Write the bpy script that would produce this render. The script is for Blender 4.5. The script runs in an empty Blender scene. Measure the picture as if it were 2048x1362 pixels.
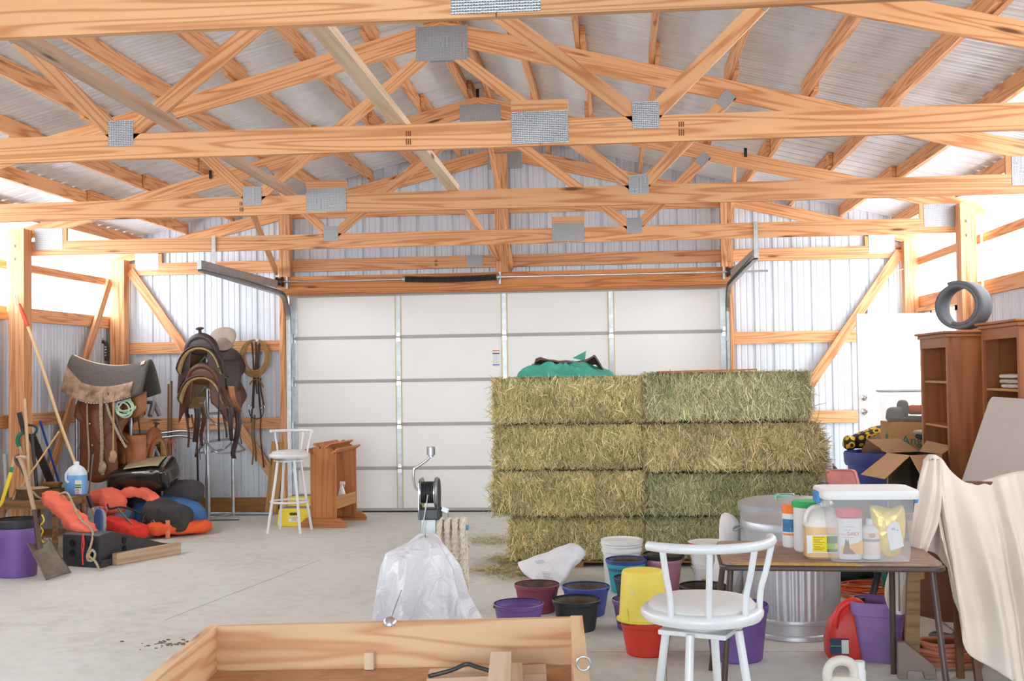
import bpy, math, random
import numpy as np
from mathutils import Vector, Matrix, noise
R = random.Random(7)
sc = bpy.context.scene
COL = sc.collection
PI = math.pi
rad = math.radians

# ---------------------------------------------------------------- scene tree helpers
def link(o):
    COL.objects.link(o)
    return o

def tag(o, label=None, cat=None, group=None, kind=None):
    if label: o['label'] = label
    if cat: o['category'] = cat
    if group: o['group'] = group
    if kind: o['kind'] = kind
    return o

def wm(o):
    m = Matrix.Translation(o.location) @ o.rotation_euler.to_matrix().to_4x4()
    return (wm(o.parent) @ m) if o.parent else m

def thing(name, label, cat, loc=(0, 0, 0), rz=0.0, group=None):
    o = bpy.data.objects.new(name, None)
    o.empty_display_size = 0.1
    o.location = loc
    o.rotation_euler = (0, 0, rz)
    link(o)
    return tag(o, label, cat, group)

def dup(root, loc, rz, label, group=None):
    r = root.copy(); link(r)
    r.location = loc; r.rotation_euler = (0, 0, rz)
    r['label'] = label
    if group: r['group'] = group
    for ch in list(root.children):
        c = ch.copy(); link(c); c.parent = r
        for g in list(ch.children):
            d = g.copy(); link(d); d.parent = c
    return r

def V(*a):
    return Vector(a[0]) if len(a) == 1 else Vector(a)

# ---------------------------------------------------------------- mesh builder
class MB:
    def __init__(s):
        s.v = []; s.f = []; s.uv = []; s.mi = []; s.m = 0
    def face(s, idx, uv=None):
        s.f.append(tuple(idx)); s.uv.append(uv or [(0, 0)] * len(idx)); s.mi.append(s.m)
    def board(s, a, b, w, t, up=(0, 0, 1)):
        """timber from a to b: w is measured along up, t across"""
        a, b = V(a), V(b); d = b - a; L = d.length; d.normalize()
        up = V(up); side = d.cross(up)
        if side.length < 1e-5: side = d.cross(V(0, 1, 0))
        side.normalize(); u = side.cross(d).normalized()
        n = len(s.v)
        for q in (a, b):
            for i, j in ((-1, -1), (1, -1), (1, 1), (-1, 1)):
                s.v.append(q + side * (i * t / 2) + u * (j * w / 2))
        o = R.random() * 3
        for k, (p, q) in enumerate(((0, 1), (1, 2), (2, 3), (3, 0))):
            ww = t if k % 2 == 0 else w
            s.face((n + p, n + q, n + q + 4, n + p + 4), [(0, o), (0, o + ww), (L, o + ww), (L, o)])
            o += ww
        s.face((n + 3, n + 2, n + 1, n), [(0, 0), (.02, 0), (.02, w), (0, w)])
        s.face((n + 4, n + 5, n + 6, n + 7), [(0, 0), (.02, 0), (.02, w), (0, w)])
        return s
    def box(s, c, sz, rz=0.0, M=None):
        c = V(c); x, y, z = (q / 2 for q in sz); n = len(s.v)
        rot = M if M is not None else Matrix.Rotation(rz, 3, 'Z')
        for k in (-1, 1):
            for i, j in ((-1, -1), (1, -1), (1, 1), (-1, 1)):
                s.v.append(c + rot @ V(i * x, j * y, k * z))
        X, Y, Z = sz
        s.face((n + 3, n + 2, n + 1, n), [(0, 0), (X, 0), (X, Y), (0, Y)])
        s.face((n + 4, n + 5, n + 6, n + 7), [(0, 0), (X, 0), (X, Y), (0, Y)])
        for p, q, w in ((0, 1, X), (1, 2, Y), (2, 3, X), (3, 0, Y)):
            s.face((n + p, n + q, n + q + 4, n + p + 4), [(0, 0), (w, 0), (w, Z), (0, Z)])
        return s
    def span(s, x0, x1, y0, y1, z0, z1):
        return s.box(((x0 + x1) / 2, (y0 + y1) / 2, (z0 + z1) / 2), (x1 - x0, y1 - y0, z1 - z0))
    def tube(s, pts, r, n=8, closed=False, cap=True):
        P = [V(p) for p in pts]; N = len(P)
        rr = r if isinstance(r, (list, tuple)) else [r] * N
        base = len(s.v); ref = None; L = 0
        for i in range(N):
            a = P[i - 1] if (i > 0 or closed) else P[i]
            b = P[(i + 1) % N] if (i < N - 1 or closed) else P[i]
            t = (b - a)
            if t.length < 1e-9: t = V(0, 0, 1)
            t.normalize()
            if ref is None:
                ref = t.cross(V(0, 0, 1))
                if ref.length < .1: ref = t.cross(V(1, 0, 0))
            ref = ref - t * ref.dot(t)
            if ref.length < 1e-6: ref = t.orthogonal()
            ref.normalize(); bi = t.cross(ref)
            for k in range(n):
                an = 2 * PI * k / n
                s.v.append(P[i] + (ref * math.cos(an) + bi * math.sin(an)) * rr[i])
        M = N if closed else N - 1
        for i in range(M):
            j = (i + 1) % N; l = (P[j] - P[i]).length
            for k in range(n):
                k2 = (k + 1) % n
                c = 2 * PI * max(rr[i], 1e-4)
                s.face((base + i * n + k, base + i * n + k2, base + j * n + k2, base + j * n + k),
                       [(L, c * k / n), (L, c * (k + 1) / n), (L + l, c * (k + 1) / n), (L + l, c * k / n)])
            L += l
        if cap and not closed:
            s.face([base + k for k in range(n)][::-1]); s.face([base + (N - 1) * n + k for k in range(n)])
        return s
    def lathe(s, prof, n=32, c=(0, 0, 0), M=None, sx=1, sy=1, cap=True):
        base = len(s.v); c = V(c)
        for r, z in prof:
            for k in range(n):
                an = 2 * PI * k / n
                p = V(r * math.cos(an) * sx, r * math.sin(an) * sy, z)
                s.v.append(c + (M @ p if M is not None else p))
        L = 0
        for i in range(len(prof) - 1):
            l = math.hypot(prof[i + 1][0] - prof[i][0], prof[i + 1][1] - prof[i][1])
            for k in range(n):
                k2 = (k + 1) % n
                s.face((base + i * n + k, base + i * n + k2, base + (i + 1) * n + k2, base + (i + 1) * n + k),
                       [(k / n, L), ((k + 1) / n, L), ((k + 1) / n, L + l), (k / n, L + l)])
            L += l
        if cap:
            if prof[0][0] > 1e-4: s.face([base + k for k in range(n)][::-1])
            if prof[-1][0] > 1e-4: s.face([base + (len(prof) - 1) * n + k for k in range(n)])
        return s
    def prism(s, poly, o, ux, uy, w):
        """polygon (2-D) in the frame o,ux,uy pushed along w"""
        o, ux, uy, w = V(o), V(ux), V(uy), V(w); n = len(s.v); N = len(poly)
        for q in (V(0, 0, 0), w):
            for a, b in poly: s.v.append(o + ux * a + uy * b + q)
        flip = ux.cross(uy).dot(w) > 0
        A = list(range(n, n + N)); B = list(range(n + N, n + 2 * N)); pu = [(a, b) for a, b in poly]
        s.face(A[::-1] if flip else A, pu[::-1] if flip else pu)
        s.face(B if flip else B[::-1], pu if flip else pu[::-1])
        L = 0
        for k in range(N):
            k2 = (k + 1) % N; l = math.hypot(poly[k2][0] - poly[k][0], poly[k2][1] - poly[k][1])
            q = (A[k], A[k2], B[k2], B[k]); u = [(L, 0), (L + l, 0), (L + l, w.length), (L, w.length)]
            s.face(q if flip else q[::-1], u if flip else u[::-1]); L += l
        return s
    def sheet(s, fn, nu, nv, cu=False):
        base = len(s.v); U = nu if cu else nu + 1
        for j in range(nv + 1):
            for i in range(U): s.v.append(V(fn(i / nu, j / nv)))
        for j in range(nv):
            for i in range(nu):
                i2 = (i + 1) % U
                s.face((base + j * U + i, base + j * U + i2, base + (j + 1) * U + i2, base + (j + 1) * U + i),
                       [(i / nu, j / nv), ((i + 1) / nu, j / nv), ((i + 1) / nu, (j + 1) / nv), (i / nu, (j + 1) / nv)])
        return s
    def blob(s, c, r, e=2.0, amp=.0, sc=3.0, seed=0, nu=32, nv=18, M=None, flat=None):
        """rounded cushion / sack: superellipsoid with folds"""
        c = V(c)
        def pw(x, k): return math.copysign(abs(x) ** k, x)
        k = 2.0 / e
        def fn(u, v):
            a = 2 * PI * u; b = -PI / 2 + PI * v
            p = V(pw(math.cos(b), k) * pw(math.cos(a), k), pw(math.cos(b), k) * pw(math.sin(a), k), pw(math.sin(b), k))
            q = V(p.x * r[0], p.y * r[1], p.z * r[2])
            if amp:
                h = noise.noise(q * sc + V(seed * 3.7, seed * 1.3, 0)) + .5 * noise.noise(q * sc * 2.3 + V(seed, 0, 5))
                q += p.normalized() * h * amp
            if flat is not None and q.z < flat: q.z = flat + (q.z - flat) * .08
            return c + (M @ q if M is not None else q)
        return s.sheet(fn, nu, nv, cu=True)
    def rope(s, pts, r, pitch=None, n=6, strands=3):
        P = resample(pts, max(r * .9, .006)); pitch = pitch or r * 7
        for q in range(strands):
            out = []; L = 0; ref = None
            for i in range(len(P)):
                a, b = P[max(i - 1, 0)], P[min(i + 1, len(P) - 1)]
                t = (b - a).normalized()
                if ref is None: ref = t.orthogonal()
                ref = (ref - t * ref.dot(t)).normalized(); bi = t.cross(ref)
                if i: L += (P[i] - P[i - 1]).length
                an = 2 * PI * (L / pitch + q / strands)
                out.append(P[i] + (ref * math.cos(an) + bi * math.sin(an)) * r * .52)
            s.tube(out, r * .56, n)
        return s
    def build(s, name, mat, parent=None, world=True, smooth=False, bevel=0, solid=0, sub=0, label=None, angle=40, off=0, origin=None):
        me = bpy.data.meshes.new(name)
        o = bpy.data.objects.new(name, me)
        vs = s.v
        if parent is not None:
            o.parent = parent
            if world:
                inv = wm(parent).inverted(); vs = [inv @ p for p in vs]
        elif world:
            if origin is None:
                xs = [p.x for p in vs]; ys = [p.y for p in vs]; zs = [p.z for p in vs]
                origin = ((min(xs) + max(xs)) / 2, (min(ys) + max(ys)) / 2, min(zs))
            g = V(origin); vs = [p - g for p in vs]; o.location = g
        me.from_pydata([tuple(p) for p in vs], [], s.f)
        ul = me.uv_layers.new(name='UVMap')
        flat = [c for fu in s.uv for q in fu for c in q]
        ul.data.foreach_set('uv', flat)
        mats = mat if isinstance(mat, (list, tuple)) else [mat]
        for q in mats: me.materials.append(q)
        if len(mats) > 1: me.polygons.foreach_set('material_index', s.mi)
        if smooth:
            me.polygons.foreach_set('use_smooth', [True] * len(me.polygons))
            if angle < 179: me.set_sharp_from_angle(angle=rad(angle))
        me.validate(); me.update()
        link(o)
        if solid:
            m = o.modifiers.new('thick', 'SOLIDIFY'); m.thickness = solid; m.offset = off
        if bevel:
            m = o.modifiers.new('edge', 'BEVEL'); m.width = bevel; m.segments = 2; m.limit_method = 'ANGLE'; m.angle_limit = rad(40)
        if sub:
            m = o.modifiers.new('sub', 'SUBSURF'); m.levels = sub; m.render_levels = sub
        if label: o['label'] = label
        return o

def resample(pts, step):
    P = [V(p) for p in pts]; out = [P[0]]
    for a, b in zip(P, P[1:]):
        n = max(1, int((b - a).length / step))
        for k in range(1, n + 1): out.append(a.lerp(b, k / n))
    return out

def curve(pts, n=8, closed=False):
    """Catmull-Rom through the points"""
    P = [V(p) for p in pts]; N = len(P); out = []
    rng = range(N) if closed else range(N - 1)
    for i in rng:
        if closed: a, b, c, d = (P[(i + k) % N] for k in (-1, 0, 1, 2))
        else: a, b, c, d = P[max(i - 1, 0)], P[i], P[i + 1], P[min(i + 2, N - 1)]
        for k in range(n):
            t = k / n
            out.append(.5 * ((2 * b) + (c - a) * t + (2 * a - 5 * b + 4 * c - d) * t * t + (3 * b - a - 3 * c + d) * t ** 3))
    if not closed: out.append(P[-1])
    return out

def text(name, body, size, o, ux, uy, mat, parent, depth=.0008, align='LEFT', sx=1.0):
    """flat lettering lying in the plane o,ux,uy"""
    cu = bpy.data.curves.new(name, 'FONT'); cu.body = body; cu.size = size; cu.align_x = align
    cu.extrude = depth; cu.resolution_u = 2
    tmp = bpy.data.objects.new(name, cu); link(tmp)
    dg = bpy.context.evaluated_depsgraph_get()
    me = bpy.data.meshes.new_from_object(tmp.evaluated_get(dg))
    bpy.data.objects.remove(tmp)
    ux, uy = V(ux).normalized(), V(uy).normalized(); w = ux.cross(uy); o = V(o)
    inv = wm(parent).inverted()
    for v in me.vertices: v.co = inv @ (o + ux * v.co.x * sx + uy * v.co.y + w * (v.co.z + depth))
    me.materials.clear(); me.materials.append(mat)
    ob = bpy.data.objects.new(name, me); ob.parent = parent
    return link(ob)

# ---------------------------------------------------------------- materials
def lin(h):
    h = h.lstrip('#'); c = [int(h[i:i + 2], 16) / 255 for i in (0, 2, 4)]
    return tuple((x / 12.92 if x <= .04045 else ((x + .055) / 1.055) ** 2.4) for x in c) + (1,)

def nodes(name):
    m = bpy.data.materials.new(name); m.use_nodes = True
    t = m.node_tree; b = t.nodes['Principled BSDF']
    return m, t, b

def nn(t, typ, **k):
    n = t.nodes.new(typ)
    for a, v in k.items():
        if a.startswith('i_'): n.inputs[a[2:]].default_value = v
        else: setattr(n, a, v)
    return n

def ramp(t, fac, stops):
    r = nn(t, 'ShaderNodeValToRGB'); e = r.color_ramp.elements
    while len(e) < len(stops): e.new(.5)
    for k, (p, c) in enumerate(stops): e[k].position = p; e[k].color = c
    t.links.new(fac, r.inputs['Fac']); return r.outputs['Color']

def math_(t, op, a, b=None):
    n = nn(t, 'ShaderNodeMath', operation=op)
    for k, q in enumerate((a, b)):
        if q is None: continue
        if isinstance(q, (int, float)): n.inputs[k].default_value = q
        else: t.links.new(q, n.inputs[k])
    return n.outputs[0]

def shade(c, k):
    return tuple(min(1, x * k) for x in c[:3]) + (1,)

def mat(name, col, rough=.5, metal=0.0, var=.12, scale=6.0, bump=0.0, bscale=60.0, col2=None, spec=.5, coat=0, aniso=None, sheen=0, trans=0, alpha=None, det=4, ior=None):
    """plain procedural surface: noise-mottled colour, optional fine bump"""
    m, t, b = nodes(name); c = lin(col)
    tc = nn(t, 'ShaderNodeTexCoord')
    nz = nn(t, 'ShaderNodeTexNoise', i_Scale=scale, i_Detail=det, i_Roughness=.6)
    oi = nn(t, 'ShaderNodeObjectInfo')
    mp = nn(t, 'ShaderNodeMapping')
    t.links.new(tc.outputs['Object'], mp.inputs['Vector'])
    if aniso: mp.inputs['Scale'].default_value = aniso
    off = nn(t, 'ShaderNodeVectorMath', operation='ADD')
    t.links.new(mp.outputs[0], off.inputs[0]); t.links.new(oi.outputs['Random'], off.inputs[1])
    t.links.new(off.outputs[0], nz.inputs['Vector'])
    lo = lin(col2) if col2 else shade(c, 1 - var)
    hi = c if col2 else shade(c, 1 + var * .6)
    t.links.new(ramp(t, nz.outputs['Fac'], [(.32, lo), (.66, hi)]), b.inputs['Base Color'])
    b.inputs['Roughness'].default_value = rough; b.inputs['Metallic'].default_value = metal
    b.inputs['Specular IOR Level'].default_value = spec
    b.inputs['Coat Weight'].default_value = coat
    b.inputs['Sheen Weight'].default_value = sheen
    b.inputs['Transmission Weight'].default_value = trans
    if ior: b.inputs['IOR'].default_value = ior
    if alpha is not None: b.inputs['Alpha'].default_value = alpha
    if bump:
        n2 = nn(t, 'ShaderNodeTexNoise', i_Scale=bscale, i_Detail=3.0)
        t.links.new(off.outputs[0], n2.inputs['Vector'])
        bp = nn(t, 'ShaderNodeBump', i_Strength=bump, i_Distance=.01)
        t.links.new(n2.outputs['Fac'], bp.inputs['Height']); t.links.new(bp.outputs[0], b.inputs['Normal'])
    return m

def wood(name, light, dark, rings=9.0, gs=(.40, 9.5), fine=.25, knots=True, rough=.6, contrast=1.0, knot='6b3d1e'):
    """sawn board: rings cut lengthwise, read from the board's own UV (metres)"""
    m, t, b = nodes(name); A, B = lin(light), lin(dark)
    uv = nn(t, 'ShaderNodeUVMap'); oi = nn(t, 'ShaderNodeObjectInfo')
    rnd = math_(t, 'MULTIPLY', oi.outputs['Random'], 57.0)
    sp = nn(t, 'ShaderNodeSeparateXYZ'); t.links.new(uv.outputs[0], sp.inputs[0])
    def coord(su, sv):
        c = nn(t, 'ShaderNodeCombineXYZ')
        t.links.new(math_(t, 'MULTIPLY', sp.outputs[0], su), c.inputs[0])
        t.links.new(math_(t, 'MULTIPLY', sp.outputs[1], sv), c.inputs[1])
        t.links.new(rnd, c.inputs[2]); return c.outputs[0]
    n1 = nn(t, 'ShaderNodeTexNoise', i_Scale=1.0, i_Detail=1.5, i_Roughness=.4)
    t.links.new(coord(*gs), n1.inputs['Vector'])
    n2 = nn(t, 'ShaderNodeTexNoise', i_Scale=1.0, i_Detail=4.0)
    t.links.new(coord(5.0, 160.0), n2.inputs['Vector'])
    w = math_(t, 'SINE', math_(t, 'MULTIPLY', math_(t, 'ADD', n1.outputs['Fac'], math_(t, 'MULTIPLY', n2.outputs['Fac'], .015)), rings * 2 * PI))
    w = math_(t, 'POWER', math_(t, 'ADD', math_(t, 'MULTIPLY', w, .5), .5), 2.8)
    w = math_(t, 'MULTIPLY', w, .75 * contrast)
    w = math_(t, 'ADD', w, math_(t, 'MULTIPLY', math_(t, 'SUBTRACT', n2.outputs['Fac'], .4), fine))
    n3 = nn(t, 'ShaderNodeTexNoise', i_Scale=1.0, i_Detail=2.0); t.links.new(coord(.7, 3.0), n3.inputs['Vector'])
    w = math_(t, 'ADD', w, math_(t, 'MULTIPLY', math_(t, 'SUBTRACT', n3.outputs['Fac'], .5), .5))
    col = ramp(t, w, [(0, A), (1, B)])
    if knots:
        vo = nn(t, 'ShaderNodeTexVoronoi', i_Scale=1.0); t.links.new(coord(1.1, 6.5), vo.inputs['Vector'])
        k = ramp(t, vo.outputs['Distance'], [(.05, (1, 1, 1, 1)), (.13, (0, 0, 0, 1))])
        mx = nn(t, 'ShaderNodeMix', data_type='RGBA'); t.links.new(k, mx.inputs[0]); t.links.new(col, mx.inputs[6]); mx.inputs[7].default_value = lin(knot)
        col = mx.outputs[2]
    hs = nn(t, 'ShaderNodeHueSaturation'); t.links.new(col, hs.inputs['Color'])
    t.links.new(math_(t, 'ADD', math_(t, 'MULTIPLY', oi.outputs['Random'], .22), .88), hs.inputs['Value'])
    t.links.new(hs.outputs[0], b.inputs['Base Color'])
    b.inputs['Roughness'].default_value = rough
    bp = nn(t, 'ShaderNodeBump', i_Strength=.12, i_Distance=.004); t.links.new(w, bp.inputs['Height']); t.links.new(bp.outputs[0], b.inputs['Normal'])
    return m

# ================================================================ materials of the building
FIR = wood('fir_framing', 'E6AE7C', 'BE7540', rings=10)
FIRD = wood('fir_header', 'D58E54', 'A55A26', rings=7)
GREYB = wood('weathered_pine', 'D3B59B', 'A98468', rings=4, contrast=.6)
PALE = wood('pale_pine', 'ECD6B8', 'CFAE88', rings=5, contrast=.6)
TREAT = wood('treated_sill', '9A6A34', '6E4620', rings=6, contrast=.6)
def plate_mat():
    m, t, b = nodes('galvanised_plate')
    uv = nn(t, 'ShaderNodeUVMap')
    vo = nn(t, 'ShaderNodeTexVoronoi', i_Scale=95.0, i_Randomness=.15); t.links.new(uv.outputs[0], vo.inputs['Vector'])
    c = ramp(t, vo.outputs['Distance'], [(.18, lin('66696b')), (.42, lin('b2b5b8'))]); t.links.new(c, b.inputs['Base Color'])
    b.inputs['Metallic'].default_value = .75; b.inputs['Roughness'].default_value = .42
    bp = nn(t, 'ShaderNodeBump', i_Strength=.6, i_Distance=.004); t.links.new(vo.outputs['Distance'], bp.inputs['Height']); t.links.new(bp.outputs[0], b.inputs['Normal'])
    return m
PLATE = plate_mat()
GALV = mat('galvanised_steel', 'B4BABC', rough=.38, metal=.85, var=.15, scale=14)
STEEL = mat('bright_steel', 'D5D7DA', rough=.22, metal=.95, var=.05)
DKSTEEL = mat('dark_steel', '4a4c4e', rough=.45, metal=.7, var=.2)
ROOFM = mat('bare_roof_sheet', 'E4EBF1', rough=.36, metal=.15, var=.08, scale=2.0, aniso=(3, .6, 3))
SIDING = mat('painted_siding', 'D2DBE5', rough=.42, metal=.15, var=.04, scale=3)
WHITEP = mat('white_paint', 'EDEDEA', rough=.45, var=.02)
DOORP = mat('white_door_skin', 'EFF2F0', rough=.5, var=.015, scale=2)
RAILG = mat('grey_joint_strip', 'B4B3B2', rough=.8, var=.06, spec=.1)
FOAM = mat('yellowed_glue', 'E4D9AE', rough=.8, var=.1)
RUBBER = mat('black_rubber', '2a2a2b', rough=.7, var=.2)

def floor_mat():
    m, t, b = nodes('concrete_slab')
    tc = nn(t, 'ShaderNodeTexCoord'); P = tc.outputs['Object']
    a = nn(t, 'ShaderNodeTexNoise', i_Scale=.8, i_Detail=6.0, i_Roughness=.65); t.links.new(P, a.inputs['Vector'])
    c = nn(t, 'ShaderNodeTexNoise', i_Scale=9.0, i_Detail=6.0); t.links.new(P, c.inputs['Vector'])
    f = math_(t, 'ADD', math_(t, 'MULTIPLY', a.outputs['Fac'], .6), math_(t, 'MULTIPLY', c.outputs['Fac'], .4))
    col = ramp(t, f, [(.35, lin('C2C2BA')), (.5, lin('D2D3CC')), (.66, lin('DADBD5'))])
    # dirt freckles
    s = nn(t, 'ShaderNodeTexNoise', i_Scale=38.0, i_Detail=3.0); t.links.new(P, s.inputs['Vector'])
    g = nn(t, 'ShaderNodeTexNoise', i_Scale=1.7, i_Detail=2.0); t.links.new(P, g.inputs['Vector'])
    k = math_(t, 'MULTIPLY', ramp(t, s.outputs['Fac'], [(.66, (0, 0, 0, 1)), (.74, (1, 1, 1, 1))]), ramp(t, g.outputs['Fac'], [(.52, (0, 0, 0, 1)), (.7, (1, 1, 1, 1))]))
    mx = nn(t, 'ShaderNodeMix', data_type='RGBA'); t.links.new(math_(t, 'MULTIPLY', k, .5), mx.inputs[0]); t.links.new(col, mx.inputs[6]); mx.inputs[7].default_value = lin('8a7355')
    t.links.new(mx.outputs[2], b.inputs['Base Color']); b.inputs['Roughness'].default_value = .62
    bp = nn(t, 'ShaderNodeBump', i_Strength=.08, i_Distance=.01); t.links.new(c.outputs['Fac'], bp.inputs['Height']); t.links.new(bp.outputs[0], b.inputs['Normal'])
    return m
CONC = floor_mat()
JOINT = mat('joint_dirt', 'a5a097', rough=.9, var=.2)

def panel_mat():
    m, t, b = nodes('translucent_panel'); t.nodes.remove(b)
    tr = nn(t, 'ShaderNodeBsdfTransparent'); tr.inputs[0].default_value = (.97, .98, 1, 1)
    tl = nn(t, 'ShaderNodeBsdfTranslucent'); tl.inputs[0].default_value = (.95, .96, .98, 1)
    mx = nn(t, 'ShaderNodeMixShader'); mx.inputs[0].default_value = .3
    t.links.new(tr.outputs[0], mx.inputs[1]); t.links.new(tl.outputs[0], mx.inputs[2])
    t.links.new(mx.outputs[0], t.nodes['Material Output'].inputs[0]); return m
PANEL = panel_mat()

# ================================================================ shell
XL, XR = -6.47, 3.60          # inner faces of the siding
YB, YF = 14.26, -11.0
CX, ZR, SL = -1.385, 4.705, .25   # ridge x, roof sheet height at ridge, slope
def roofz(x): return ZR - SL * abs(x - CX)
def rib(a, b, out=1):
    """siding profile between a and b: (position, outward depth)"""
    pts = []; x = math.floor(a / .2286) * .2286
    while x < b + .23:
        for d, h in ((0, 0), (.014, .019), (.044, .019), (.058, 0), (.092, 0), (.098, .004), (.110, .004), (.116, 0), (.168, 0), (.174, .004), (.186, .004), (.192, 0)):
            if a <= x + d <= b: pts.append((x + d, h * out))
        x += .2286
    return [(a, 0)] + pts + [(b, 0)]
def struct(o): o['kind'] = 'structure'; return o

struct(MB().span(XL - .25, XR + .25, YF - .2, YB + .25, -.2, 0).build('floor', CONC))
jm = MB()
for a, b in (((-3.247, 7.985, 0.000), (-2.813, 10.599, 0.000)), ((-0.211, 7.142, 0.000), (0.034, 7.149, 0.000)), ((0.243, 6.984, 0.000), (0.222, 6.122, 0.000)), ((0.277, 7.170, 0.000), (1.359, 7.191, 0.000))):
    jm.board(V(a) + V(0, 0, .0005), V(b) + V(0, 0, .0005), .006, .0012, (1, 0, 0))
struct(jm.build('trim_1', JOINT))
# roof sheets
rm = MB()
for sgn in (-1, 1):
    xe = CX + sgn * 5.35
    pr = rib(YF - .3, YB + .35)
    n = len(rm.v)
    for y, h in pr:
        for x in (CX, xe): rm.v.append(V(x, y, roofz(x) + h))
    for i in range(len(pr) - 1):
        q = [n + 2 * i, n + 2 * i + 1, n + 2 * i + 3, n + 2 * i + 2]
        rm.face(q if sgn < 0 else q[::-1])
struct(rm.build('ceiling', ROOFM))
# ridge cap seen from below as a dark strip
struct(MB().prism([(-.14, -.04), (0, 0), (.14, -.04), (0, .01)], (CX, YF, ZR + .03), (1, 0, 0), (0, 0, 1), (0, YB - YF, 0)).build('trim_2', DKSTEEL))
# back wall: left and right of the overhead door, and the gable above
def wall_x(pr, z0, top):
    m = MB()
    for x, h in pr:
        m.v.append(V(x, YB + h, z0)); m.v.append(V(x, YB + h, (top(x) + .03) if callable(top) else top))
    for i in range(len(pr) - 1): m.face((2 * i, 2 * i + 2, 2 * i + 3, 2 * i + 1))
    return m
DX0, DX1, DZ = -4.16, 1.345, 2.735
w = wall_x(rib(XL - .03, DX0), 0, roofz); w2 = wall_x(rib(DX1, XR + .03), 0, roofz); w3 = wall_x(rib(DX0, DX1), DZ + .01, roofz)
for o in (w2, w3):
    n = len(w.v); w.v += o.v
    for f in o.f: w.face([q + n for q in f])
struct(w.build('wall_back', SIDING))
# side walls: steel to 2.5 m, translucent above; unseen near bays kept steel to dim the foreground
def wall_y(x, out, y0, y1, z0, z1):
    pr = rib(y0, y1, out); m = MB()
    for y, h in pr:
        m.v.append(V(x + h, y, z0)); m.v.append(V(x + h, y, z1))
    for i in range(len(pr) - 1):
        q = (2 * i, 2 * i + 2, 2 * i + 3, 2 * i + 1); m.face(q if out > 0 else q[::-1])
    return m
DY0, DY1, DZB, DZT = 12.60, 13.52, .26, 2.31      # walk door in the right wall
wl = wall_y(XL, -1, YF, YB, 0, 2.46); o = wall_y(XL, -1, YF, 2.9, 2.46, roofz(XL) - .01); n = len(wl.v); wl.v += o.v
for f in o.f: wl.face([q + n for q in f])
struct(wl.build('wall_left', SIDING))
w = wall_y(XR, 1, YF, DY0, 0, 2.5)
for o in (wall_y(XR, 1, YF, 2.9, 2.5, roofz(XR) - .01), wall_y(XR, 1, DY1, YB, 0, 2.5), wall_y(XR, 1, DY0, DY1, 0, DZB), wall_y(XR, 1, DY0, DY1, DZT, 2.5)):
    n = len(w.v); w.v += o.v
    for f in o.f: w.face([q + n for q in f])
struct(w.build('wall_right', SIDING))
TY = [4.18, 6.62, 9.10, 11.66, 14.20]
bays = [2.9] + TY[:4] + [YB]
k = 0
for x, out, z0 in ((XL, -1, 2.46), (XR, 1, 2.5)):
    for a, b in zip(bays, bays[1:]):
        k += 1
        struct(wall_y(x, out, a, b, z0, roofz(x) - .01).build('window_%d' % k, PANEL))
# wall behind the viewer with its wide doorway standing open to the daylight
fw_ = MB()
fw_.span(XL - .1, -5.9, YF - .06, YF, 0, 3.4); fw_.span(3.0, XR + .1, YF - .06, YF, 0, 3.4)
fw_.prism([(XL - .1, 3.1), (XR + .1, 3.1), (XR + .1, 3.4), (CX, 4.72), (XL - .1, 3.46)], (0, YF, 0), (1, 0, 0), (0, 0, 1), (0, -.06, 0))
struct(fw_.build('wall_front', SIDING))

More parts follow.
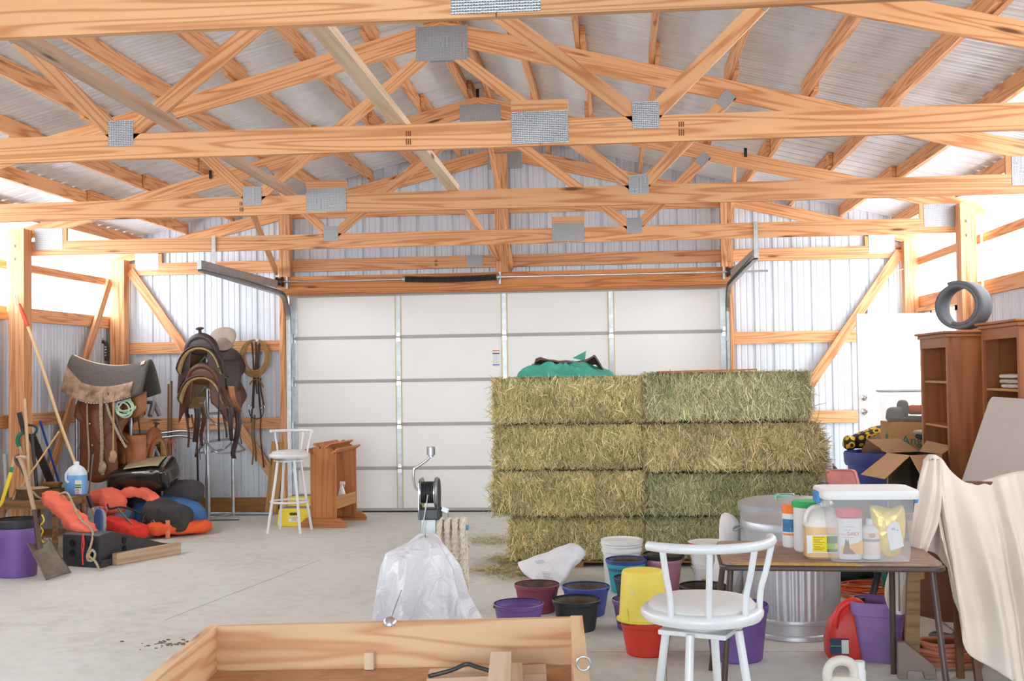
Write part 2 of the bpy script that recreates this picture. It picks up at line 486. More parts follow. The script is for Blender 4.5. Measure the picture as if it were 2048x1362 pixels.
# ================================================================ trusses
ORD = ['nearest', 'second', 'third', 'fourth', 'fifth']
def truss(i, y, splice, gable=False):
    lab = {0: 'fir roof truss nearest the camera, its bottom chord crossing the top edge of the picture',
           1: 'second fir roof truss from the camera, strongly grained bottom chord with a raised splice block',
           2: 'third fir roof truss from the camera, peak plate fully visible, splice left of centre',
           3: 'fourth fir roof truss from the camera, the one the door track straps hang from',
           4: 'fir gable truss standing against the back wall above the overhead door'}[i]
    t = thing('roof_truss', lab, 'roof truss', (CX, y, 3.03), 0, 'fir roof trusses')
    T = .038; ym = y + T / 2; bz = 3.03 + .076
    e0, e1 = CX - 4.93, CX + 4.86
    for a, b in ((e0, splice), (splice + .004, e1)):
        MB().board((a, ym, bz), (b, ym, bz), .152, T).build('bottom_chord', FIR, t)
    ztop = 4.555
    for sg in (-1, 1):
        xe = CX + sg * 5.2; h = .178
        p = [(0, ztop), (sg * 5.2, ztop - SL * 5.2), (sg * 5.2, ztop - SL * 5.2 - h * .75), (0, ztop - h)]
        L = 5.2; m = MB().prism(p if sg > 0 else p[::-1], (CX, y, 0), (1, 0, 0), (0, 0, 1), (0, T, 0))
        m.uv = [[(abs(a), b + SL * abs(a)) for a, b in u] if len(u) > 3 and max(abs(q[0]) for q in u) <= 5.3 and k < 2 else u for k, u in enumerate(m.uv)]
        m.build('top_chord', FIR, t)
    pl = MB
    def plate(x, z, w, h, an=0.0):
        m = MB()
        for s in (y - .002, y + T + .002):
            m.box((x, s, z), (w, .003, h), M=Matrix.Rotation(an, 3, 'Y'))
        o = m.build('gusset_plate', PLATE, t)
    if not gable:
        for sg in (-1, 1):
            xb, xt = CX + sg * 1.56, CX + sg * 2.25
            MB().board((CX + sg * .09, ym, 4.30), (xb - sg * .03, ym, 3.17), .092, T, (sg, 0, .6)).build('web', FIR, t)
            MB().board((xb + sg * .03, ym, 3.18), (xt + sg * .05, ym, 3.87), .092, T, (sg, 0, -.9)).build('web', FIR, t)
            plate(xb, 3.185, .155, .155, 0)
            plate(xt, 3.835, .10, .13, -sg * .86 + PI / 2)
    plate(CX + .01, 4.37 if not gable else 4.36, .42, .28 if i < 3 else .2)
    if not gable:
        plate(splice, 3.135, .33, .185)
        MB().board((splice - .165, ym, 3.24), (splice + .165, ym, 3.24), .11, T).build('splice_block', FIR, t)
    else:
        plate(splice, 3.115, .20, .14)
    for sg, hx in ((-1, CX - 4.60), (1, CX + 4.55)):
        plate(hx, 3.205, .31, .225)
        MB().board((hx - sg * .175, ym, 3.18), (hx - sg * .175, ym, 3.34 if not gable else 3.30), .04, T - .001, (1, 0, 0)).build('heel_block', FIR, t)
    return t
INK = mat('stamp_ink', '8a5a38', rough=.9, var=.2); CLIP = mat('black_clip', '1d1d1f', rough=.7)
for i, (y, s) in enumerate(zip(TY, (-.43, -.435, -2.333, -.495, -1.77))):
    t = truss(i, y, s, i == 4)
    for sx in {1: (-1.22, .36), 2: (-3.05,), 4: (-2.27,)}.get(i, ()):
        m = MB()
        for q in range(6): m.span(sx + .012 * (q % 3), sx + .012 * (q % 3) + .007, y - .0012, y, 3.06 + .05 * (q // 3), 3.095 + .045 * (q // 3))
        m.build('grade_stamp', INK, t)
    if i == 3:
        for bx, bz in (((-4.214, 11.645, 3.833), 0), ((1.291, 11.645, 3.884), 0), ((-1.397, 11.645, 4.583), 0)):
            MB().box(bx, (.03, .006, .09)).build('black_clip', CLIP, t)

# purlins: lapped at every truss
PUR = [.10, .58, 1.12, 1.70, 2.30, 2.90, 3.50, 4.10, 4.72]
PORD = ['topmost', 'second highest', 'third highest', 'fourth highest', 'fifth highest', 'sixth highest', 'third lowest', 'second lowest', 'lowest']
BAY = {0: 'over the nearest bay', 1: 'between the nearest and second trusses', 2: 'between the second and third trusses', 3: 'between the third and fourth trusses', 4: 'over the bay against the back wall'}
ends = [1.7] + TY[:4] + [YB]
for sg, sn in ((-1, 'left'), (1, 'right')):
    for j, d in enumerate(PUR):
        for k in range(5):
            x = CX + sg * (d + (.021 if k % 2 else -.021))
            a, b = ends[k] - .16, ends[k + 1] + (.20 if k < 4 else -.02)
            z = roofz(x) - .072
            o = MB().board((x, a, z), (x, b, z), .13, .038).build('roof_purlin', FIR)
            tag(o, '%s purlin of the %s roof slope, %s' % (PORD[j], sn, BAY[k]), 'purlin', 'purlins under the metal roof')

# long braces resting on the bottom chords
tag(MB().board((-2.50, 1.9, 3.205), (-2.635, 9.14, 3.205), .042, .088).build('truss_brace', GREYB), 'greyish weathered long board lying across the truss bottom chords, left of centre', 'brace', 'long boards on the truss chords')
tag(MB().board((-1.20, 1.9, 3.207), (-1.30, 9.14, 3.207), .046, .088).build('truss_brace', PALE), 'pale new long board lying across the truss bottom chords near the middle', 'brace', 'long boards on the truss chords')
# sloping braces from the fourth truss down to the gable truss
for a, b, lab in (((-3.86, 11.72, 3.60), (-4.24, 14.02, 3.02), 'sloping brace running down to the left post of the overhead door'),
                  ((-1.60, 11.72, 3.50), (-1.45, 14.19, 3.12), 'sloping pale brace ending at the centre of the gable chord'),
                  ((-1.31, 11.72, 4.22), (-1.30, 14.10, 3.02), 'steep twin brace running down in front of the gable king post'),
                  ((1.20, 11.72, 3.86), (1.33, 14.02, 3.05), 'steep brace beside the right post of the overhead door')):
    tag(MB().board(a, b, .088, .038, (0, 0, 1)).build('gable_brace', FIR), lab, 'brace', 'braces to the gable wall')

# ================================================================ posts, girts, braces of the walls
def post(x0, x1, y0, y1, z1, lab, ply=3, z0=0):
    t = thing('wall_post', lab, 'post', ((x0 + x1) / 2, (y0 + y1) / 2, 0), 0, 'timber wall posts')
    wv = (x1 - x0) / ply
    zz0 = z0 if isinstance(z0, (list, tuple)) else [z0] * ply
    for k in range(ply):
        MB().board((x0 + wv * (k + .5), (y0 + y1) / 2, zz0[k]), (x0 + wv * (k + .5), (y0 + y1) / 2, z1), y1 - y0, wv - .002, (0, 1, 0)).build('ply', FIR, t)
    return t
p = post(-6.335, -6.165, 11.48, 11.65, 3.3, 'laminated wall post nearer the camera on the left wall, long pole leaning on it')
for z in (3.12, 2.98): MB().lathe([(.016, 0), (.016, .012), (.009, .016)], 8, (-6.27, 11.479, z), Matrix.Rotation(PI / 2, 3, 'X')).build('bolt', GALV, p)
p = post(3.305, 3.455, 11.48, 11.65, 3.3, 'laminated wall post on the right wall, above the coiled foam roll')
for z in (3.12, 2.98): MB().lathe([(.016, 0), (.016, .012), (.009, .016)], 8, (3.37, 11.479, z), Matrix.Rotation(PI / 2, 3, 'X')).build('bolt', GALV, p)
post(-6.41, -6.22, 14.05, 14.195, 3.22, 'timber corner post at the left end of the back wall')
post(3.39, 3.555, 14.05, 14.195, 3.22, 'timber corner post at the right end of the back wall')
post(-4.215, -4.075, 14.055, 14.195, 3.80, 'timber post at the left edge of the overhead door', 3, (0, 2.80, 2.80))
post(1.245, 1.385, 14.055, 14.195, 3.80, 'timber post at the right edge of the overhead door', 3, (2.80, 2.80, 0))
post(-1.50, -1.335, 14.09, 14.195, 4.42, 'king post in the middle of the gable above the overhead door', 2, 2.955)
# outer cheeks of the door posts, narrow jamb boards down to the floor
def girt(a, b, w, t, lab, m=None, nm='wall_girt'):
    return tag(MB().board(a, b, w, t).build(nm, m or FIR), lab, 'girt', 'horizontal wall girts')
yg = 14.225
for z, h, n in ((2.10, .145, 'upper'), (1.13, .15, 'lower')):
    girt((-6.22, yg, z), (-4.217, yg, z), h, .04, n + ' girt of the back wall left of the overhead door')
    girt((1.387, yg, z), (3.39, yg, z), h, .04, n + ' girt of the back wall right of the overhead door')
girt((-6.22, yg, .11), (-4.217, yg, .11), .17, .045, 'dark treated sill board at the foot of the back wall, left part', TREAT)
girt((1.387, yg, .11), (3.39, yg, .11), .17, .045, 'dark treated sill board at the foot of the back wall, right part', TREAT)
girt((-4.073, yg, 3.75), (-1.502, yg, 3.75), .10, .04, 'gable girt left of the king post')
girt((-1.333, yg, 3.75), (1.243, yg, 3.75), .10, .04, 'gable girt right of the king post')
for x, xx, zz, nm in ((XL + .025, -1, (2.43, 2.94, 1.28), 'left'), (XR - .025, 1, (2.48, 2.97, 1.28), 'right')):
    for a, b, bn in ((9.12, 11.62, 'nearer bay'), (11.70, 14.19, 'bay beside the back wall')):
        for z, h, n in ((zz[0], .145, 'middle'), (zz[1], .09, 'topmost'), (zz[2], .14, 'lower')):
            if nm == 'right' and n == 'lower' and a > 11: continue
            girt((x, a, z), (x, b, z), h, .04, '%s girt of the %s wall, %s' % (n, nm, bn))
# the same framing carried on towards the viewer, outside the picture
k = 2
for x, px0, zz in ((XL + .025, -6.25, (2.43, 2.94, 1.28)), (XR - .025, 3.38, (2.48, 2.97, 1.28))):
    for y0, y1 in ((4.20, 6.60), (6.64, 9.08)):
        for z, h in zip(zz, (.145, .09, .14)):
            k += 1; struct(MB().board((x, y0, z), (x, y1, z), h, .04).build('trim_%d' % k, FIR))
    for y in (4.09, 6.53, 9.01):
        k += 1; struct(MB().board((px0, y, 0), (px0, y, 3.3), .16, .15, (0, 1, 0)).build('trim_%d' % k, FIR))
def brace(a, b, w, lab, up=(0, 1, 0)):
    tag(MB().board(a, b, w, .038, up).build('diagonal_brace', FIR), lab, 'brace', 'diagonal wall braces')
brace((-6.20, 14.18, 3.09), (-4.25, 14.18, .33), .115, 'diagonal brace on the back wall left of the overhead door', (1, 0, .6))
brace((3.37, 14.18, 3.09), (1.45, 14.18, .33), .115, 'diagonal brace on the back wall right of the overhead door', (-1, 0, .6))
brace((-6.39, 14.0, 2.95), (-6.39, 12.06, .05), .115, 'diagonal brace on the left wall behind the saddle rack', (0, 1, .6))

# ================================================================ overhead door
d = bpy.data.objects.new('door_1', None); link(d); d.location = (CX, 14.29, 0); struct(d)
d['label'] = 'white sectional overhead door in the back wall'
H5 = DZ / 5
for k in range(5):
    MB().span(DX0 + .01, DX1 - .01, 14.275, 14.315, k * H5 + .0005, (k + 1) * H5 - .0005).build('door_section', DOORP, d)
for k in range(1, 5):
    z = k * H5
    m = MB(); m.span(DX0 + .01, DX1 - .01, 14.262, 14.276, z - .002, z + .022); m.span(DX0 + .01, DX1 - .01, 14.266, 14.276, z - .020, z - .002)
    m.build('joint_strip', RAILG, d)
MB().span(DX0, DX1, 14.262, 14.276, DZ - .03, DZ).build('top_rail', RAILG, d)
MB().span(DX0, DX1, 14.258, 14.276, .018, .05).build('bottom_rail', RAILG, d)
MB().span(DX0, DX1, 14.262, 14.30, 0, .018).build('bottom_seal', RUBBER, d)
for x, hw in ((-4.10, .05), (-2.755, .027), (-1.418, .027), (-.094, .027), (1.285, .05)):
    for k in range(5):
        z0, z1 = k * H5 + .03, (k + 1) * H5 - .024
        MB().span(x - hw, x + hw, 14.264, 14.277, z0, z1).build('stile', GALV, d)
    if hw < .04: MB().span(x - hw - .017, x - hw, 14.2735, 14.2765, .03, DZ - .03).span(x + hw, x + hw + .017, 14.2735, 14.2765, .03, DZ - .03).build('glue_line', FOAM, d)
    for k in range(1, 5):
        z = k * H5
        m = MB(); m.prism([(-.03, -.055), (.03, -.055), (.018, .055), (-.018, .055)], (x, 14.262, z), (1, 0, 0), (0, 0, 1), (0, -.006, 0))
        m.tube([(x - .035, 14.254, z), (x + .035, 14.254, z)], .007, 8); m.build('hinge', STEEL, d)
# warning sticker on the second section
m = MB().span(-1.572, -1.482, 14.272, 14.2745, 1.80, 2.005); m.build('sticker', WHITEP, d)
for z0, z1, c in ((1.992, 2.003, 'E8563F'), (1.955, 1.968, '23305e'), (1.812, 1.826, '5d78d6'), (1.803, 1.808, 'E2C04a')):
    w_ = .088 if c != 'E2C04a' else .03
    MB().span(-1.527 - w_ / 2, -1.527 + w_ / 2, 14.2712, 14.2722, z0, z1).build('sticker_band', mat('band_' + c, c, var=.02), d)
m = MB()
for k in range(9): m.span(-1.567, -1.489 - .012 * (k % 3), 14.2714, 14.2722, 1.945 - k * .0145, 1.949 - k * .0145)
m.build('sticker_print', mat('fine_print', 'AEB4C4', var=.05), d)
# header, shaft, spring
tag(MB().board((-4.25, 14.03, 2.85), (1.40, 14.03, 2.85), .205, .04).build('door_header', FIRD), 'dark fir header board above the overhead door carrying the spring shaft', 'header board')
MB().span(DX0 - .02, DX1 + .02, 14.056, 14.2605, DZ - .008, DZ + .05).build('head_jamb', FIRD, d)
t = thing('torsion_shaft', 'steel spring shaft with dark torsion spring above the overhead door', 'door spring', (CX, 13.93, 2.88))
MB().tube([(-4.40, 13.93, 2.885), (1.78, 13.93, 2.885)], .0125, 10).build('shaft', STEEL, t, smooth=True)
sp = []
for k in range(0, 8 * 66): a = k / 8 * 2 * PI; sp.append((-2.60 + 1.14 * k / (8 * 66), 13.93 + .033 * math.cos(a), 2.885 + .033 * math.sin(a) - .016 * math.sin(PI * k / (8 * 66))))
MB().tube(sp, .0075, 6).build('spring', DKSTEEL, t, smooth=True)
for x in (-2.61, -1.45): MB().tube([(x - .02, 13.93, 2.885), (x + .02, 13.93, 2.885)], .038, 14).build('spring_cone', GALV, t, smooth=True)
for x in (-4.17, 1.34):
    MB().lathe([(.02, -.045), (.062, -.045), (.062, -.03), (.045, -.025), (.045, .02), (.064, .025), (.064, .04), (.02, .045)], 20, (x, 13.93, 2.885), Matrix.Rotation(PI / 2, 3, 'Y')).build('cable_drum', DKSTEEL, t, smooth=True)
for x in (-4.08, -1.43, 1.26):
    MB().span(x - .012, x + .012, 13.93, 14.01, 2.80, 2.95).build('bearing_bracket', GALV, t)
# tracks
for sx, xe, nm in ((-4.135, 11.12, 'left'), (1.325, 11.30, 'right')):
    t = thing('door_track', 'galvanised overhead door track curving in from the %s door post' % nm, 'door track', (sx, 14.1, 0), 0, 'overhead door tracks')
    zt = 2.765
    path = [(sx, 14.19, .02), (sx, 14.19, 2.38)] + [(sx, 14.19 - .36 * (1 - math.cos(a * PI / 24)), 2.38 + .36 * math.sin(a * PI / 24)) for a in range(1, 12)] + [(sx, 13.83, 2.74), (sx, xe, 2.80)]
    s_ = 1 if sx < 0 else -1
    m = MB(); n = 0
    prof = [(-.022, .028), (-.026, -.028), (.022, -.028), (.026, -.018), (.026, .022)]
    P = [V(q) for q in path]
    for i, q in enumerate(P):
        tg = (P[min(i + 1, len(P) - 1)] - P[max(i - 1, 0)]).normalized(); nr = V(s_, 0, 0); bi = tg.cross(nr)
        for a, b in prof: m.v.append(q + nr * b + bi * a)
    k = len(prof)
    for i in range(len(P) - 1):
        for j in range(k - 1): m.face((i * k + j, i * k + j + 1, (i + 1) * k + j + 1, (i + 1) * k + j))
    m.build('rail', GALV, t, solid=.003)
    MB().span(sx - s_ * .012 - .022, sx - s_ * .012 + .022, xe, 13.7, 2.795, 2.885).build('track_angle', GALV, t)
    m = MB().span(sx - s_ * .05 - .02, sx - s_ * .05 + .02, 11.640, 11.645, 2.80, 3.19)
    for k in range(14): m.tube([(sx - s_ * .05, 11.6395, 2.83 + k * .026), (sx - s_ * .05, 11.6385, 2.83 + k * .026)], .005, 6)
    m.build('hanger_strap', GALV, t)
    for z in (.3, .9, 1.5, 2.1): MB().span(sx - .03, sx + .03, 14.17, 14.20, z - .03, z + .03).build('track_bracket', GALV, t)

# ================================================================ walk door standing open (right)
d = bpy.data.objects.new('door_2', None); link(d); d.location = (XR - .02, DY1, DZB); struct(d)
d['label'] = 'white walk door standing open, right of the hay'
dl = .93; ang = rad(4)
dv = V(-math.cos(ang), -math.sin(ang), 0); px = V(XR - .06, DY1 - .42, 0)
def dpt(u, off, z): n = V(dv.y, -dv.x, 0); return px + dv * u + n * off + V(0, 0, z)
m = MB(); m.board(px + V(0, 0, (DZB + DZT) / 2), px + dv * dl + V(0, 0, (DZB + DZT) / 2), DZT - DZB, .044); m.build('leaf', WHITEP, d, bevel=.003)
RM = Matrix.Rotation(PI / 2, 3, 'X')
yq = (px + dv * (dl - .07)).y - .022
for z, r in ((1.235, .028), (1.39, .024)):
    MB().lathe([(.0, 0), (.036, 0), (.036, .006), (.012, .01), (.012, .03), (r, .036), (r + .002, .05), (r * .7, .062), (0, .064)], 20, (px.x - (dl - .07), yq, z), RM).build('door_knob', STEEL, d, smooth=True)
m = MB()
for z in (.55, 1.3, 2.05): m.tube([(px.x + .01, px.y, z - .05), (px.x + .01, px.y, z + .05)], .009, 8)
m.build('hinge', STEEL, d)
m = MB(); m.span(XR - .05, XR + .05, DY0 - .05, DY0, DZB, DZT + .05); m.span(XR - .05, XR + .05, DY1, DY1 + .05, DZB, DZT + .05); m.span(XR - .05, XR + .05, DY0 - .05, DY1 + .05, DZT, DZT + .05); m.span(XR - .05, XR + .05, DY0, DY1, DZB - .06, DZB)
m.build('frame', WHITEP, d)
tag(MB().board((XR - .05, 11.7, 2.385), (XR - .05, 14.0, 2.385), .04, .10).build('door_lintel', FIR), 'flat lintel board above the open walk door on the right wall', 'lintel')

# ================================================================ shared small materials
PURPLE = mat('purple_plastic', '76579F', rough=.5, var=.1, scale=9)
PURPLED = mat('dusty_purple_plastic', '7A5E9E', rough=.55, var=.14, scale=9)
BLACKP = mat('black_plastic', '2E3033', rough=.5, var=.25, scale=12)
OLDWOOD = wood('old_dark_wood', '9A7148', '5E3F24', rings=5, contrast=.7)
HANDLE = wood('tool_handle', 'D9BD92', 'B48F60', rings=3, contrast=.5, knots=False)
REDWOOD = wood('stained_redwood', 'BE7A42', '8A4D27', rings=6, contrast=.7)
PLANKW = wood('grey_plank', 'BFA285', '8F7357', rings=5, contrast=.6)
BARK = mat('bark', '5a4431', rough=.9, var=.35, scale=18, bump=.6, bscale=30)
LOGTOP = mat('log_end', 'C9AC82', rough=.8, var=.2, scale=12)
ROPEC = mat('hemp_rope', 'B7A68C', rough=.9, var=.2, scale=40)
ROPEW = mat('pale_rope', 'E6DAC6', rough=.9, var=.15, scale=40)
LEATHER = mat('dark_leather', '5A3626', rough=.5, var=.3, scale=9, bump=.15)
LEATHERB = mat('black_leather', '3A2C28', rough=.5, var=.3, scale=9, bump=.15)
LEATHERR = mat('brown_fender_leather', '7A4527', rough=.5, var=.25, scale=6, bump=.1)
LEATHERT = mat('tan_leather', 'A0643A', rough=.55, var=.25, scale=8, bump=.15)
SUEDE = mat('grey_suede', 'A59A8D', rough=.9, var=.15, scale=10)
FLEECE = mat('yellowed_fleece', 'B39A66', rough=.95, var=.25, scale=30, bump=.5, bscale=80)
FELT = mat('charcoal_felt', '5C5854', rough=.95, var=.25, scale=60, bump=.3, bscale=150)
HIDE = mat('cowhide_trim', 'B59A80', rough=.8, var=.3, scale=9, col2='6e5242')
ORANGEV = mat('orange_vest', 'F0602C', rough=.75, var=.14, scale=7, bump=.15, bscale=25)
SALMONV = mat('faded_orange_vest', 'F0765C', rough=.8, var=.12, scale=6, bump=.15, bscale=25)
REDV = mat('red_vest', 'E8382C', rough=.75, var=.12, scale=7)
ORFLAG = mat('orange_tape', 'E08558', rough=.7)
DENIM = mat('blue_nylon', '3F6FA8', rough=.7, var=.25, scale=8)
NYLON = mat('black_nylon', '3B3B3A', rough=.75, var=.25, scale=9, bump=.1)
GREENP = mat('green_grip', '1F8A6B', rough=.6)
BLUEP = mat('blue_handle', '274FA8', rough=.5)
YELLOWP = mat('yellow_plastic', 'F2DA3A', rough=.5, var=.06)
LABELW = mat('white_label', 'E9ECEA', rough=.6, var=.03)
WHITEPL = mat('white_plastic', 'E8E9E8', rough=.45, var=.03)
REDINK = mat('red_ink', 'C8453C', rough=.6)
GREENINK = mat('green_ink', '57B25F', rough=.6)
GREYINK = mat('grey_ink', '5f6a78', rough=.6)
STOOLW = mat('white_enamel', 'DEDFE0', rough=.35, var=.02, coat=.3)
VINYL = mat('white_vinyl', 'DCD9D4', rough=.5, var=.04, scale=9)

def one(name, label, cat, mb, m, group=None, **k):
    return tag(mb.build(name, m, **k), label, cat, group)
def along(a, b, t): return V(a).lerp(V(b), t)
def sack(path, rx, rz, n=18):
    """puffy roll following a path with pinched quilting"""
    m = MB(); P = curve(path, 8); m.tube(P, [1.0] * len(P), n); return m

# ---------------------------------------------------------------- low table and what stands on it
t = thing('side_table', 'low worn wooden table with turned legs under the blue jug and log slice', 'table', (-5.79, 11.15, 0))
MB().span(-6.12, -5.46, 10.80, 11.50, .595, .62).build('tabletop', OLDWOOD, t, bevel=.006)
MB().span(-6.06, -5.52, 10.86, 11.44, .20, .215).build('shelf', OLDWOOD, t)
for x, y in ((-6.06, 10.86), (-5.52, 10.86), (-6.06, 11.44), (-5.52, 11.44)):
    MB().lathe([(.018, 0), (.024, .03), (.018, .06), (.026, .12), (.03, .2), (.022, .3), (.032, .42), (.026, .47), (.034, .49), (.034, .595)], 14, (x, y, 0)).build('leg', OLDWOOD, t, smooth=True)
m = MB(); m.span(-6.06, -5.52, 10.85, 10.87, .52, .595); m.span(-5.53, -5.51, 10.86, 11.44, .52, .595); m.build('apron', OLDWOOD, t)
t = thing('log_slice', 'round slice of log with bark edge on the low wooden table', 'log', (-5.83, 11.02, .622))
MB().lathe([(.155 + .006 * (k % 2), z) for k, z in enumerate((0, .03, .07, .10))], 24, (-5.83, 11.02, .622)).build('bark', BARK, t)
MB().lathe([(.001, .1005), (.148, .1005), (.148, .103), (.001, .104)], 24, (-5.83, 11.02, .622)).build('cut_face', LOGTOP, t)
t = thing('jug', 'large clear jug of blue fluid with white cap on the low table', 'jug', (-5.60, 11.36, .622))
BLUEF = mat('blue_fluid', '78B4F2', rough=.25, var=.05, coat=.4)
FROST = mat('frosted_plastic', 'DCE8F2', rough=.3, var=.03)
def sq(u, e=4.0):
    a = 2 * PI * u; c, s = math.cos(a), math.sin(a)
    return math.copysign(abs(c) ** (2 / e), c), math.copysign(abs(s) ** (2 / e), s)
def sqlathe(prof, c, e=4.0, n=32, sx=1, sy=1, rz=0):
    m = MB(); P = []
    ca, sa = math.cos(rz), math.sin(rz)
    def fn(u, v):
        k = v * (len(prof) - 1); i = min(int(k + 1e-6), len(prof) - 2); f = k - i
        r = prof[i][0] * (1 - f) + prof[i + 1][0] * f; z = prof[i][1] * (1 - f) + prof[i + 1][1] * f
        ee = e if len(prof[i]) < 3 else prof[i][2]
        x, y = sq(u, ee); x *= r * sx; y *= r * sy
        return (c[0] + x * ca - y * sa, c[1] + x * sa + y * ca, c[2] + z)
    m.sheet(fn, n, len(prof) - 1, cu=True)
    m.face(list(range(n))[::-1]); q = n * (len(prof) - 1); m.face(list(range(q, q + n)))
    return m
JC = (-5.60, 11.36, .622)
sqlathe([(.09, 0), (.10, .012), (.10, .18), (.10, .20)], JC, 4, sy=.8).build('fluid', BLUEF, t, smooth=True)
sqlathe([(.10, .20), (.10, .215), (.092, .24), (.07, .275), (.035, .30, 2), (.028, .305, 2)], JC, 3, sy=.8).build('shoulder', FROST, t, smooth=True)
MB().lathe([(.026, .30), (.028, .305), (.028, .33), (.024, .335)], 20, JC).build('cap', WHITEPL, t, smooth=True)
MB().tube(curve([(-5.655, 11.27, .86), (-5.665, 11.265, .83), (-5.665, 11.265, .78), (-5.64, 11.27, .75)], 5), .012, 8).build('grip', FROST, t, smooth=True)
MB().span(-5.575, -5.505, 11.275, 11.279, .635, .775).build('label', LABELW, t)
m = MB(); m.span(-5.573, -5.507, 11.273, 11.2745, .715, .735); m.build('green_band', GREENINK, t)
m = MB(); m.span(-5.573, -5.507, 11.273, 11.2745, .695, .708)
for k in range(4): m.span(-5.57, -5.53, 11.273, 11.2745, .68 - k * .012, .684 - k * .012)
m.build('print', GREYINK, t)
t = thing('wooden_box', 'small grey-brown wooden box with a bowl on it, left of the blue jug', 'box', (-5.76, 11.34, .622))
m = MB(); m.span(-5.84, -5.69, 11.22, 11.40, .622, .69); m.build('body', OLDWOOD, t, bevel=.004)
one('bowl', 'shallow brown bowl sitting on the small box beside the blue jug', 'bowl', MB().lathe([(.05, 0), (.085, .02), (.10, .06), (.094, .06), (.08, .025), (.0, .012)], 24, (-5.77, 11.30, .692), cap=False), OLDWOOD, smooth=True)
for o in list(COL.objects)[-40:]:
    if o.parent is None and o.name.split('.')[0] in ('jug', 'log_slice', 'wooden_box', 'bowl'): o.location.z -= .08
    if o.parent is None and o.name == 'jug': o.location.x += .055
    if o.name == 'side_table': o.scale.z = .54 / .62
rp = [(-5.92, 10.93, .735), (-5.80, 10.88, .735), (-5.70, 10.90, .64), (-5.62, 10.98, .635), (-5.55, 11.08, .635), (-5.62, 11.14, .635), (-5.70, 11.05, .64), (-5.66, 10.93, .645), (-5.54, 10.90, .648)]
rp = [(x, y, z - .08) for x, y, z in rp] + [
      (-5.333, 10.720, 0.628), (-5.209, 10.620, 0.509), (-5.078, 10.500, 0.391), (-4.933, 10.350, 0.354), (-4.833, 10.220, 0.308), (-4.805, 10.120, 0.213), (-4.819, 10.080, 0.138), (-4.805, 10.060, 0.087), (-4.759, 10.060, 0.087), (-4.739, 10.060, 0.141), (-4.772, 10.070, 0.175), (-4.791, 10.050, 0.125), (-4.730, 10.040, 0.081), (-4.665, 9.998, 0.008), (-4.644, 10.025, 0.008)]
one('rope', 'grey rope looped on the low table and hanging over the orange cushion to the ramp', 'rope', MB().rope(curve(rp, 6), .011), ROPEC, smooth=True)

# ---------------------------------------------------------------- orange cushion draped on the table corner
def puffs(name, label, pts, r, m_, group=None, flat=.55, up=(0, 0, 1), seams=True, cat='life vest'):
    """flat quilted roll: a swept oval with pinches"""
    P = curve(pts, 10); N = len(P); mb = MB(); up = V(up)
    def fn(u, v):
        k = v * (N - 1); i = min(int(k), N - 2); q = P[i].lerp(P[i + 1], k - i)
        tg = (P[min(i + 1, N - 1)] - P[max(i - 1, 0)]).normalized(); sd = tg.cross(up).normalized(); nr = sd.cross(tg)
        e = 1 - abs(2 * v - 1) ** 6; pin = 1 - .16 * (math.cos(v * 2 * PI * (len(pts) - 1)) * .5 + .5) if seams else 1
        rr = r * (.5 + .5 * e) * (.92 + .16 * noise.noise(q * 9)); a = 2 * PI * u
        c, s_ = math.cos(a), math.sin(a); c = math.copysign(abs(c) ** .5, c); s_ = math.copysign(abs(s_) ** .5, s_)
        w = sd * c * rr + nr * s_ * rr * flat * pin
        return q + w + w.normalized() * (.022 * (.5 - 2 * abs(noise.noise(q * 10 + w * 20))) + .010 * noise.noise(q * 34 + w * 30))
    mb.sheet(fn, 20, N - 1, cu=True)
    mb.face(list(range(20))[::-1]); mb.face(list(range(20 * (N - 1), 20 * N)))
    return tag(mb.build(name, m_, smooth=True, angle=180), label, cat, group)
puffs('life_vest', 'plump orange life vest slumped over the near corner of the low table', [(-5.60, 10.92, .60), (-5.50, 10.80, .54), (-5.250, 10.620, 0.424), (-5.093, 10.500, 0.321), (-4.909, 10.380, 0.285)], .105, SALMONV, 'life vests in the heap', .62)
one('strap', 'thin red tie string hanging from the slumped orange life vest over the ramp', 'strap', MB().tube(curve([(-4.928, 10.220, 0.299), (-4.852, 10.080, 0.219), (-4.857, 10.060, 0.132), (-4.848, 10.050, 0.044)], 5), .006, 6).tube(curve([(-4.928, 10.220, 0.299), (-4.871, 10.080, 0.196), (-4.852, 10.060, 0.110)], 5), .005, 6), REDV)

# ---------------------------------------------------------------- purple bucket with a black one inside, scoop shovel
def pail(prof, c, n=36, wall=.004):
    """open bucket: outer profile turned, then back down inside"""
    inner = [(max(r - wall, .001), z) for r, z in reversed(prof)]
    inner[-1] = (inner[-1][0], inner[-1][1] + wall)
    return MB().lathe([(.001, prof[0][1])] + prof + inner + [(.001, prof[0][1] + wall)], n, c, cap=False)
c = (-5.31, 9.76, 0)
t = thing('bucket', 'tall purple bucket at the left edge holding a black bucket', 'bucket', c, 0, 'feed buckets')
pail([(.155, 0), (.16, .004), (.185, .36), (.192, .36), (.195, .40), (.188, .425)], c).build('body', PURPLE, t, smooth=True)
t = thing('bucket', 'black bucket nested inside the tall purple bucket at the left edge', 'bucket', (c[0], c[1], .1), 0, 'feed buckets')
pail([(.13, .10), (.172, .43), (.19, .43), (.195, .445), (.195, .49), (.186, .50)], c).build('body', BLACKP, t, smooth=True)
t = thing('shovel', 'scoop shovel with wide grey blade and worn handle leaning on the purple bucket', 'shovel', (-4.9, 9.62, 0))
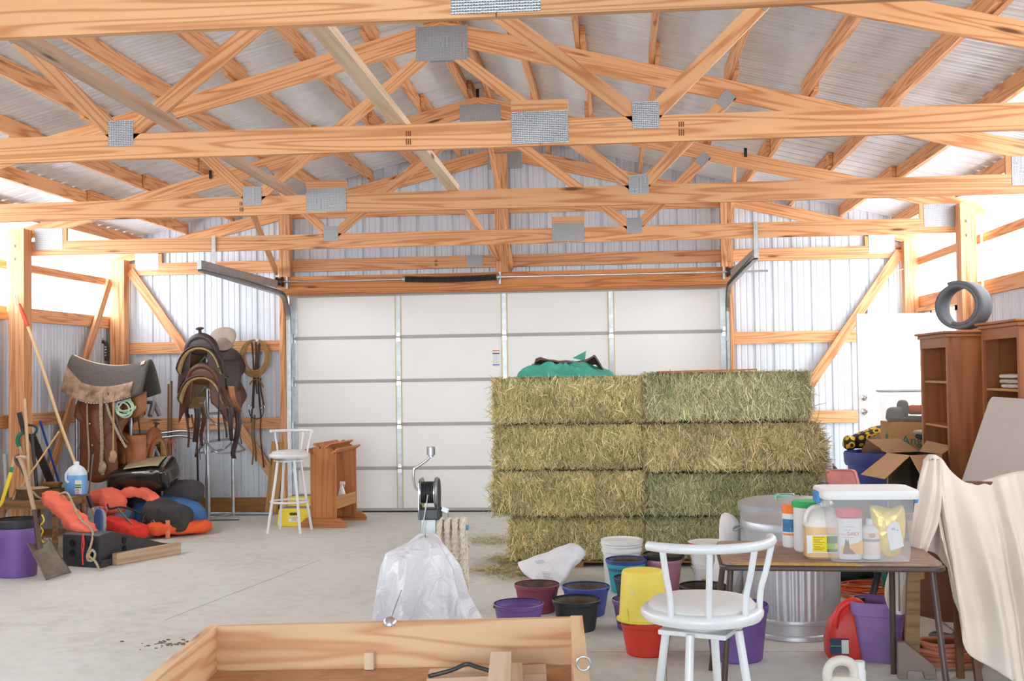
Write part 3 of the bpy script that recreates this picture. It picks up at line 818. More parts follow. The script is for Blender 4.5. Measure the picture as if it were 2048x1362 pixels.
def blade(u, v):
    a, b, c_, d_ = V((-5.119, 9.530, 0.289)), V((-4.975, 9.660, 0.295)), V((-4.910, 9.497, 0.000)) + V(0, 0, .006), V((-4.864, 9.864, 0.000)) + V(0, 0, .006)
    q = a.lerp(b, u).lerp(c_.lerp(d_, u), v); s_ = 1 - (2 * u - 1) ** 2
    return q + V(-.6, -.6, -.4) * (-.03 * s_ * (1 - v * .6)) + V(0, .02, .05) * (2 * u - 1) ** 4 * (1 - v)
MB().sheet(blade, 14, 12).build('blade', mat('worn_steel_blade', '7d7468', rough=.5, metal=.4, var=.3, scale=9), t, smooth=True, solid=.004)
sh = [(-5.293, 9.780, 1.026), (-5.225, 9.740, 0.905), (-5.153, 9.690, 0.735), (-5.091, 9.640, 0.588), (-5.043, 9.600, 0.429), (-5.014, 9.585, 0.259)]
MB().tube(curve(sh[:4], 6), .019, 10).build('handle', PLANKW, t, smooth=True)
MB().tube(curve(sh[3:], 6), [.019] * 6 + [.026] * 7, 10).build('socket', mat('brown_steel', '5b463b', rough=.5, metal=.3, var=.2), t, smooth=True)
MB().tube(curve([(-5.187, 9.720, 0.828), (-5.258, 9.750, 0.936), (-5.321, 9.780, 0.991), (-5.335, 9.790, 1.034), (-5.307, 9.790, 1.052)], 5), .017, 8).build('grip_fork', mat('brown_grip', '4f3d36', rough=.5, var=.2), t, smooth=True)
MB().tube([(-5.330, 9.790, 1.039), (-5.227, 9.770, 1.035)], .016, 10).build('grip', PLANKW, t, smooth=True)

# ---------------------------------------------------------------- black plastic ramp and plank
t = thing('ramp', 'black plastic wheel ramp lying in front of the heap of clothes', 'ramp', (-4.92, 10.8, 0), 0)
A, B, C_ = V(-5.16, 10.29, 0), V(-4.74, 10.15, 0), V(-4.60, 11.42, 0)
m = MB().prism([(0, 0), (0, .29), (.07, .30), (.24, .30), (1.27, .03), (1.27, 0)], B, (C_ - B).normalized(), (0, 0, 1), A - B); m.build('body', BLACKP, t, bevel=.008)
m = MB(); ex = (C_ - B).normalized()
m.prism([(-.02, 0), (-.02, .07), (1.29, .035), (1.29, 0)], B + ex.cross(V(0, 0, 1)) * .03, ex, (0, 0, 1), (A - B) * 1.12); m.build('skirt', BLACKP, t, bevel=.006)
hs_ = []
def hole_shade():
    hs_.append(MB()); return hs_[-1]
nb = ex.cross(V(0, 0, 1)).normalized()
for q, zz in ((.42, .19), (.42, .11)): hole_shade().lathe([(.001, 0), (.034, 0), (.034, .004), (.001, .004)], 16, B + ex * q + V(0, 0, zz) + nb * .003, (nb.to_track_quat('Z', 'Y')).to_matrix())
na = (A - B).normalized(); nf = V(na.y, -na.x, 0) * -1
for q in (.10, .32):
    for zz in (.21, .12): hole_shade().lathe([(.001, 0), (.032, 0), (.032, .004), (.001, .004)], 16, B + na * q + V(0, 0, zz) + (V(0, -1, 0) - na * V(0, -1, 0).dot(na)).normalized() * .003, (V(0, -1, 0) - na * V(0, -1, 0).dot(na)).to_track_quat('Z', 'Y').to_matrix())
DEEP = mat('deep_black', '0c0c0d', rough=.9, var=.1)
for q in hs_: q.build('hole_shade', DEEP, t)  # thin dark discs stand in for the shade inside the holes
one('plank', 'short weathered timber lying on the floor in front of the black ramp', 'plank', MB().board((-4.665, 10.30, .055), (-4.33, 11.0, .055), .105, .062), PLANKW)

one('cord', 'bright yellow cord hanging beside the low table behind the purple bucket', 'cord', MB().tube(curve([(-5.466, 10.500, 0.439), (-5.421, 10.450, 0.389), (-5.445, 10.420, 0.346), (-5.405, 10.400, 0.302), (-5.430, 10.400, 0.242), (-5.396, 10.400, 0.190)], 6), .008, 6), YELLOWP)
# ---------------------------------------------------------------- heap of bags and vests
puffs('life_vest', 'long flat orange life vest on the floor at the front of the heap', [(-5.08, 11.98, .10), (-4.90, 12.10, .10), (-4.72, 12.28, .085), (-4.52, 12.42, .085)], .13, ORANGEV, 'life vests in the heap', .6)
one('strap', 'pale orange webbing buckle strap on the long flat orange life vest', 'strap', MB().box((-4.845, 12.005, .10), (.045, .012, .19), .6), ORFLAG)
puffs('life_vest', 'bright red life vest lying across the floor behind the black ramp', [(-5.50, 11.86, .20), (-5.34, 11.88, .17), (-5.18, 11.86, .12), (-5.05, 11.80, .06)], .15, REDV, 'life vests in the heap', .5)
puffs('life_vest', 'faded salmon life vest on top of the heap under the black bag', [(-5.80, 12.20, .36), (-5.66, 12.14, .44), (-5.52, 12.10, .43), (-5.44, 12.04, .27)], .15, SALMONV, 'life vests in the heap', .6)
puffs('life_vest', 'thin faded orange vest collar arching between the salmon vest and the backpack', [(-5.48, 12.22, .46), (-5.30, 12.26, .47), (-5.12, 12.24, .42), (-5.05, 12.14, .28)], .075, SALMONV, 'life vests in the heap', .8)
one('duffel_bag', 'blue nylon bag half buried in the heap behind the backpack', 'bag', MB().blob((-5.02, 12.45, .19), (.42, .22, .20), 2.6, .035, 6, 3, flat=-.18), DENIM, smooth=True, angle=180)
one('bag', 'light blue fabric bag between the red vest and the low table', 'bag', MB().blob((-5.52, 12.22, .17), (.20, .18, .17), 2.4, .03, 6, 8, flat=-.16), mat('pale_denim', '7F97B4', rough=.9, var=.2, scale=9), smooth=True, angle=180)
t = thing('backpack', 'black backpack lying on the heap in front of the blue bag', 'backpack', (-4.95, 12.22, 0))
MB().blob((-4.93, 12.20, .22), (.27, .17, .16), 3.0, .03, 6, 11, M=Matrix.Rotation(rad(14), 3, 'Y')).build('body', NYLON, t, smooth=True, angle=180)
MB().blob((-4.86, 12.06, .24), (.13, .05, .09), 3.0, .015, 8, 12, M=Matrix.Rotation(rad(14), 3, 'Y')).build('pocket', NYLON, t, smooth=True, angle=180)
MB().tube(curve([(-5.02, 12.08, .34), (-5.10, 12.03, .25), (-5.12, 12.0, .16), (-5.08, 11.98, .20)], 5), .012, 6).build('shoulder_strap', BLACKP, t)
MB().tube(curve([(-5.05, 12.03, .16), (-5.0, 12.0, .2), (-4.98, 11.99, .15)], 5), .006, 6).build('buckle', STEEL, t)
t = thing('sleeping_bag', 'dark rolled sleeping bag lying against the wall above the backpack', 'sleeping bag', (-5.0, 12.72, .34))
MB().blob((-4.98, 12.72, .42), (.26, .15, .14), 3.2, .012, 7, 5, M=Matrix.Rotation(rad(8), 3, 'Z')).build('roll', mat('charcoal_cloth', '4b474b', rough=.9, var=.2), t, smooth=True, angle=180)
MB().tube([(-5.13, 12.70 + .152 * math.cos(a * PI / 12), .42 + .142 * math.sin(a * PI / 12)) for a in range(24)], .012, 6, closed=True).build('band', SUEDE, t)
one('duffel_bag', 'black duffel bag under the shiny plastic sack at the back of the heap', 'bag', MB().blob((-5.40, 12.76, .24), (.50, .26, .24), 2.8, .03, 5, 21, flat=-.22), NYLON, smooth=True, angle=180)
t = thing('plastic_sack', 'full shiny black plastic sack with tan printed patch on top of the heap', 'sack', (-5.34, 12.55, .45))
PLASTB = mat('glossy_black_film', '26241f', rough=.16, var=.3, scale=5, coat=.6, bump=.35, bscale=22)
MS = Matrix.Rotation(rad(-7), 3, 'Y') @ Matrix.Rotation(rad(17), 3, 'X')
MB().blob((-5.34, 12.55, .615), (.36, .25, .15), 5.5, .022, 6, 31, nu=48, nv=28, M=MS).build('body', PLASTB, t, smooth=True, angle=180)
def patch(u, v):
    p = V((u - .5) * .40 + .06, (v - .5) * .30, 0); e = 3.4
    z = .155 * max(0, 1 - (abs(p.x) / .37) ** e - (abs(p.y) / .25) ** e) ** (1 / e) + .022
    return V(-5.34, 12.55, .615) + MS @ V(p.x, p.y, z)
MB().sheet(patch, 12, 10).build('printed_patch', mat('tan_print', 'A8A083', rough=.35, var=.25, scale=10, coat=.3), t, smooth=True, solid=.002)
one('strap', 'black webbing strap trailing over the blue bag below the faded salmon vest', 'strap', MB().tube(curve([(-5.50, 11.97, .40), (-5.46, 11.93, .33), (-5.36, 11.98, .34), (-5.22, 12.02, .30), (-5.14, 12.0, .26)], 6), .011, 6), BLACKP)
one('cloth_strip', 'pink cloth strip hanging below the faded salmon vest beside the red one', 'cloth', MB().sheet(lambda u, v: V(-5.56 + .09 * u + .01 * math.sin(v * 9), 11.90 - .03 * math.sin(u * PI) + .02 * math.sin(u * 12), .36 - .22 * v), 10, 8), mat('pink_cloth', 'DC7B80', rough=.85, var=.15, scale=12), smooth=True, solid=.01)
one('strap', 'teal webbing strap slanting down between the red and long orange vests', 'strap', MB().board((-5.36, 11.92, .33), (-5.16, 11.82, .17), .035, .006, (0, -.5, 1)), mat('teal_web', '6FA898', rough=.8))
t = thing('shoe', 'blue and grey running shoe standing on its heel beside the low table', 'shoe', (-5.46, 11.80, .1))
MB().blob((-5.455, 11.72, .21), (.055, .06, .14), 2.6, .012, 8, 41).build('upper', mat('grey_mesh', 'B9BCC4', rough=.9, var=.15), t, smooth=True, angle=180)
MB().blob((-5.45, 11.655, .21), (.05, .022, .15), 3.0, .006, 8, 42).build('sole', mat('blue_sole', '5C74B8', rough=.7, var=.1), t, smooth=True, angle=180)

# ---------------------------------------------------------------- tools leaning in the left corner
def tool(name, label, cat, a, b, r, m_, **k):
    t = thing(name, label, cat, tuple(b)); MB().tube(resample([a, b], .1), r, 10).build('handle', m_, t, smooth=True); return t
a, b = V((-6.186, 11.440, 2.487)), V((-5.413, 11.687, 0.000))
t = thing('pole_pruner', 'very long wooden pole with red head leaning on the left post', 'pole', tuple(b))
def pp(f): return a.lerp(b, f) + V(.012 * math.sin(f * 9), 0, 0)
MB().tube([pp(k / 20) for k in range(1, 21)], .0165, 10).build('pole', HANDLE, t, smooth=True)
MB().tube([pp(k / 40) for k in range(27, 35)], .021, 10).build('grip', BLACKP, t, smooth=True)
MB().tube([pp(-.01), pp(.02), pp(.05), pp(.085)], [.012, .02, .022, .02], 10).build('head', mat('red_head', 'C9502E', rough=.5, var=.2), t, smooth=True)
MB().tube(curve([pp(-.01), a + V(-.03, 0, .09), a + V(-.06, 0, .13), a + V(-.045, 0, .06), a + V(-.04, 0, .0)], 6), .006, 6).build('hook', STEEL, t, smooth=True)
t = tool('rake', 'pale wooden handle standing upright in front of the left post', 'tool handle', V((-6.076, 11.320, 1.529)), V((-5.994, 11.347, 0.000)), .017, HANDLE)
t = tool('digging_fork', 'black digging fork with D shaped grip standing against the left post', 'fork', V((-6.018, 11.360, 1.163)), V((-5.874, 11.280, 0.000)), .017, BLACKP)
g = [(-6.018, 11.360, 1.153), (-6.093, 11.360, 1.164), (-6.125, 11.360, 1.216), (-6.093, 11.360, 1.251), (-6.007, 11.360, 1.250), (-5.964, 11.360, 1.219), (-5.986, 11.360, 1.168), (-6.018, 11.360, 1.153)]
MB().tube(curve(g, 5), .012, 8).build('grip', BLACKP, t, smooth=True)
one('steel_bar', 'dark flat steel bar leaning across the foot of the left post', 'bar', MB().board((-6.039, 11.400, 1.141), (-6.222, 12.609, 0.000), .075, .03, (1, 0, .3)), mat('rusty_dark_steel', '453e3b', rough=.6, metal=.3, var=.25))
t = tool('broom', 'bright blue broom handle leaning on the wall beside the left post', 'broom', V((-6.135, 11.750, 1.281)), V((-6.186, 12.609, 0.000)), .0125, BLUEP)
t = tool('stake', 'thin pale wooden stake slanting across the tools by the left post', 'stake', V((-5.900, 11.700, 1.170)), V((-5.979, 10.950, 0.573)), .0095, wood('stake_wood', 'E0B478', 'C48F52', rings=3, contrast=.5, knots=False))
MB().tube([V((-5.979, 10.950, 0.573)), V(-6.24, 10.8, .01)], .0095, 8).build('lower_end', HANDLE, t)
t = thing('spade', 'spade with yellow shaft and green collar leaning at the far left', 'spade', (-6.36, 10.9, 0))
MB().tube([(-5.988, 10.950, 0.953), (-5.993, 10.920, 0.857)], .016, 8).build('tip', HANDLE, t)
MB().tube([(-5.993, 10.920, 0.857), (-5.992, 10.900, 0.809)], .019, 8).build('collar', GREENP, t)
MB().tube([(-5.992, 10.900, 0.809), (-6.030, 10.800, 0.526), V(-6.30, 10.75, .2)], .019, 8).build('shaft', YELLOWP, t, smooth=True)
MB().box((-6.315, 10.74, .11), (.17, .012, .22)).build('blade', DKSTEEL, t)
one('stake', 'flat white stake standing at the far left edge', 'stake', MB().board((-6.464, 11.620, 0.944), (-6.487, 11.696, 0.000), .045, .018, (1, 0, 0)), WHITEP)
t = thing('scoop', 'grey plastic grain scoop leaning behind the log slice', 'scoop', (-6.1, 11.6, 0))
def scp(u, v):
    q = V((-6.273, 11.550, 0.832)).lerp(V((-6.460, 11.550, 0.417)), v); q2 = V((-6.153, 11.550, 0.753)).lerp(V((-6.078, 11.550, 0.415)), v)
    return q.lerp(q2, u) + V(0, -.05 * (1 - (2 * u - 1) ** 2), 0)
MB().sheet(scp, 10, 8).build('blade', mat('grey_scoop', '6b6863', rough=.6, var=.15), t, smooth=True, solid=.005)
MB().tube([(-6.191, 11.520, 0.808), (-6.212, 11.550, 0.962)], .016, 8).build('handle', BLACKP, t)
t = thing('hand_saw', 'small saw with green grip hanging on the left post', 'saw', (-6.24, 11.44, 1.0))
MB().tube(curve([(-6.169, 11.440, 1.171), (-6.207, 11.440, 1.140), (-6.218, 11.440, 1.078), (-6.196, 11.440, 1.032)], 5), .02, 8).build('grip', GREENP, t, smooth=True)
MB().tube([(-6.196, 11.440, 1.032), (-6.175, 11.440, 0.964)], .014, 8).build('neck', HANDLE, t)
MB().board((-6.206, 11.450, 1.383), (-6.158, 11.450, 1.191), .05, .008, (1, 0, 0)).build('blade', DKSTEEL, t)
t = tool('metal_rod', 'grey metal rod with black tip standing beside the blue jug', 'rod', V((-5.532, 11.720, 0.971)), V((-5.820, 12.092, 0.000)), .009, GALV)
MB().tube([(-5.521, 11.720, 0.992), (-5.544, 11.720, 0.929)], .011, 8).build('tip', BLACKP, t)

# ---------------------------------------------------------------- saddles
def saddle(loc, rz, label, seatm, skirtm, fendm, sc_=1.0, horn=True, straps=True, fl=.62):
    t = thing('saddle', label, 'saddle', loc, rz, 'western saddles')
    def S(*p): return V(p) * sc_
    L = .34
    def skirt(off, x_, dz, L_):
        def fn(u, v):
            a = (2 * u - 1) * PI / 2; y = (v - .5) * 2 * L_
            dr = dz * (1 - .25 * abs(y / L_) ** 4)
            return S(x_ * math.sin(a) * (1 + .05 * math.cos(a * 3)), y, off - dr * (1 - math.cos(a)) + .03 * (y / L_) ** 2)
        return fn
    MB().sheet(skirt(.02, .29, .36, L), 24, 14).build('skirt', skirtm, t, world=False, smooth=True, solid=.012)
    MB().sheet(skirt(-.005, .272, .35, L - .015), 24, 14).build('lining', FLEECE, t, world=False, smooth=True, solid=.02)
    def seat(u, v):
        a = 2 * u - 1; y = -.27 + v * .46
        return S((.17 - .05 * v) * a, y, .10 - .10 * abs(a) ** 2 + .10 * max(0, .45 - v) ** 1.3 * 1.6 + .05 * max(0, v - .6))
    MB().sheet(seat, 16, 14).build('seat', seatm, t, world=False, smooth=True, solid=.02)
    MB().tube([S(*p) for p in curve([(-.22, .23, -.14), (-.20, .24, -.02), (-.13, .25, .11), (0, .25, .165), (.13, .25, .11), (.20, .24, -.02), (.22, .23, -.14)], 6)], [.034 * sc_ + .014 * sc_ * math.sin(PI * k / 36) for k in range(37)], 12).build('swell', skirtm, t, world=False, smooth=True)
    MB().blob(S(0, .235, .055), tuple(S(.20, .06, .115)), 2.6, .006, 8, 4).build('fork', skirtm, t, world=False, smooth=True)
    if horn:
        MB().lathe([(.026 * sc_, 0), (.02 * sc_, .03 * sc_), (.02 * sc_, .075 * sc_), (.048 * sc_, .085 * sc_), (.05 * sc_, .098 * sc_), (.03 * sc_, .108 * sc_), (.001, .11 * sc_)], 18, S(0, .265, .17), Matrix.Rotation(rad(-12), 3, 'X')).build('horn', LEATHERB, t, world=False, smooth=True)
    MB().blob(S(0, -.30, .17), tuple(S(.185, .028, .14)), 2.2, 0, M=Matrix.Rotation(rad(22), 3, 'X')).build('cantle', seatm, t, world=False, smooth=True)
    for s in (-1, 1):
        def fend(u, v):
            w = .15 - .10 * v ** 2
            return S(s * (.285 + .03 * math.sin(v * 3) - .05 * (2 * u - 1)), .06 + (2 * u - 1) * w, -.12 - fl * v)
        MB().sheet(fend, 6, 14).build('fender', fendm, t, world=False, smooth=True, solid=.008)
        z = -.12 - fl
        MB().tube([S(s * .30, y, zz) for y, zz in curve2([(-.03, z + .03), (-.05, z - .03), (-.075, z - .12), (0, z - .135), (.075, z - .12), (.05, z - .03), (.03, z + .03)])], .012 * sc_, 8).build('stirrup', LEATHERT, t, world=False, smooth=True)
        def jock(u, v):
            return S(s * (.10 + .19 * u + .03 * v), .30 - .05 * u, .02 - .10 * u ** 2 - v * (.30 + .14 * u))
        MB().sheet(jock, 8, 10).build('front_flap', skirtm, t, world=False, smooth=True, solid=.01)
    if straps:
        for k, (x, y, z0, ln, w, mm) in enumerate(((-.26, .20, -.18, .52, .045, LEATHERB), (.25, .18, -.2, .62, .05, LEATHER), (.28, -.10, -.26, .70, .04, LEATHERB), (-.27, .02, -.24, .42, .012, LEATHERB), (.30, -.28, -.2, .8, .012, LEATHERB), (-.28, -.2, -.2, .6, .01, LEATHERB))):
            def strap(u, v): return S(x + .015 * math.sin(v * 5 + k), y + (u - .5) * w + .02 * math.sin(v * 4 + k), z0 - ln * v)
            MB().sheet(strap, 2, 12).build('strap', mm, t, world=False, smooth=True, solid=.005)
    return t
def curve2(p): return [(q.x, q.y) for q in curve([(a, b, 0) for a, b in p], 5)]

def yoke(m, p, q, spread=.17, drop=.14, r=.017):
    """one rest of a pipe rack: ridge tube and the bent rails either side"""
    p, q = V(p), V(q); d = (q - p).normalized(); s = d.cross(V(0, 0, 1)).normalized()
    m.tube([p, q], r, 10)
    for e in (-1, 1):
        m.tube(curve([p, p + s * e * spread * .5 - V(0, 0, drop * .6), p + s * e * spread + d * .06 - V(0, 0, drop), q + s * e * spread - d * .06 - V(0, 0, drop), q + s * e * spread * .5 - V(0, 0, drop * .6), q], 6), r * .75, 8)
t = thing('saddle_rack', 'galvanised pipe saddle rack carrying the two stacked saddles, back wall', 'rack', (-4.86, 13.74, 0))
f0, b0 = V(-4.93, 13.46, 0), V(-4.80, 13.98, 0)
for q in (f0, b0): MB().tube([q, q + V(0, 0, 2.02)], .021, 12).build('upright', GALV, t, smooth=True)
for z in (.95, 1.28, 1.62, 1.97):
    m = MB(); yoke(m, f0 + V(-.01, -.03, z), b0 + V(.01, .03, z)); m.build('saddle_rest', GALV, t, smooth=True)
m = MB(); m.tube([f0 + V(-.20, -.03, .022), f0 + V(.36, .06, .022)], .021, 10); m.tube([b0 + V(-.55, 0, .022), b0 + V(.50, .02, .022)], .021, 10); m.tube([f0 + V(0, 0, .022), b0 + V(0, 0, .022)], .018, 10); m.build('foot_tube', GALV, t, smooth=True)
SU = saddle((-4.90, 13.52, 2.04), rad(172), 'upper saddle of the stacked pair, horn up and grey suede cantle', SUEDE, LEATHERB, LEATHERB, .98, fl=.40)
SLo = saddle((-4.88, 13.50, 1.69), rad(173), 'lower saddle of the stacked pair with pale fleece showing under its arch', LEATHER, LEATHER, LEATHER, .98, horn=False, fl=.34)
def hang(par, pts, w0, w1, m_, lab=None):
    P = curve(pts, 6)
    def fn(u, v): return at_(P, v) + V((u - .5) * (w0 + (w1 - w0) * v), .012 * math.sin(u * PI) - .02 * (u - .5), 0)
    MB().sheet(fn, 3, 18).build('strap', m_, par, smooth=True, solid=.006, label=lab)
def at_(P, u):
    k = u * (len(P) - 1); i = min(int(k), len(P) - 2); return P[i].lerp(P[i + 1], k - i)
hang(SU, [(-4.521, 13.120, 1.612), (-4.491, 13.100, 1.478), (-4.451, 13.120, 1.378), (-4.413, 13.150, 1.319)], .085, .035, LEATHERT, 'orange tan strap')
hang(SLo, [(-4.931, 13.150, 1.366), (-4.933, 13.120, 1.162), (-4.970, 13.150, 0.962)], .085, .07, LEATHERB)
hang(SLo, [(-4.892, 13.160, 1.424), (-4.856, 13.140, 1.219), (-4.893, 13.140, 1.044), (-4.886, 13.150, 0.915)], .06, .04, LEATHER)
hang(SLo, [(-4.549, 13.160, 1.361), (-4.530, 13.120, 1.158), (-4.527, 13.140, 0.970)], .075, .05, LEATHERB)
hang(SLo, [(-4.484, 13.200, 1.359), (-4.445, 13.150, 1.156), (-4.476, 13.150, 0.981), (-4.513, 13.150, 0.835), (-4.502, 13.150, 0.765)], .08, .06, LEATHERB)
hang(SU, [(-4.655, 13.080, 1.830), (-4.641, 13.050, 1.510), (-4.653, 13.060, 1.220), (-4.656, 13.080, 0.975)], .02, .03, LEATHERB)
hang(SLo, [(-4.957, 13.180, 0.984), (-4.961, 13.200, 0.689), (-4.972, 13.240, 0.363), (-4.993, 13.260, 0.184)], .028, .03, LEATHERB)
# left rack: its arms reach out from a post on the left
t = thing('saddle_rack', 'galvanised pipe saddle rack under the felt pad beside the corner', 'rack', (-6.05, 12.8, 0))
MB().tube([(-6.27, 12.86, 0), (-6.27, 12.86, 1.84)], .022, 12).build('upright', GALV, t, smooth=True)
MB().tube([(-5.62, 12.86, 0), (-5.62, 12.86, 1.50)], .022, 12).build('upright', GALV, t, smooth=True)
MB().tube([(-6.4, 12.86, .023), (-5.2, 12.86, .023)], .022, 10).build('foot_tube', GALV, t, smooth=True)
for z in (1.44, .93):
    m = MB(); m.tube([(-6.27, 12.86, z), (-5.34, 12.82, z)], .02, 10)
    for x in (-6.12, -5.60, -5.34):
        for s in (-1, 1): m.tube([(x, 12.84, z), (x + .01, 12.84 + s * .13, z - .15)], .027, 12)
    m.build('saddle_rest', GALV, t, smooth=True)
saddle((-5.80, 12.72, 1.50), rad(-90), 'dark brown saddle with long fender hidden under the felt pad', LEATHER, LEATHERR, LEATHERR, .9, horn=False, straps=False, fl=.45)
saddle((-5.56, 12.90, .99), rad(-90), 'tan saddle on the lower arm of the corner rack', LEATHERT, LEATHERT, LEATHERT, .8, horn=True, straps=False, fl=.35)
t = thing('saddle_fender', 'broad dark brown leather flap hanging below the felt pad', 'saddle flap', (-5.82, 12.50, .6))
MB().sheet(lambda u, v: (-6.05 + u * (.38 + .07 * v), 12.47 - .05 * math.sin(u * PI) + .02 * math.sin(v * 3), 1.58 - v * (.92 + .10 * math.sin(u * PI))), 12, 16).build('flap', LEATHERR, t, smooth=True, solid=.012)
for z in (1.47, 1.22, .98): MB().lathe([(.001, 0), (.014, 0), (.012, .008), (.001, .010)], 12, (-5.93 + (1.47 - z) * .12, 12.41, z), Matrix.Rotation(PI / 2, 3, 'X')).build('concho', STEEL, t, smooth=True)
t = thing('leather_skirt', 'orange tan leather skirt with rounded corners at the right of the corner rack', 'saddle skirt', (-5.42, 12.6, .9))
MB().sheet(lambda u, v: (-5.50 + u * .20, 12.55 - .04 * math.sin(u * PI), 1.58 - v * (.30 - .08 * u) - .03 * math.sin(u * 3)), 10, 8).build('upper_flap', LEATHERT, t, smooth=True, solid=.012)
MB().sheet(lambda u, v: (-5.55 + u * .24, 12.56 - .05 * math.sin(u * PI), 1.08 - v * (.40 - .10 * (2 * u - 1) ** 2)), 10, 8).build('lower_flap', LEATHERT, t, smooth=True, solid=.012)
# felt pad over it
t = thing('saddle_pad', 'thick charcoal felt saddle pad with cowhide trim draped over the corner rack', 'saddle pad', (-5.75, 12.6, 1.5))
def padfn(u, v):
    x = -6.22 + u * .93; a = (v - .5) * 2; sag = .10 * (1 - (2 * u - .95) ** 2)
    dr = .40 * abs(a) ** 1.6 * (1 + .07 * math.sin(u * 5))
    return V(x + .05 * abs(a) * (1 if u > .8 else 0) * 0, 12.66 + a * .27, 2.00 - sag - dr - .09 * u)
MB().sheet(padfn, 30, 24).build('felt', FELT, t, smooth=True, solid=.03)
def trim(u, v):
    vv = -.005 + v * (.16 + .10 * max(0, 1 - u * 4)); p = padfn(.01 + u * .86, vv); q = padfn(.01 + u * .86, vv + .01); n = V(0, -1, .35)
    return p + n.normalized() * .024
MB().sheet(trim, 30, 6).build('hide_trim', HIDE, t, smooth=True, solid=.006)
MB().sheet(lambda u, v: padfn(.02 + u * .72, .47 + v * .06) + V(0, 0, .018), 24, 4).build('spine_strip', mat('cream_piping', 'D5C6A6', rough=.8), t, smooth=True, solid=.006)
MB().sheet(lambda u, v: padfn(.90 + u * .05, .36 + v * .1) + V(0, -.012, .022), 4, 4).build('spot', mat('pink_patch', 'CDA796', rough=.7), t, smooth=True, solid=.005)
m = MB()
for k in range(26): p = trim(k / 25, .02); m.lathe([(.001, 0), (.006, 0), (.001, .004)], 6, p + V(0, -.004, 0), Matrix.Rotation(PI / 2, 3, 'X'))
m.build('stud', STEEL, t)
# ropes hanging from the rack
def hrope(label, pts, r, mm, knot=None):
    t = thing('rope', label, 'rope', tuple(pts[-1])); MB().rope(curve(pts, 8), r).build('strand', mm, t, smooth=True)
    if knot: MB().blob(knot, (.04, .04, .07), 2.2, .015, 20, 3).build('knot', mm, t, smooth=True, angle=180)
    return t
hrope('thick hemp lead rope with a big frayed knot hanging down the brown flap', [(-5.748, 12.380, 1.567), (-5.751, 12.370, 1.317), (-5.741, 12.370, 1.039), (-5.747, 12.370, 0.818), (-5.741, 12.380, 0.650)], .021, ROPEC, (-5.736, 12.370, 0.734))
hrope('thin tan rope with a small end knot beside the thick hemp rope', [(-5.610, 12.380, 1.548), (-5.607, 12.370, 1.204), (-5.615, 12.370, 0.861)], .011, mat('tan_rope', 'C9A27C', rough=.9), (-5.615, 12.370, 0.850))
hrope('grey rope slanting across the brown flap to the right', [(-5.734, 12.400, 1.566), (-5.651, 12.380, 1.315), (-5.549, 12.380, 1.092), (-5.478, 12.400, 0.952)], .015, ROPEC)
hrope('dark grey braided rope slanting beside the grey rope on the flap', [(-5.687, 12.410, 1.565), (-5.591, 12.400, 1.286), (-5.532, 12.420, 1.090), (-5.472, 12.440, 1.005)], .012, mat('dark_rope', '6d6559', rough=.9, var=.3, scale=60))
hrope('slim grey rope hanging at the left edge of the brown flap', [(-5.930, 12.410, 1.569), (-5.922, 12.400, 1.206), (-5.906, 12.400, 0.872), (-5.918, 12.400, 0.678)], .010, ROPEC)
gp = []
for k in range(120):
    a = k / 24 * 2 * PI; rr = .085 + .012 * math.sin(a * 1.7)
    gp.append((-5.53 + .012 * math.sin(a * .63) + rr * 1.15 * math.cos(a) + k * .0004, 12.42 + .010 * math.sin(a * .9), 1.40 + rr * .9 * math.sin(a) + .03 * math.cos(a * .4)))
one('rope', 'coil of pale green rope hanging under the front of the felt pad', 'rope', MB().tube(gp, .010, 8), mat('pale_green_rope', 'B9D6BF', rough=.8, var=.1), smooth=True)
t = thing('halter', 'black halter strap with white markings hanging on the left wall above the pad', 'halter', (-6.485, 14.000, 1.943))
MB().tube(curve([(-6.518, 14.000, 1.943), (-6.517, 14.000, 2.082), (-6.504, 14.000, 2.170), (-6.464, 14.000, 2.182), (-6.432, 14.000, 2.144), (-6.433, 14.000, 1.942)], 6), .022, 8).build('strap', BLACKP, t, smooth=True)
MB().tube(curve([(-6.488, 13.980, 2.182), (-6.461, 13.980, 2.232), (-6.435, 13.980, 2.181)], 5), .004, 6).build('wire_hook', STEEL, t)
m = MB()
for k in range(4): m.box(V((-6.427, 13.960, 2.118)) + V(0, 0, -.035 * k), (.025, .004, .010), M=Matrix.Rotation(.5 * (-1) ** k, 3, 'Y'))
m.build('marking', LABELW, t)

# bent pipe stand behind, hay fork handles with tape
t = thing('pipe_stand', 'bent galvanised pipe stand between the heap and the stacked saddles', 'pipe stand', (-5.2, 13.5, 0))
for dz, dy in ((0, 0), (.055, .10)):
    MB().tube(curve([(-5.85, 13.55 + dy, .955 + dz), (-5.55, 13.55 + dy, .99 + dz), (-5.28, 13.55 + dy, 1.01 + dz), (-5.08, 13.55 + dy, .95 + dz), (-4.985, 13.55 + dy, .78 + dz), (-4.985, 13.55 + dy, .4), (-4.985, 13.55 + dy, .0)], 8), .0145, 10).build('pipe', GALV, t, smooth=True)
MB().tube([(-5.86, 13.55, .96), (-5.86, 13.55, 0)], .0145, 10).build('pipe', GALV, t)
t = thing('hay_fork', 'pair of old wooden tool handles tied with orange tape against the back wall', 'tool handle', (-5.802, 14.471, 0.000))
for a, b in (((-5.629, 14.100, 1.678), (-5.696, 14.206, 0.000)), ((-5.668, 14.100, 1.641), (-5.729, 14.207, 0.000))): MB().tube(resample([a, b], .2), .015, 8).build('handle', OLDWOOD, t, smooth=True)
m = MB(); c = V((-5.622, 14.020, 0.915))
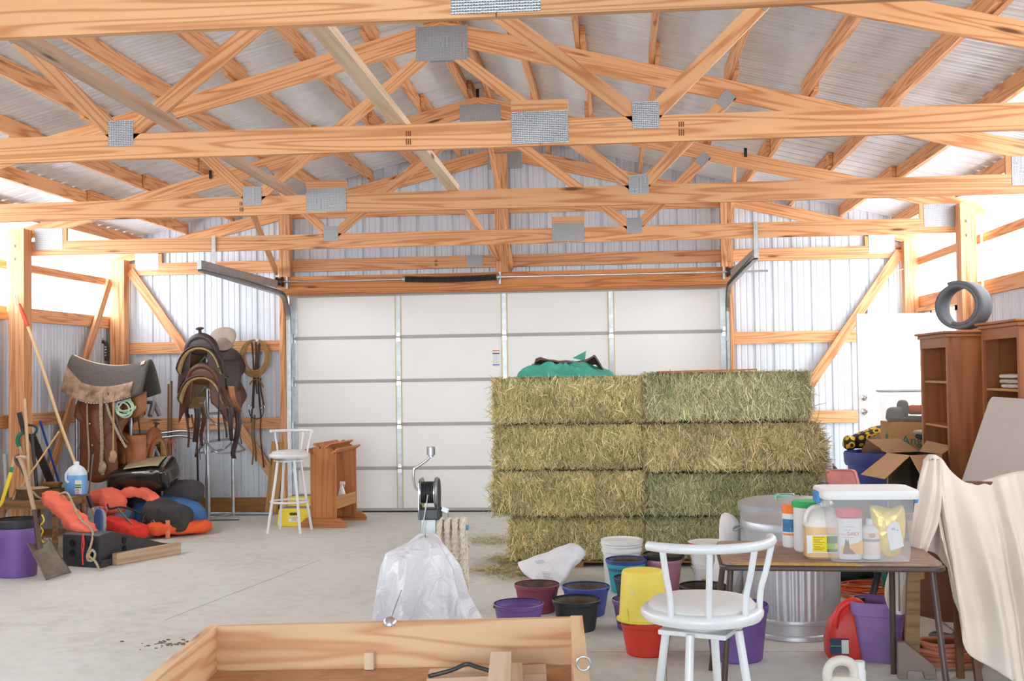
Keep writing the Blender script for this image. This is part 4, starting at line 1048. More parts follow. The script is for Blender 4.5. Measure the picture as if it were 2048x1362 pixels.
for k in range(7): a = k * 2.4; m.tube(curve([c, c + V(.05 * math.cos(a), -.02, .03 * math.sin(a)), c + V(.09 * math.cos(a) , -.01, .05 * math.sin(a) - .05 * (k % 3))], 4), .007, 5)
m.tube(curve([c, c + V(-.12, 0, .03), c + V(-.22, 0, -.02)], 4), .004, 5); m.build('orange_tape', ORFLAG, t)
# lariat and bridles
lp = []
for k in range(24 * 13):
    a = k / 24 * 2 * PI; j = k // 24
    rr = 1 + .13 * math.sin(j * 2.1 + 1); sh_ = .016 * math.sin(j * 1.7)
    lp.append((-4.555 + sh_ + .158 * rr * math.sin(a), 14.13 - .006 * (j % 5), 1.965 + .215 * (rr if math.cos(a) < 0 else 1) * math.cos(a) + .02 * math.sin(j * 1.3) * (math.cos(a) < 0)))
t = thing('lariat', 'coiled tan lariat rope hanging on the girt left of the overhead door', 'rope', (-4.555, 14.1, 1.7))
MB().tube(lp, .0075, 6).build('coil', mat('lariat_tan', 'B08B55', rough=.7, var=.25, scale=20), t, smooth=True)
MB().tube([(-4.52, 14.08, 2.19), (-4.50, 14.075, 2.16)], .018, 8).build('tie', LABELW, t)
t = thing('bridle', 'leather bridles with reins and bits hanging below the coiled lariat', 'bridle', (-4.54, 14.12, .9))
for k, (x, z0, z1) in enumerate(((-4.60, 2.15, 1.15), (-4.565, 2.15, 1.32), (-4.53, 2.12, 1.50), (-4.50, 2.14, 1.2), (-4.47, 1.70, 1.30))):
    MB().sheet(lambda u, v: (x + .02 * math.sin(v * 4 + k) + (u - .5) * .022, 14.145 - .01 * k * .3, z0 + (z1 - z0) * v), 1, 14).build('strap', LEATHERB if k % 2 else LEATHER, t, solid=.005)
MB().tube(curve([(-4.62, 14.10, 1.62), (-4.56, 14.09, 1.68), (-4.48, 14.09, 1.66), (-4.44, 14.10, 1.58)], 6), .009, 6).build('browband', LEATHERT, t)
MB().tube(curve([(-4.63, 14.10, 1.30), (-4.60, 14.09, 1.22), (-4.53, 14.09, 1.19), (-4.46, 14.09, 1.22), (-4.44, 14.10, 1.30)], 6), .007, 6).build('bit', DKSTEEL, t)
for x in (-4.615, -4.45): MB().tube([(x + .022 * math.cos(a * PI / 8), 14.09, 1.33 + .03 * math.sin(a * PI / 8)) for a in range(16)], .005, 6, closed=True).build('ring', STEEL, t)
for k, (x, z1) in enumerate(((-4.585, .62), (-4.555, .66), (-4.475, .58))):
    MB().tube(curve([(x, 14.1, 1.24), (x - .01, 14.1, 1.0), (x + .01, 14.09, .8), (x - .005 + .02 * k, 14.08, z1)], 6), .0095, 6).build('rein', mat('rein_%d' % k, ('8a6f45', '6d5a3c', '6b3f28')[k], rough=.8, var=.3, scale=60), t)
one('board', 'rough pale board leaning against the left door post behind the white stool', 'board', MB().board((-4.358, 14.117, 0.000), (-4.231, 14.000, 0.897), .16, .03, (1, 0, 0)), wood('rough_board', 'BE955C', '8A6438', rings=6, contrast=.6))
for k, (px_, lab) in enumerate((((-4.739, 14.438, 0.000), 'small reddish brick at the foot of the back wall, nearer the pipe rack'), ((-4.643, 14.489, 0.000), 'small reddish brick at the foot of the back wall, nearer the leaning board'))):
    one('brick', lab, 'brick', MB().box(V(px_) + V(0, 0, .045 + .02 * k), (.14, .09, .075), .5 + k, M=Matrix.Rotation(.5 + k, 3, 'Z') @ Matrix.Rotation(.35 * k, 3, 'Y')), mat('old_brick_%d' % k, 'A87466', rough=.9, var=.2, scale=20), bevel=.006)

# ================================================================ bar stools
def stool():
    t = thing('bar_stool', 'white metal bar stool with its back to the camera, in front of the worn table', 'stool', (0, 0, 0), 0, 'white bar stools')
    k = dict(world=False, smooth=True)
    MB().lathe([(.001, .815), (.19, .815), (.212, .822), (.222, .838), (.222, .85), (.212, .862), (.19, .866), (.001, .866)], 40).build('seat_rim', STOOLW, t, **k)
    MB().lathe([(.19, .862), (.194, .872), (.18, .888), (.12, .898), (.001, .902)], 40).build('cushion', VINYL, t, **k)
    MB().lathe([(.001, .79), (.10, .79), (.10, .815), (.001, .815)], 24).build('swivel', STOOLW, t, **k)
    MB().box((0, 0, .782), (.25, .25, .018), PI / 4).build('seat_plate', STOOLW, t, world=False, bevel=.004)
    for i in range(4):
        a = PI / 4 + i * PI / 2; c, s = math.cos(a), math.sin(a)
        MB().tube([(.135 * c, .135 * s, .785), (.17 * c, .17 * s, .55), (.265 * c, .265 * s, 0)], .0155, 12).build('leg', STOOLW, t, **k)
    MB().tube([(.205 * math.cos(a * PI / 24), .205 * math.sin(a * PI / 24), .335) for a in range(48)], .0125, 10, closed=True).build('foot_ring', STOOLW, t, **k)
    rail = [(.255 * math.sin(q), -.255 * math.cos(q), 1.105) for q in [(-72 + 144 * j / 24) * PI / 180 for j in range(25)]]
    MB().tube(rail, .0175, 12).build('back_rail', STOOLW, t, **k)
    for q in (-58, -20, 20, 58):
        a = rad(q); s, c = math.sin(a), -math.cos(a)
        MB().tube(curve([(.205 * s, .205 * c, .85), (.212 * s, .212 * c, .93), (.232 * s, .232 * c, 1.0), (.255 * s, .255 * c, 1.10)], 5), .0115, 10).build('spindle', STOOLW, t, **k)
    return t
st = stool(); st.location = (.283, 4.27, 0); st.rotation_euler = (0, 0, rad(23))
dup(st, (-3.66, 12.52, 0), rad(176), 'white metal bar stool standing by the yellow steps near the overhead door')

# ================================================================ yellow steps, saddle stand, spray bottle
t = thing('step_stool', 'yellow plastic two step stool behind the far white stool', 'step stool', (-3.71, 13.15, 0))
m = MB(); m.prism([(0, .02), (.01, .0), (.40, .0), (.41, .02), (.39, .195), (.375, .205), (.035, .205), (.02, .195)], (-3.93, 12.93, 0), (1, 0, 0), (0, 0, 1), (0, .26, 0)); m.build('lower_step', YELLOWP, t, bevel=.01)
m = MB(); m.prism([(0, 0), (.34, .0), (.33, .30), (.315, .315), (.025, .315), (.01, .30)], (-3.89, 13.19, 0), (1, 0, 0), (0, 0, 1), (0, .25, 0)); m.build('upper_step', YELLOWP, t, bevel=.01)
TREAD = mat('grey_tread', '8b8c88', rough=.9, var=.2, scale=50)
MB().span(-3.88, -3.57, 12.95, 13.17, .204, .209).build('tread', TREAD, t); MB().span(-3.85, -3.59, 13.21, 13.42, .314, .319).build('tread', TREAD, t)
m = MB(); m.prism([(.055 * math.cos(a * PI / 10) * .5 + (.03 if math.cos(a * PI / 10) > 0 else -.03), .016 * math.sin(a * PI / 10)) for a in range(20)], (-3.725, 12.9285, .145), (1, 0, 0), (0, 0, 1), (0, -.003, 0)); m.build('handle_hole_shade', mat('dark_olive', '4d4615', rough=.8), t)  # dark plate painted as the shaded inside of the hand hole
MB().span(-3.79, -3.665, 12.926, 12.929, .058, .115).build('warning_label', LABELW, t)
text('warning_text', 'WARNING', .022, (-3.784, 12.9255, .093), (1, 0, 0), (0, 0, 1), REDINK, t, sx=1.0)
m = MB(); m.span(-3.755, -3.70, 12.9245, 12.9258, .085, .088)
m.span(-3.755, -3.70, 12.9245, 12.9258, .077, .080); m.span(-3.755, -3.70, 12.9245, 12.9258, .069, .072); m.build('label_lines', REDINK, t)

t = thing('saddle_stand', 'stained wooden saddle stand with slatted peaked top before the overhead door', 'saddle stand', (-3.32, 13.15, 0))
ax = V(.085, .62, 0); sd = V(1, -.06, 0)
pan = [(-.15, .05), (.15, .05), (.15, .86), (.0, .955), (-.15, .865)]
for o in (V(-3.365, 12.85, 0), V(-3.365, 12.85, 0) + ax):
    m = MB().prism(pan, o, sd, (0, 0, 1), ax.normalized() * .022); m.uv = [[(b, a) for a, b in u] for u in m.uv]; m.build('end_panel', REDWOOD, t)
    q = o + (V(0, -.035, 0) if o.y < 13 else V(0, .024, 0))
    MB().prism([(-.26, 0), (.26, 0), (.27, .03), (.26, .055), (.20, .105), (-.20, .105), (-.265, .05)], q, sd, (0, 0, 1), (0, .034, 0)).build('foot_board', REDWOOD, t)
for x, z, an in ((-.155, .862, 33), (-.065, .922, 33), (.065, .925, -33), (.155, .868, -33)):
    a = V(-3.365, 12.80, 0) + sd * x + V(0, 0, z); b = a + ax * 1.14
    w_ = Matrix.Rotation(rad(an), 3, 'Y') @ V(0, 0, 1)
    MB().board(a + w_ * .0, b, .018, .085, w_).build('top_slat', REDWOOD, t)
a = V(-3.365, 12.87, .275) + sd * .14
MB().board(a, a + ax * .97, .135, .02).build('shelf_rail', wood('light_shelf', 'C48D55', '97602F', rings=6, contrast=.6), t)
MB().board(V(-3.365, 12.87, .22), V(-3.365, 12.87, .22) + ax * .97, .02, .27).build('shelf', REDWOOD, t)
c = (-3.235, 13.2, .232)
t = thing('spray_bottle', 'white spray bottle on the shelf of the wooden saddle stand', 'spray bottle', c)
MB().lathe([(.001, 0), (.046, 0), (.05, .01), (.048, .09), (.026, .17), (.018, .20), (.001, .20)], 20, c).build('body', WHITEPL, t, smooth=True)
m = MB(); m.box((c[0] + .008, c[1], c[2] + .235), (.06, .026, .036)); m.box((c[0] - .004, c[1], c[2] + .21), (.032, .028, .024)); m.box((c[0] + .03, c[1], c[2] + .205), (.007, .012, .035)); m.build('trigger_head', WHITEPL, t, bevel=.003)

# ================================================================ hay
def hay_mat():
    m, t, b = nodes('hay'); at = nn(t, 'ShaderNodeAttribute', attribute_name='Col'); oi = nn(t, 'ShaderNodeObjectInfo')
    mx = nn(t, 'ShaderNodeMix', data_type='RGBA', blend_type='MULTIPLY'); mx.inputs[0].default_value = 1
    t.links.new(at.outputs['Color'], mx.inputs[6]); t.links.new(oi.outputs['Color'], mx.inputs[7])
    t.links.new(mx.outputs[2], b.inputs['Base Color']); b.inputs['Roughness'].default_value = .75; b.inputs['Specular IOR Level'].default_value = .25
    return m
HAY = hay_mat()
HAYC = mat('hay_core', '514c2e', rough=.95, var=.4, scale=14, bump=.8, bscale=50, aniso=(3, 3, 1))
STRAWC = np.array([lin(h)[:3] for h in ('E2D4A2', 'EFE4BE', 'CBC38C', 'B4B284', '9CA070', 'C0B88A', 'DCC898', '848960')])
def stems(name, seed, n, sampler, parent=None, lo=.05, hi=.15, zl=None):
    """loose stems as thin bent blades; sampler gives base point, growth direction, outward normal"""
    rg = np.random.default_rng(seed)
    P, D, N = sampler(rg, n); sag_ = 0
    L = rg.uniform(lo, hi, n)[:, None]; w = rg.uniform(.0014, .0042, n)[:, None]
    D = D / np.linalg.norm(D, axis=1)[:, None]
    S = np.cross(D, N); S /= np.maximum(np.linalg.norm(S, axis=1), 1e-6)[:, None]
    bend = rg.normal(0, .22, n)[:, None] * S + rg.normal(.06, .12, n)[:, None] * N
    mid = P + D * L * .5 + bend * L * .25; end = P + D * L + bend * L * .9
    v = np.stack([P - S * w, P + S * w, mid - S * w, mid + S * w, end - S * w * .5, end + S * w * .5], 1).reshape(-1, 3)
    if zl:
        j = np.repeat(rg.uniform(-.012, .02, n) * (rg.random(n) < .8) + rg.uniform(0, .03, n) * (rg.random(n) < .12), 6)
        v[:, 2] = np.clip(v[:, 2], -zl[0] - j, zl[1] + j); k = np.repeat(rg.uniform(-.006, .016, n), 6); v[:, 0] = np.minimum(v[:, 0], zl[2] + k) if zl[3] > 0 else np.maximum(v[:, 0], -zl[2] - k)
    i = np.arange(n)[:, None] * 6
    f = np.concatenate([i + np.array([[0, 1, 3, 2]]), i + np.array([[2, 3, 5, 4]])], 1).reshape(-1, 4)
    me = bpy.data.meshes.new(name)
    me.vertices.add(len(v)); me.vertices.foreach_set('co', v.ravel())
    me.loops.add(f.size); me.loops.foreach_set('vertex_index', f.ravel())
    me.polygons.add(len(f)); me.polygons.foreach_set('loop_start', np.arange(0, f.size, 4)); me.polygons.foreach_set('loop_total', np.full(len(f), 4))
    me.update()
    pat = np.array([noise.noise(V(*(p * 4)) + V(seed, 0, 0)) for p in P])
    ix = rg.integers(0, 8, n); c = STRAWC[ix] * rg.uniform(.6, 1.2, n)[:, None] * (1 + .45 * pat)[:, None]
    c = np.clip(c, 0, 1); col = np.ones((n, 6, 4)); col[:, :, :3] = c[:, None, :]
    a = me.color_attributes.new('Col', 'FLOAT_COLOR', 'POINT'); a.data.foreach_set('color', col.ravel())
    me.materials.append(HAY)
    o = bpy.data.objects.new(name, me); link(o)
    if parent: o.parent = parent
    return o
def bale_sampler(L, D, H):
    def s(rg, n):
        face = rg.choice(6, n, p=[.50, .17, .14, .14, .03, .02])   # front, top, left, right, back, bottom
        u = rg.uniform(-1, 1, n); v = rg.uniform(-1, 1, n)
        P = np.zeros((n, 3)); N = np.zeros((n, 3)); T = np.zeros((n, 3))
        hx, hy, hz = L / 2, D / 2, H / 2
        for k, (nx, ny, nz) in enumerate(((0, -1, 0), (0, 0, 1), (-1, 0, 0), (1, 0, 0), (0, 1, 0), (0, 0, -1))):
            q = face == k; N[q] = (nx, ny, nz)
            if ny: P[q] = np.stack([u[q] * hx, np.full(q.sum(), ny * hy), v[q] * hz], 1); T[q] = (0, 0, 1)
            elif nz: P[q] = np.stack([u[q] * hx, v[q] * hy, np.full(q.sum(), nz * hz)], 1); T[q] = (0, 1, 0)
            else: P[q] = np.stack([np.full(q.sum(), nx * hx), u[q] * hy, v[q] * hz], 1); T[q] = (0, 0, 1)
        r = np.maximum(np.abs(P[:, 0]) / hx - .95, 0) * 3 + np.maximum(np.abs(P[:, 2]) / hz - .80, 0) * 1.6 * (ny_ := (np.abs(N[:, 1]) > .5) + .5 * (np.abs(N[:, 0]) > .5))
        B = np.cross(N, T); ang = rg.normal(0, .55, n); sg = rg.choice([-1, 1], n)
        Dr = T * (np.cos(ang) * sg)[:, None] + B * np.sin(ang)[:, None] + N * np.abs(rg.normal(.05, .22, n))[:, None]
        wv = np.array([noise.noise(V(*(q * 5 + hx * 7))) for q in P])
        P = P + N * (rg.uniform(-.014, .012, n) + .022 * wv)[:, None] - N * (r * .12)[:, None] - Dr * .04
        P[:, 2] = np.clip(P[:, 2], -hz + .012, hz + .004)
        return P, Dr, N
    return s
def bale(i, x0, x1, z0, z1, label, tint, y0=10.2, D=.56, rz=0, n=17000):
    L, H = x1 - x0, z1 - z0
    t = thing('hay_bale', label, 'hay bale', ((x0 + x1) / 2, y0 + D / 2, (z0 + z1) / 2), rad(rz), 'stacked hay bales')
    m = MB(); m.blob((0, 0, 0), (L / 2 - .002, D / 2 - .014, H / 2 - .006), 8, .012, 6, i, 44, 26)
    m.build('core', HAYC, t, world=False, smooth=True, angle=180)
    s = stems('stems', 100 + i, n, bale_sampler(L - .016, D, H - .028), t, .05, .17, (H / 2 - .014, H / 2 + (.012 if 'topmost' in label else -.012), L / 2 + .003, 1 if 'left' in label else -1)); s['kind'] = 'stuff'; s.color = tint
    for y in (-.14, .0, .14):
        MB().tube([(-L / 2 - .002, y, -H / 2 + .03), (-L / 2 - .002, y, H / 2 - .03), (-L / 2 + .03, y, H / 2 + .001), (L / 2 - .03, y, H / 2 + .001), (L / 2 + .002, y, H / 2 - .03), (L / 2 + .002, y, -H / 2 + .03)], .0022, 5).build('twine', ORFLAG, t, world=False)
    return t
LT, GT = (1.22, 1.16, 1.0, 1), (1.06, 1.10, 1.08, 1)
lay = ((.058, .440), (.444, .852), (.856, 1.258), (1.262, 1.660))
for k, (x0, x1, w_, y0, r_) in enumerate(((-.99, .19, 'bottom', 10.22, 0), (-1.14, .192, 'second from the bottom', 10.19, .5), (-1.12, .184, 'third from the bottom', 10.20, -.5), (-1.125, .188, 'topmost', 10.19, .4))):
    bale(k, x0, x1, lay[k][0], lay[k][1], 'yellow green hay bale, %s of the left stack%s' % (w_, ', under the green tarp' if k == 3 else ''), LT, y0, .56, r_)
lay2 = ((.058, .440), (.444, .822), (.826, 1.258), (1.262, 1.688))
for k, (x0, x1, w_, y0, tint) in enumerate(((.199, 1.66, 'bottom', 10.22, GT), (.199, 1.70, 'second from the bottom', 10.21, (.96, 1.02, .98, 1)), (.192, 1.70, 'browner and third from the bottom', 10.19, (1.20, 1.12, 1.02, 1)), (.195, 1.645, 'topmost', 10.20, (1.10, 1.15, 1.16, 1)))):
    bale(10 + k, x0, x1, lay2[k][0], lay2[k][1], 'greyish hay bale, %s of the right stack%s' % (w_, ', under the brown board' if k == 3 else ''), tint, y0, .58, (-.4, .3, -.5, .4)[k])
def tuft(rg, n):
    P = np.stack([rg.normal(1.68, .02, n), 10.22 + rg.uniform(0, .4, n), rg.normal(.98, .10, n)], 1)
    Dr = np.stack([np.abs(rg.normal(.8, .4, n)), rg.normal(0, .4, n), rg.normal(-.1, .6, n)], 1); N = np.tile([0, -1.0, 0], (n, 1)); return P, Dr, N
o = tag(stems('loose_hay', 77, 900, tuft, None, .06, .17), 'tuft of straw sticking out of the right end of the browner bale', 'straw', kind='stuff'); o.color = (1.12, 1.05, .95, 1)
def ground(rg, n):
    k = rg.integers(0, 4, n); C = np.array([(-1.326, 11.793, 0.000), (-1.069, 10.066, 0.000), (-0.788, 9.820, 0.000), (-1.055, 10.601, 0.000)])[:, :2]; S = np.array([(.25, .35), (.28, .22), (.3, .18), (.16, .3)])
    xy = C[k] + rg.normal(0, 1, (n, 2)) * S[k] * .6
    P = np.concatenate([xy, rg.uniform(.002, .014, (n, 1))], 1); a = rg.uniform(0, 2 * PI, n)
    return P, np.stack([np.cos(a), np.sin(a), rg.uniform(-.02, .06, n)], 1), np.tile([0, 0, 1.0], (n, 1))
o = tag(stems('loose_hay', 78, 2600, ground, None, .03, .10), 'loose hay scattered on the concrete left of the bales', 'loose hay', kind='stuff'); o.color = (1.05, 1.0, .8, 1)
PALLETW = wood('pallet_wood', 'A77A4E', '6e4a2a', rings=5, contrast=.6)
for x0, x1, lab in ((-.93, .16, 'low wooden pallet under the left hay stack'), (.24, 1.62, 'low wooden pallet under the right hay stack')):
    t = thing('pallet', lab, 'pallet', ((x0 + x1) / 2, 10.5, 0), 0, 'pallets under the hay')
    for x in (x0 + .04, (x0 + x1) / 2, x1 - .04): MB().span(x - .04, x + .04, 10.21, 10.76, 0, .04).build('runner', PALLETW, t)
    for y in (10.25, 10.36, 10.48, 10.60, 10.72): MB().span(x0, x1, y - .04, y + .04, .0405, .054).build('deck_board', PALLETW, t)
# tarp and board on top
t = thing('tarp', 'crumpled green tarp with brown reverse lying on the left hay stack', 'tarp', (-.48, 10.5, 1.68))
TARPG = mat('green_tarp', '4DAE9A', rough=.5, var=.12, scale=10); TARPB = mat('brown_tarp', '6E5A52', rough=.75, var=.12, scale=10)
def ridge(p): return 1 - abs(noise.noise(p))
def tg(u, v):
    x = -.92 + .88 * u; y = 10.24 + .46 * v
    env = (math.sin(PI * min(1, max(0, u)) ** .8)) ** .6 * min(1, v * 5) ** .7 * min(1, (1 - v) * 4 + .15)
    h = .105 * env * (.30 + .75 * ridge(V(x * 3.4 + y * 3, y * 6, 1)) ** 3 + .20 * ridge(V(x * 8 - y * 9, y * 8, 4)) ** 3 + .30 * abs(math.sin(x * 10 + y * 16 + 2.5 * noise.noise(V(x * 3, y * 4, 2)))) ** 1.5)
    return (x, y - .02 * math.sin(u * 9), 1.676 + max(h, 0))
MB().sheet(tg, 70, 36).build('green_side', TARPG, t, smooth=True, solid=.004, angle=35)
def tb(u, v):
    x = -.80 + .66 * u; y = 10.40 + .26 * v
    top = (.14, .175, .155, .145, .135, .13, .145, .19, .05); k = u * 8; i = min(int(k), 7); h = top[i] + (top[i + 1] - top[i]) * (k - i)
    if u < .06: h *= u / .06
    return (x, y + .02 * math.sin(u * 11), 1.682 + h * (.55 + .45 * math.sin(PI * min(1, .25 + v * .75))) + .012 * noise.noise(V(x * 12, y * 9, 0)))
MB().sheet(tb, 60, 16).build('brown_side', TARPB, t, smooth=True, solid=.006, angle=35)
MB().sheet(lambda u, v: V((-0.304, 10.620, 1.909)) * (1 - v) + (V((-0.429, 10.620, 1.846)) * (1 - u) + V((-0.314, 10.600, 1.817)) * u) * v, 6, 6).build('green_corner', TARPG, t, solid=.004)
one('board', 'thin reddish brown board lying on top of the right hay stack', 'board', MB().board((.33, 10.29, 1.706), (1.19, 10.29, 1.716), .014, .22), REDWOOD)
# white feed sack on the floor
t = thing('feed_sack', 'crumpled white woven feed sack lying on the floor in front of the left hay stack', 'sack', (-.6, 9.55, 0))
WOVEN = mat('white_woven', 'E9EAEE', rough=.55, var=.03, scale=6, bump=.25, bscale=9)
outl = [(-0.864, 9.500, 0.146), (-0.760, 9.500, 0.195), (-0.636, 9.500, 0.228), (-0.545, 9.500, 0.269), (-0.437, 9.500, 0.313), (-0.356, 9.500, 0.301), (-0.300, 9.500, 0.228), (-0.348, 9.450, 0.179), (-0.408, 9.400, 0.114), (-0.488, 9.350, 0.011), (-0.588, 9.330, 0.002), (-0.689, 9.340, 0.032), (-0.795, 9.400, 0.074)]
OL = curve(outl, 6, closed=True); cen = sum(OL, V(0, 0, 0)) / len(OL)
def sackf(u, v):
    k = u * len(OL); i = int(k) % len(OL); q = OL[i].lerp(OL[(i + 1) % len(OL)], k - int(k))
    a = (v - .5) * PI; r = math.cos(a); d = math.sin(a)
    p = cen.lerp(q, r ** .55 if r > 0 else 0)
    w_ = .10 * d * (1 if d < 0 else .9); p = p + V(0, w_ + .035 * (1 - 2 * abs(noise.noise(p * 8 + V(0, d * 2, 0)))), .02 * noise.noise(p * 9 + V(3, d, 0)) * r)
    p.z = max(p.z, .004); return p
MB().sheet(sackf, 60, 18, cu=True).build('body', WOVEN, t, smooth=True, angle=60)
m = MB(); m.sheet(lambda u, v: V((-0.656, 9.285, 0.130)) + V(.13 * u + .02 * v, .0, -.015 * u - .06 * v), 2, 2); m.build('printed_label', LABELW, t, solid=.002)
m = MB()
for k in range(5): a = V((-0.644, 9.281, 0.111)) + V(.004 * k, 0, -.012 * k); m.board(a, a + V(.07 - .012 * (k % 3), 0, -.008), .004, .0012)
for k in range(3): a = V((-0.710, 9.375, 0.187)) + V(.008 * k, 0, -.010 * k); m.board(a, a + V(.07, 0, .012), .004, .0012)
m.build('faint_print', mat('faint_print', 'B9BEC8', rough=.7), t)

rg_ = random.Random(5); m = MB()
for k in range(46):
    p = V((-2.941, 7.270, 0.000)) + V(rg_.gauss(0, .09), rg_.gauss(0, .05), .002); r_ = rg_.uniform(.003, .012)
    m.blob(p, (r_ * 1.5, r_, r_ * .5), 2, .3 * r_, 60, k, 8, 5)
tag(m.build('dirt', DIRTM := mat('dry_dirt', '7d6a52', rough=.95, var=.3)), 'small scatter of dry dirt on the concrete left of the trailer', 'dirt', kind='stuff')
# ================================================================ buckets
DIRTY = mat('feed_residue', '6a5b4c', rough=.95, var=.35, scale=18)
def bucket(c, rim, h, m_, label, taper=.78, bail=True, group='feed buckets', dirty=True, ba=0.0, cat='bucket', nm='bucket'):
    t = thing(nm, label, cat, c, ba, group); b = rim * taper
    pail([(b - .006, 0), (b, .005), (b + (rim - b) * .78, h * .80), (rim * .965, h * .84), (rim, h * .86), (rim + .004, h * .97), (rim, h), (rim - .006, h)], (0, 0, 0)).build('body', m_, t, world=False, smooth=True)
    if dirty: MB().lathe([(.001, .010), (b - .012, .010), (b + (rim - b) * .80 - .0075, h * .80), (rim - .0075, h * .93)], 28, cap=False).build('residue', DIRTY, t, world=False, smooth=True)
    if bail:
        pts = [(rim * 1.02 * math.cos(a), -abs(rim * 1.0 * math.sin(a)), h * .92 + .012 * math.sin(a)) for a in [PI * k / 18 for k in range(19)]]
        MB().tube(pts, .0028, 6).build('bail_handle', DKSTEEL, t, world=False, smooth=True)
        for s in (-1, 1): MB().tube([(s * rim * .98, 0, h * .92), (s * rim * 1.06, 0, h * .92)], .007, 8).build('bail_ear', DKSTEEL, t, world=False)
    return t
MAROON = mat('maroon_plastic', '8A4052', rough=.55, var=.15, scale=9); NAVY = mat('navy_plastic', '23415C', rough=.55, var=.15)
BLUEB = mat('blue_bucket', '44529F', rough=.5, var=.12, scale=9); TEAL = mat('teal_bucket', '1F98A4', rough=.5, var=.08)
REDB = mat('red_bucket', 'D63A2C', rough=.45, var=.08); PINK = mat('dusty_pink', 'C98AA2', rough=.55, var=.12)
YELB = mat('butter_yellow', 'F6E05C', rough=.5, var=.04)
bucket((-.69, 7.62, 0), .163, .205, PURPLE, 'bright purple bucket at the front left of the floor buckets', dirty=False, ba=.4)
bucket((-.62, 8.34, 0), .160, .20, MAROON, 'maroon bucket behind the bright purple one', ba=2.6)
bucket((-.315, 7.76, 0), .158, .205, BLACKP, 'black bucket with brown residue between the bright purple and dull purple buckets', ba=2.8)
bucket((-.265, 8.24, 0), .166, .205, BLUEB, 'blue bucket on the floor behind the black bucket', ba=2.7)
bucket((.085, 8.62, 0), .155, .20, NAVY, 'dark navy bucket half hidden behind the yellow upturned bucket', ba=2.5)
bucket((.075, 7.80, 0), .150, .20, PURPLED, 'dull purple bucket just left of the red bucket', ba=2.6)
bucket((.025, 9.10, 0), .150, .225, TEAL, 'teal bucket holding a blue bucket in front of the white pail', dirty=False, bail=False)
t = bucket((.025, 9.10, .07), .158, .185, BLUEB, 'blue bucket nested in the teal bucket', ba=.9)
bucket((.316, 9.20, 0), .150, .24, PINK, 'dusty pink bucket holding a black bucket beside the hay', dirty=False, bail=False)
bucket((.316, 9.20, .10), .158, .18, BLACKP, 'black bucket nested in the dusty pink bucket', ba=2.9)
bucket((.56, 8.30, 0), .165, .20, BLACKP, 'black bucket on the floor behind the near white stool', ba=2.4)
bucket((.44, 7.72, 0), .158, .20, PURPLED, 'dusty purple bucket under the near white stool seat', ba=2.5)
bucket((.138, 7.12, 0), .160, .205, REDB, 'red bucket with the yellow bucket standing upside down on it', ba=.2, dirty=False)
t = thing('bucket', 'butter yellow bucket standing upside down on the red bucket', 'bucket', (.118, 7.12, .207), 0, 'feed buckets')
pail([(.162, 0), (.164, .012), (.150, .014), (.147, .02), (.128, .285), (.120, .298)], (0, 0, 0)).build('body', YELB, t, world=False, smooth=True)
MB().lathe([(.001, .298), (.120, .298), (.1, .299), (.095, .292), (.001, .292)], 36).build('base', YELB, t, world=False, smooth=True)
m = MB(); m.prism([(0, 0), (.045, 0), (.032, .075)], (-.135, -.10, .012), (1, -.55, 0), (.05, .03, 1), (.01, .018, 0)); m.build('gusset', YELB, t, world=False)
m = MB(); m.lathe([(.001, 0), (.009, 0), (.001, .002)], 10, (-.062, -.128, .185), Matrix.Rotation(PI / 2, 3, 'X')); m.build('white_spot', LABELW, t, world=False)
t = bucket((.665, 7.02, 0), .19, .325, PURPLE, 'large scuffed purple bucket behind the near white stool, beside the ribbed can', .80, bail=False, dirty=False)
def white_pail(c, label, h=.355, r=.162, lid=True, lidm=None):
    t = thing('pail', label, 'pail', c, 0, 'white feed pails')
    pail([(r * .86, 0), (r * .87, .006), (r * .955, h * .70), (r * .96, h * .72), (r * 1.03, h * .725), (r * 1.03, h * .78), (r * .97, h * .785), (r * .975, h * .84), (r * 1.03, h * .845), (r * 1.03, h * .89), (r * .98, h * .90), (r * .985, h * .95)], (0, 0, 0)).build('body', WHITEPL, t, world=False, smooth=True)
    if lid:
        MB().lathe([(r * .99, h * .90), (r * 1.05, h * .905), (r * 1.05, h * .99), (r * 1.02, h * 1.0), (r * .93, h * 1.0), (r * .92, h * .965), (.001, h * .965)], 36, cap=False).build('lid', lidm or WHITEPL, t, world=False, smooth=True)
    pts = [(r * 1.05 * math.cos(a), -r * 1.05 * math.sin(a) * .6, h * .80 - .12 * math.sin(a)) for a in [PI * k / 16 for k in range(17)]]
    MB().tube(pts, .0022, 6).build('bail_handle', GALV, t, world=False)
    return t
white_pail((-.008, 9.48, 0), 'white lidded pail in front of the left hay stack')
t = white_pail((.69, 9.16, 0), 'lower white pail of the two beside the worn table', .25, .155, False)
t2 = white_pail((.665, 9.16, .215), 'upper white pail with red edged lid stacked beside the worn table', .165, .150, True)
MB().lathe([(.1575, .150), (.159, .152), (.159, .160), (.156, .163)], 36, cap=False).build('red_seal', mat('red_lid', 'D23B3F', rough=.5), t2, world=False, smooth=True)
MB().span(.60, .69, 8.995, 9.003, .075, .115).build('tan_label', mat('tan_label', 'C9A868', rough=.6, var=.2), t)

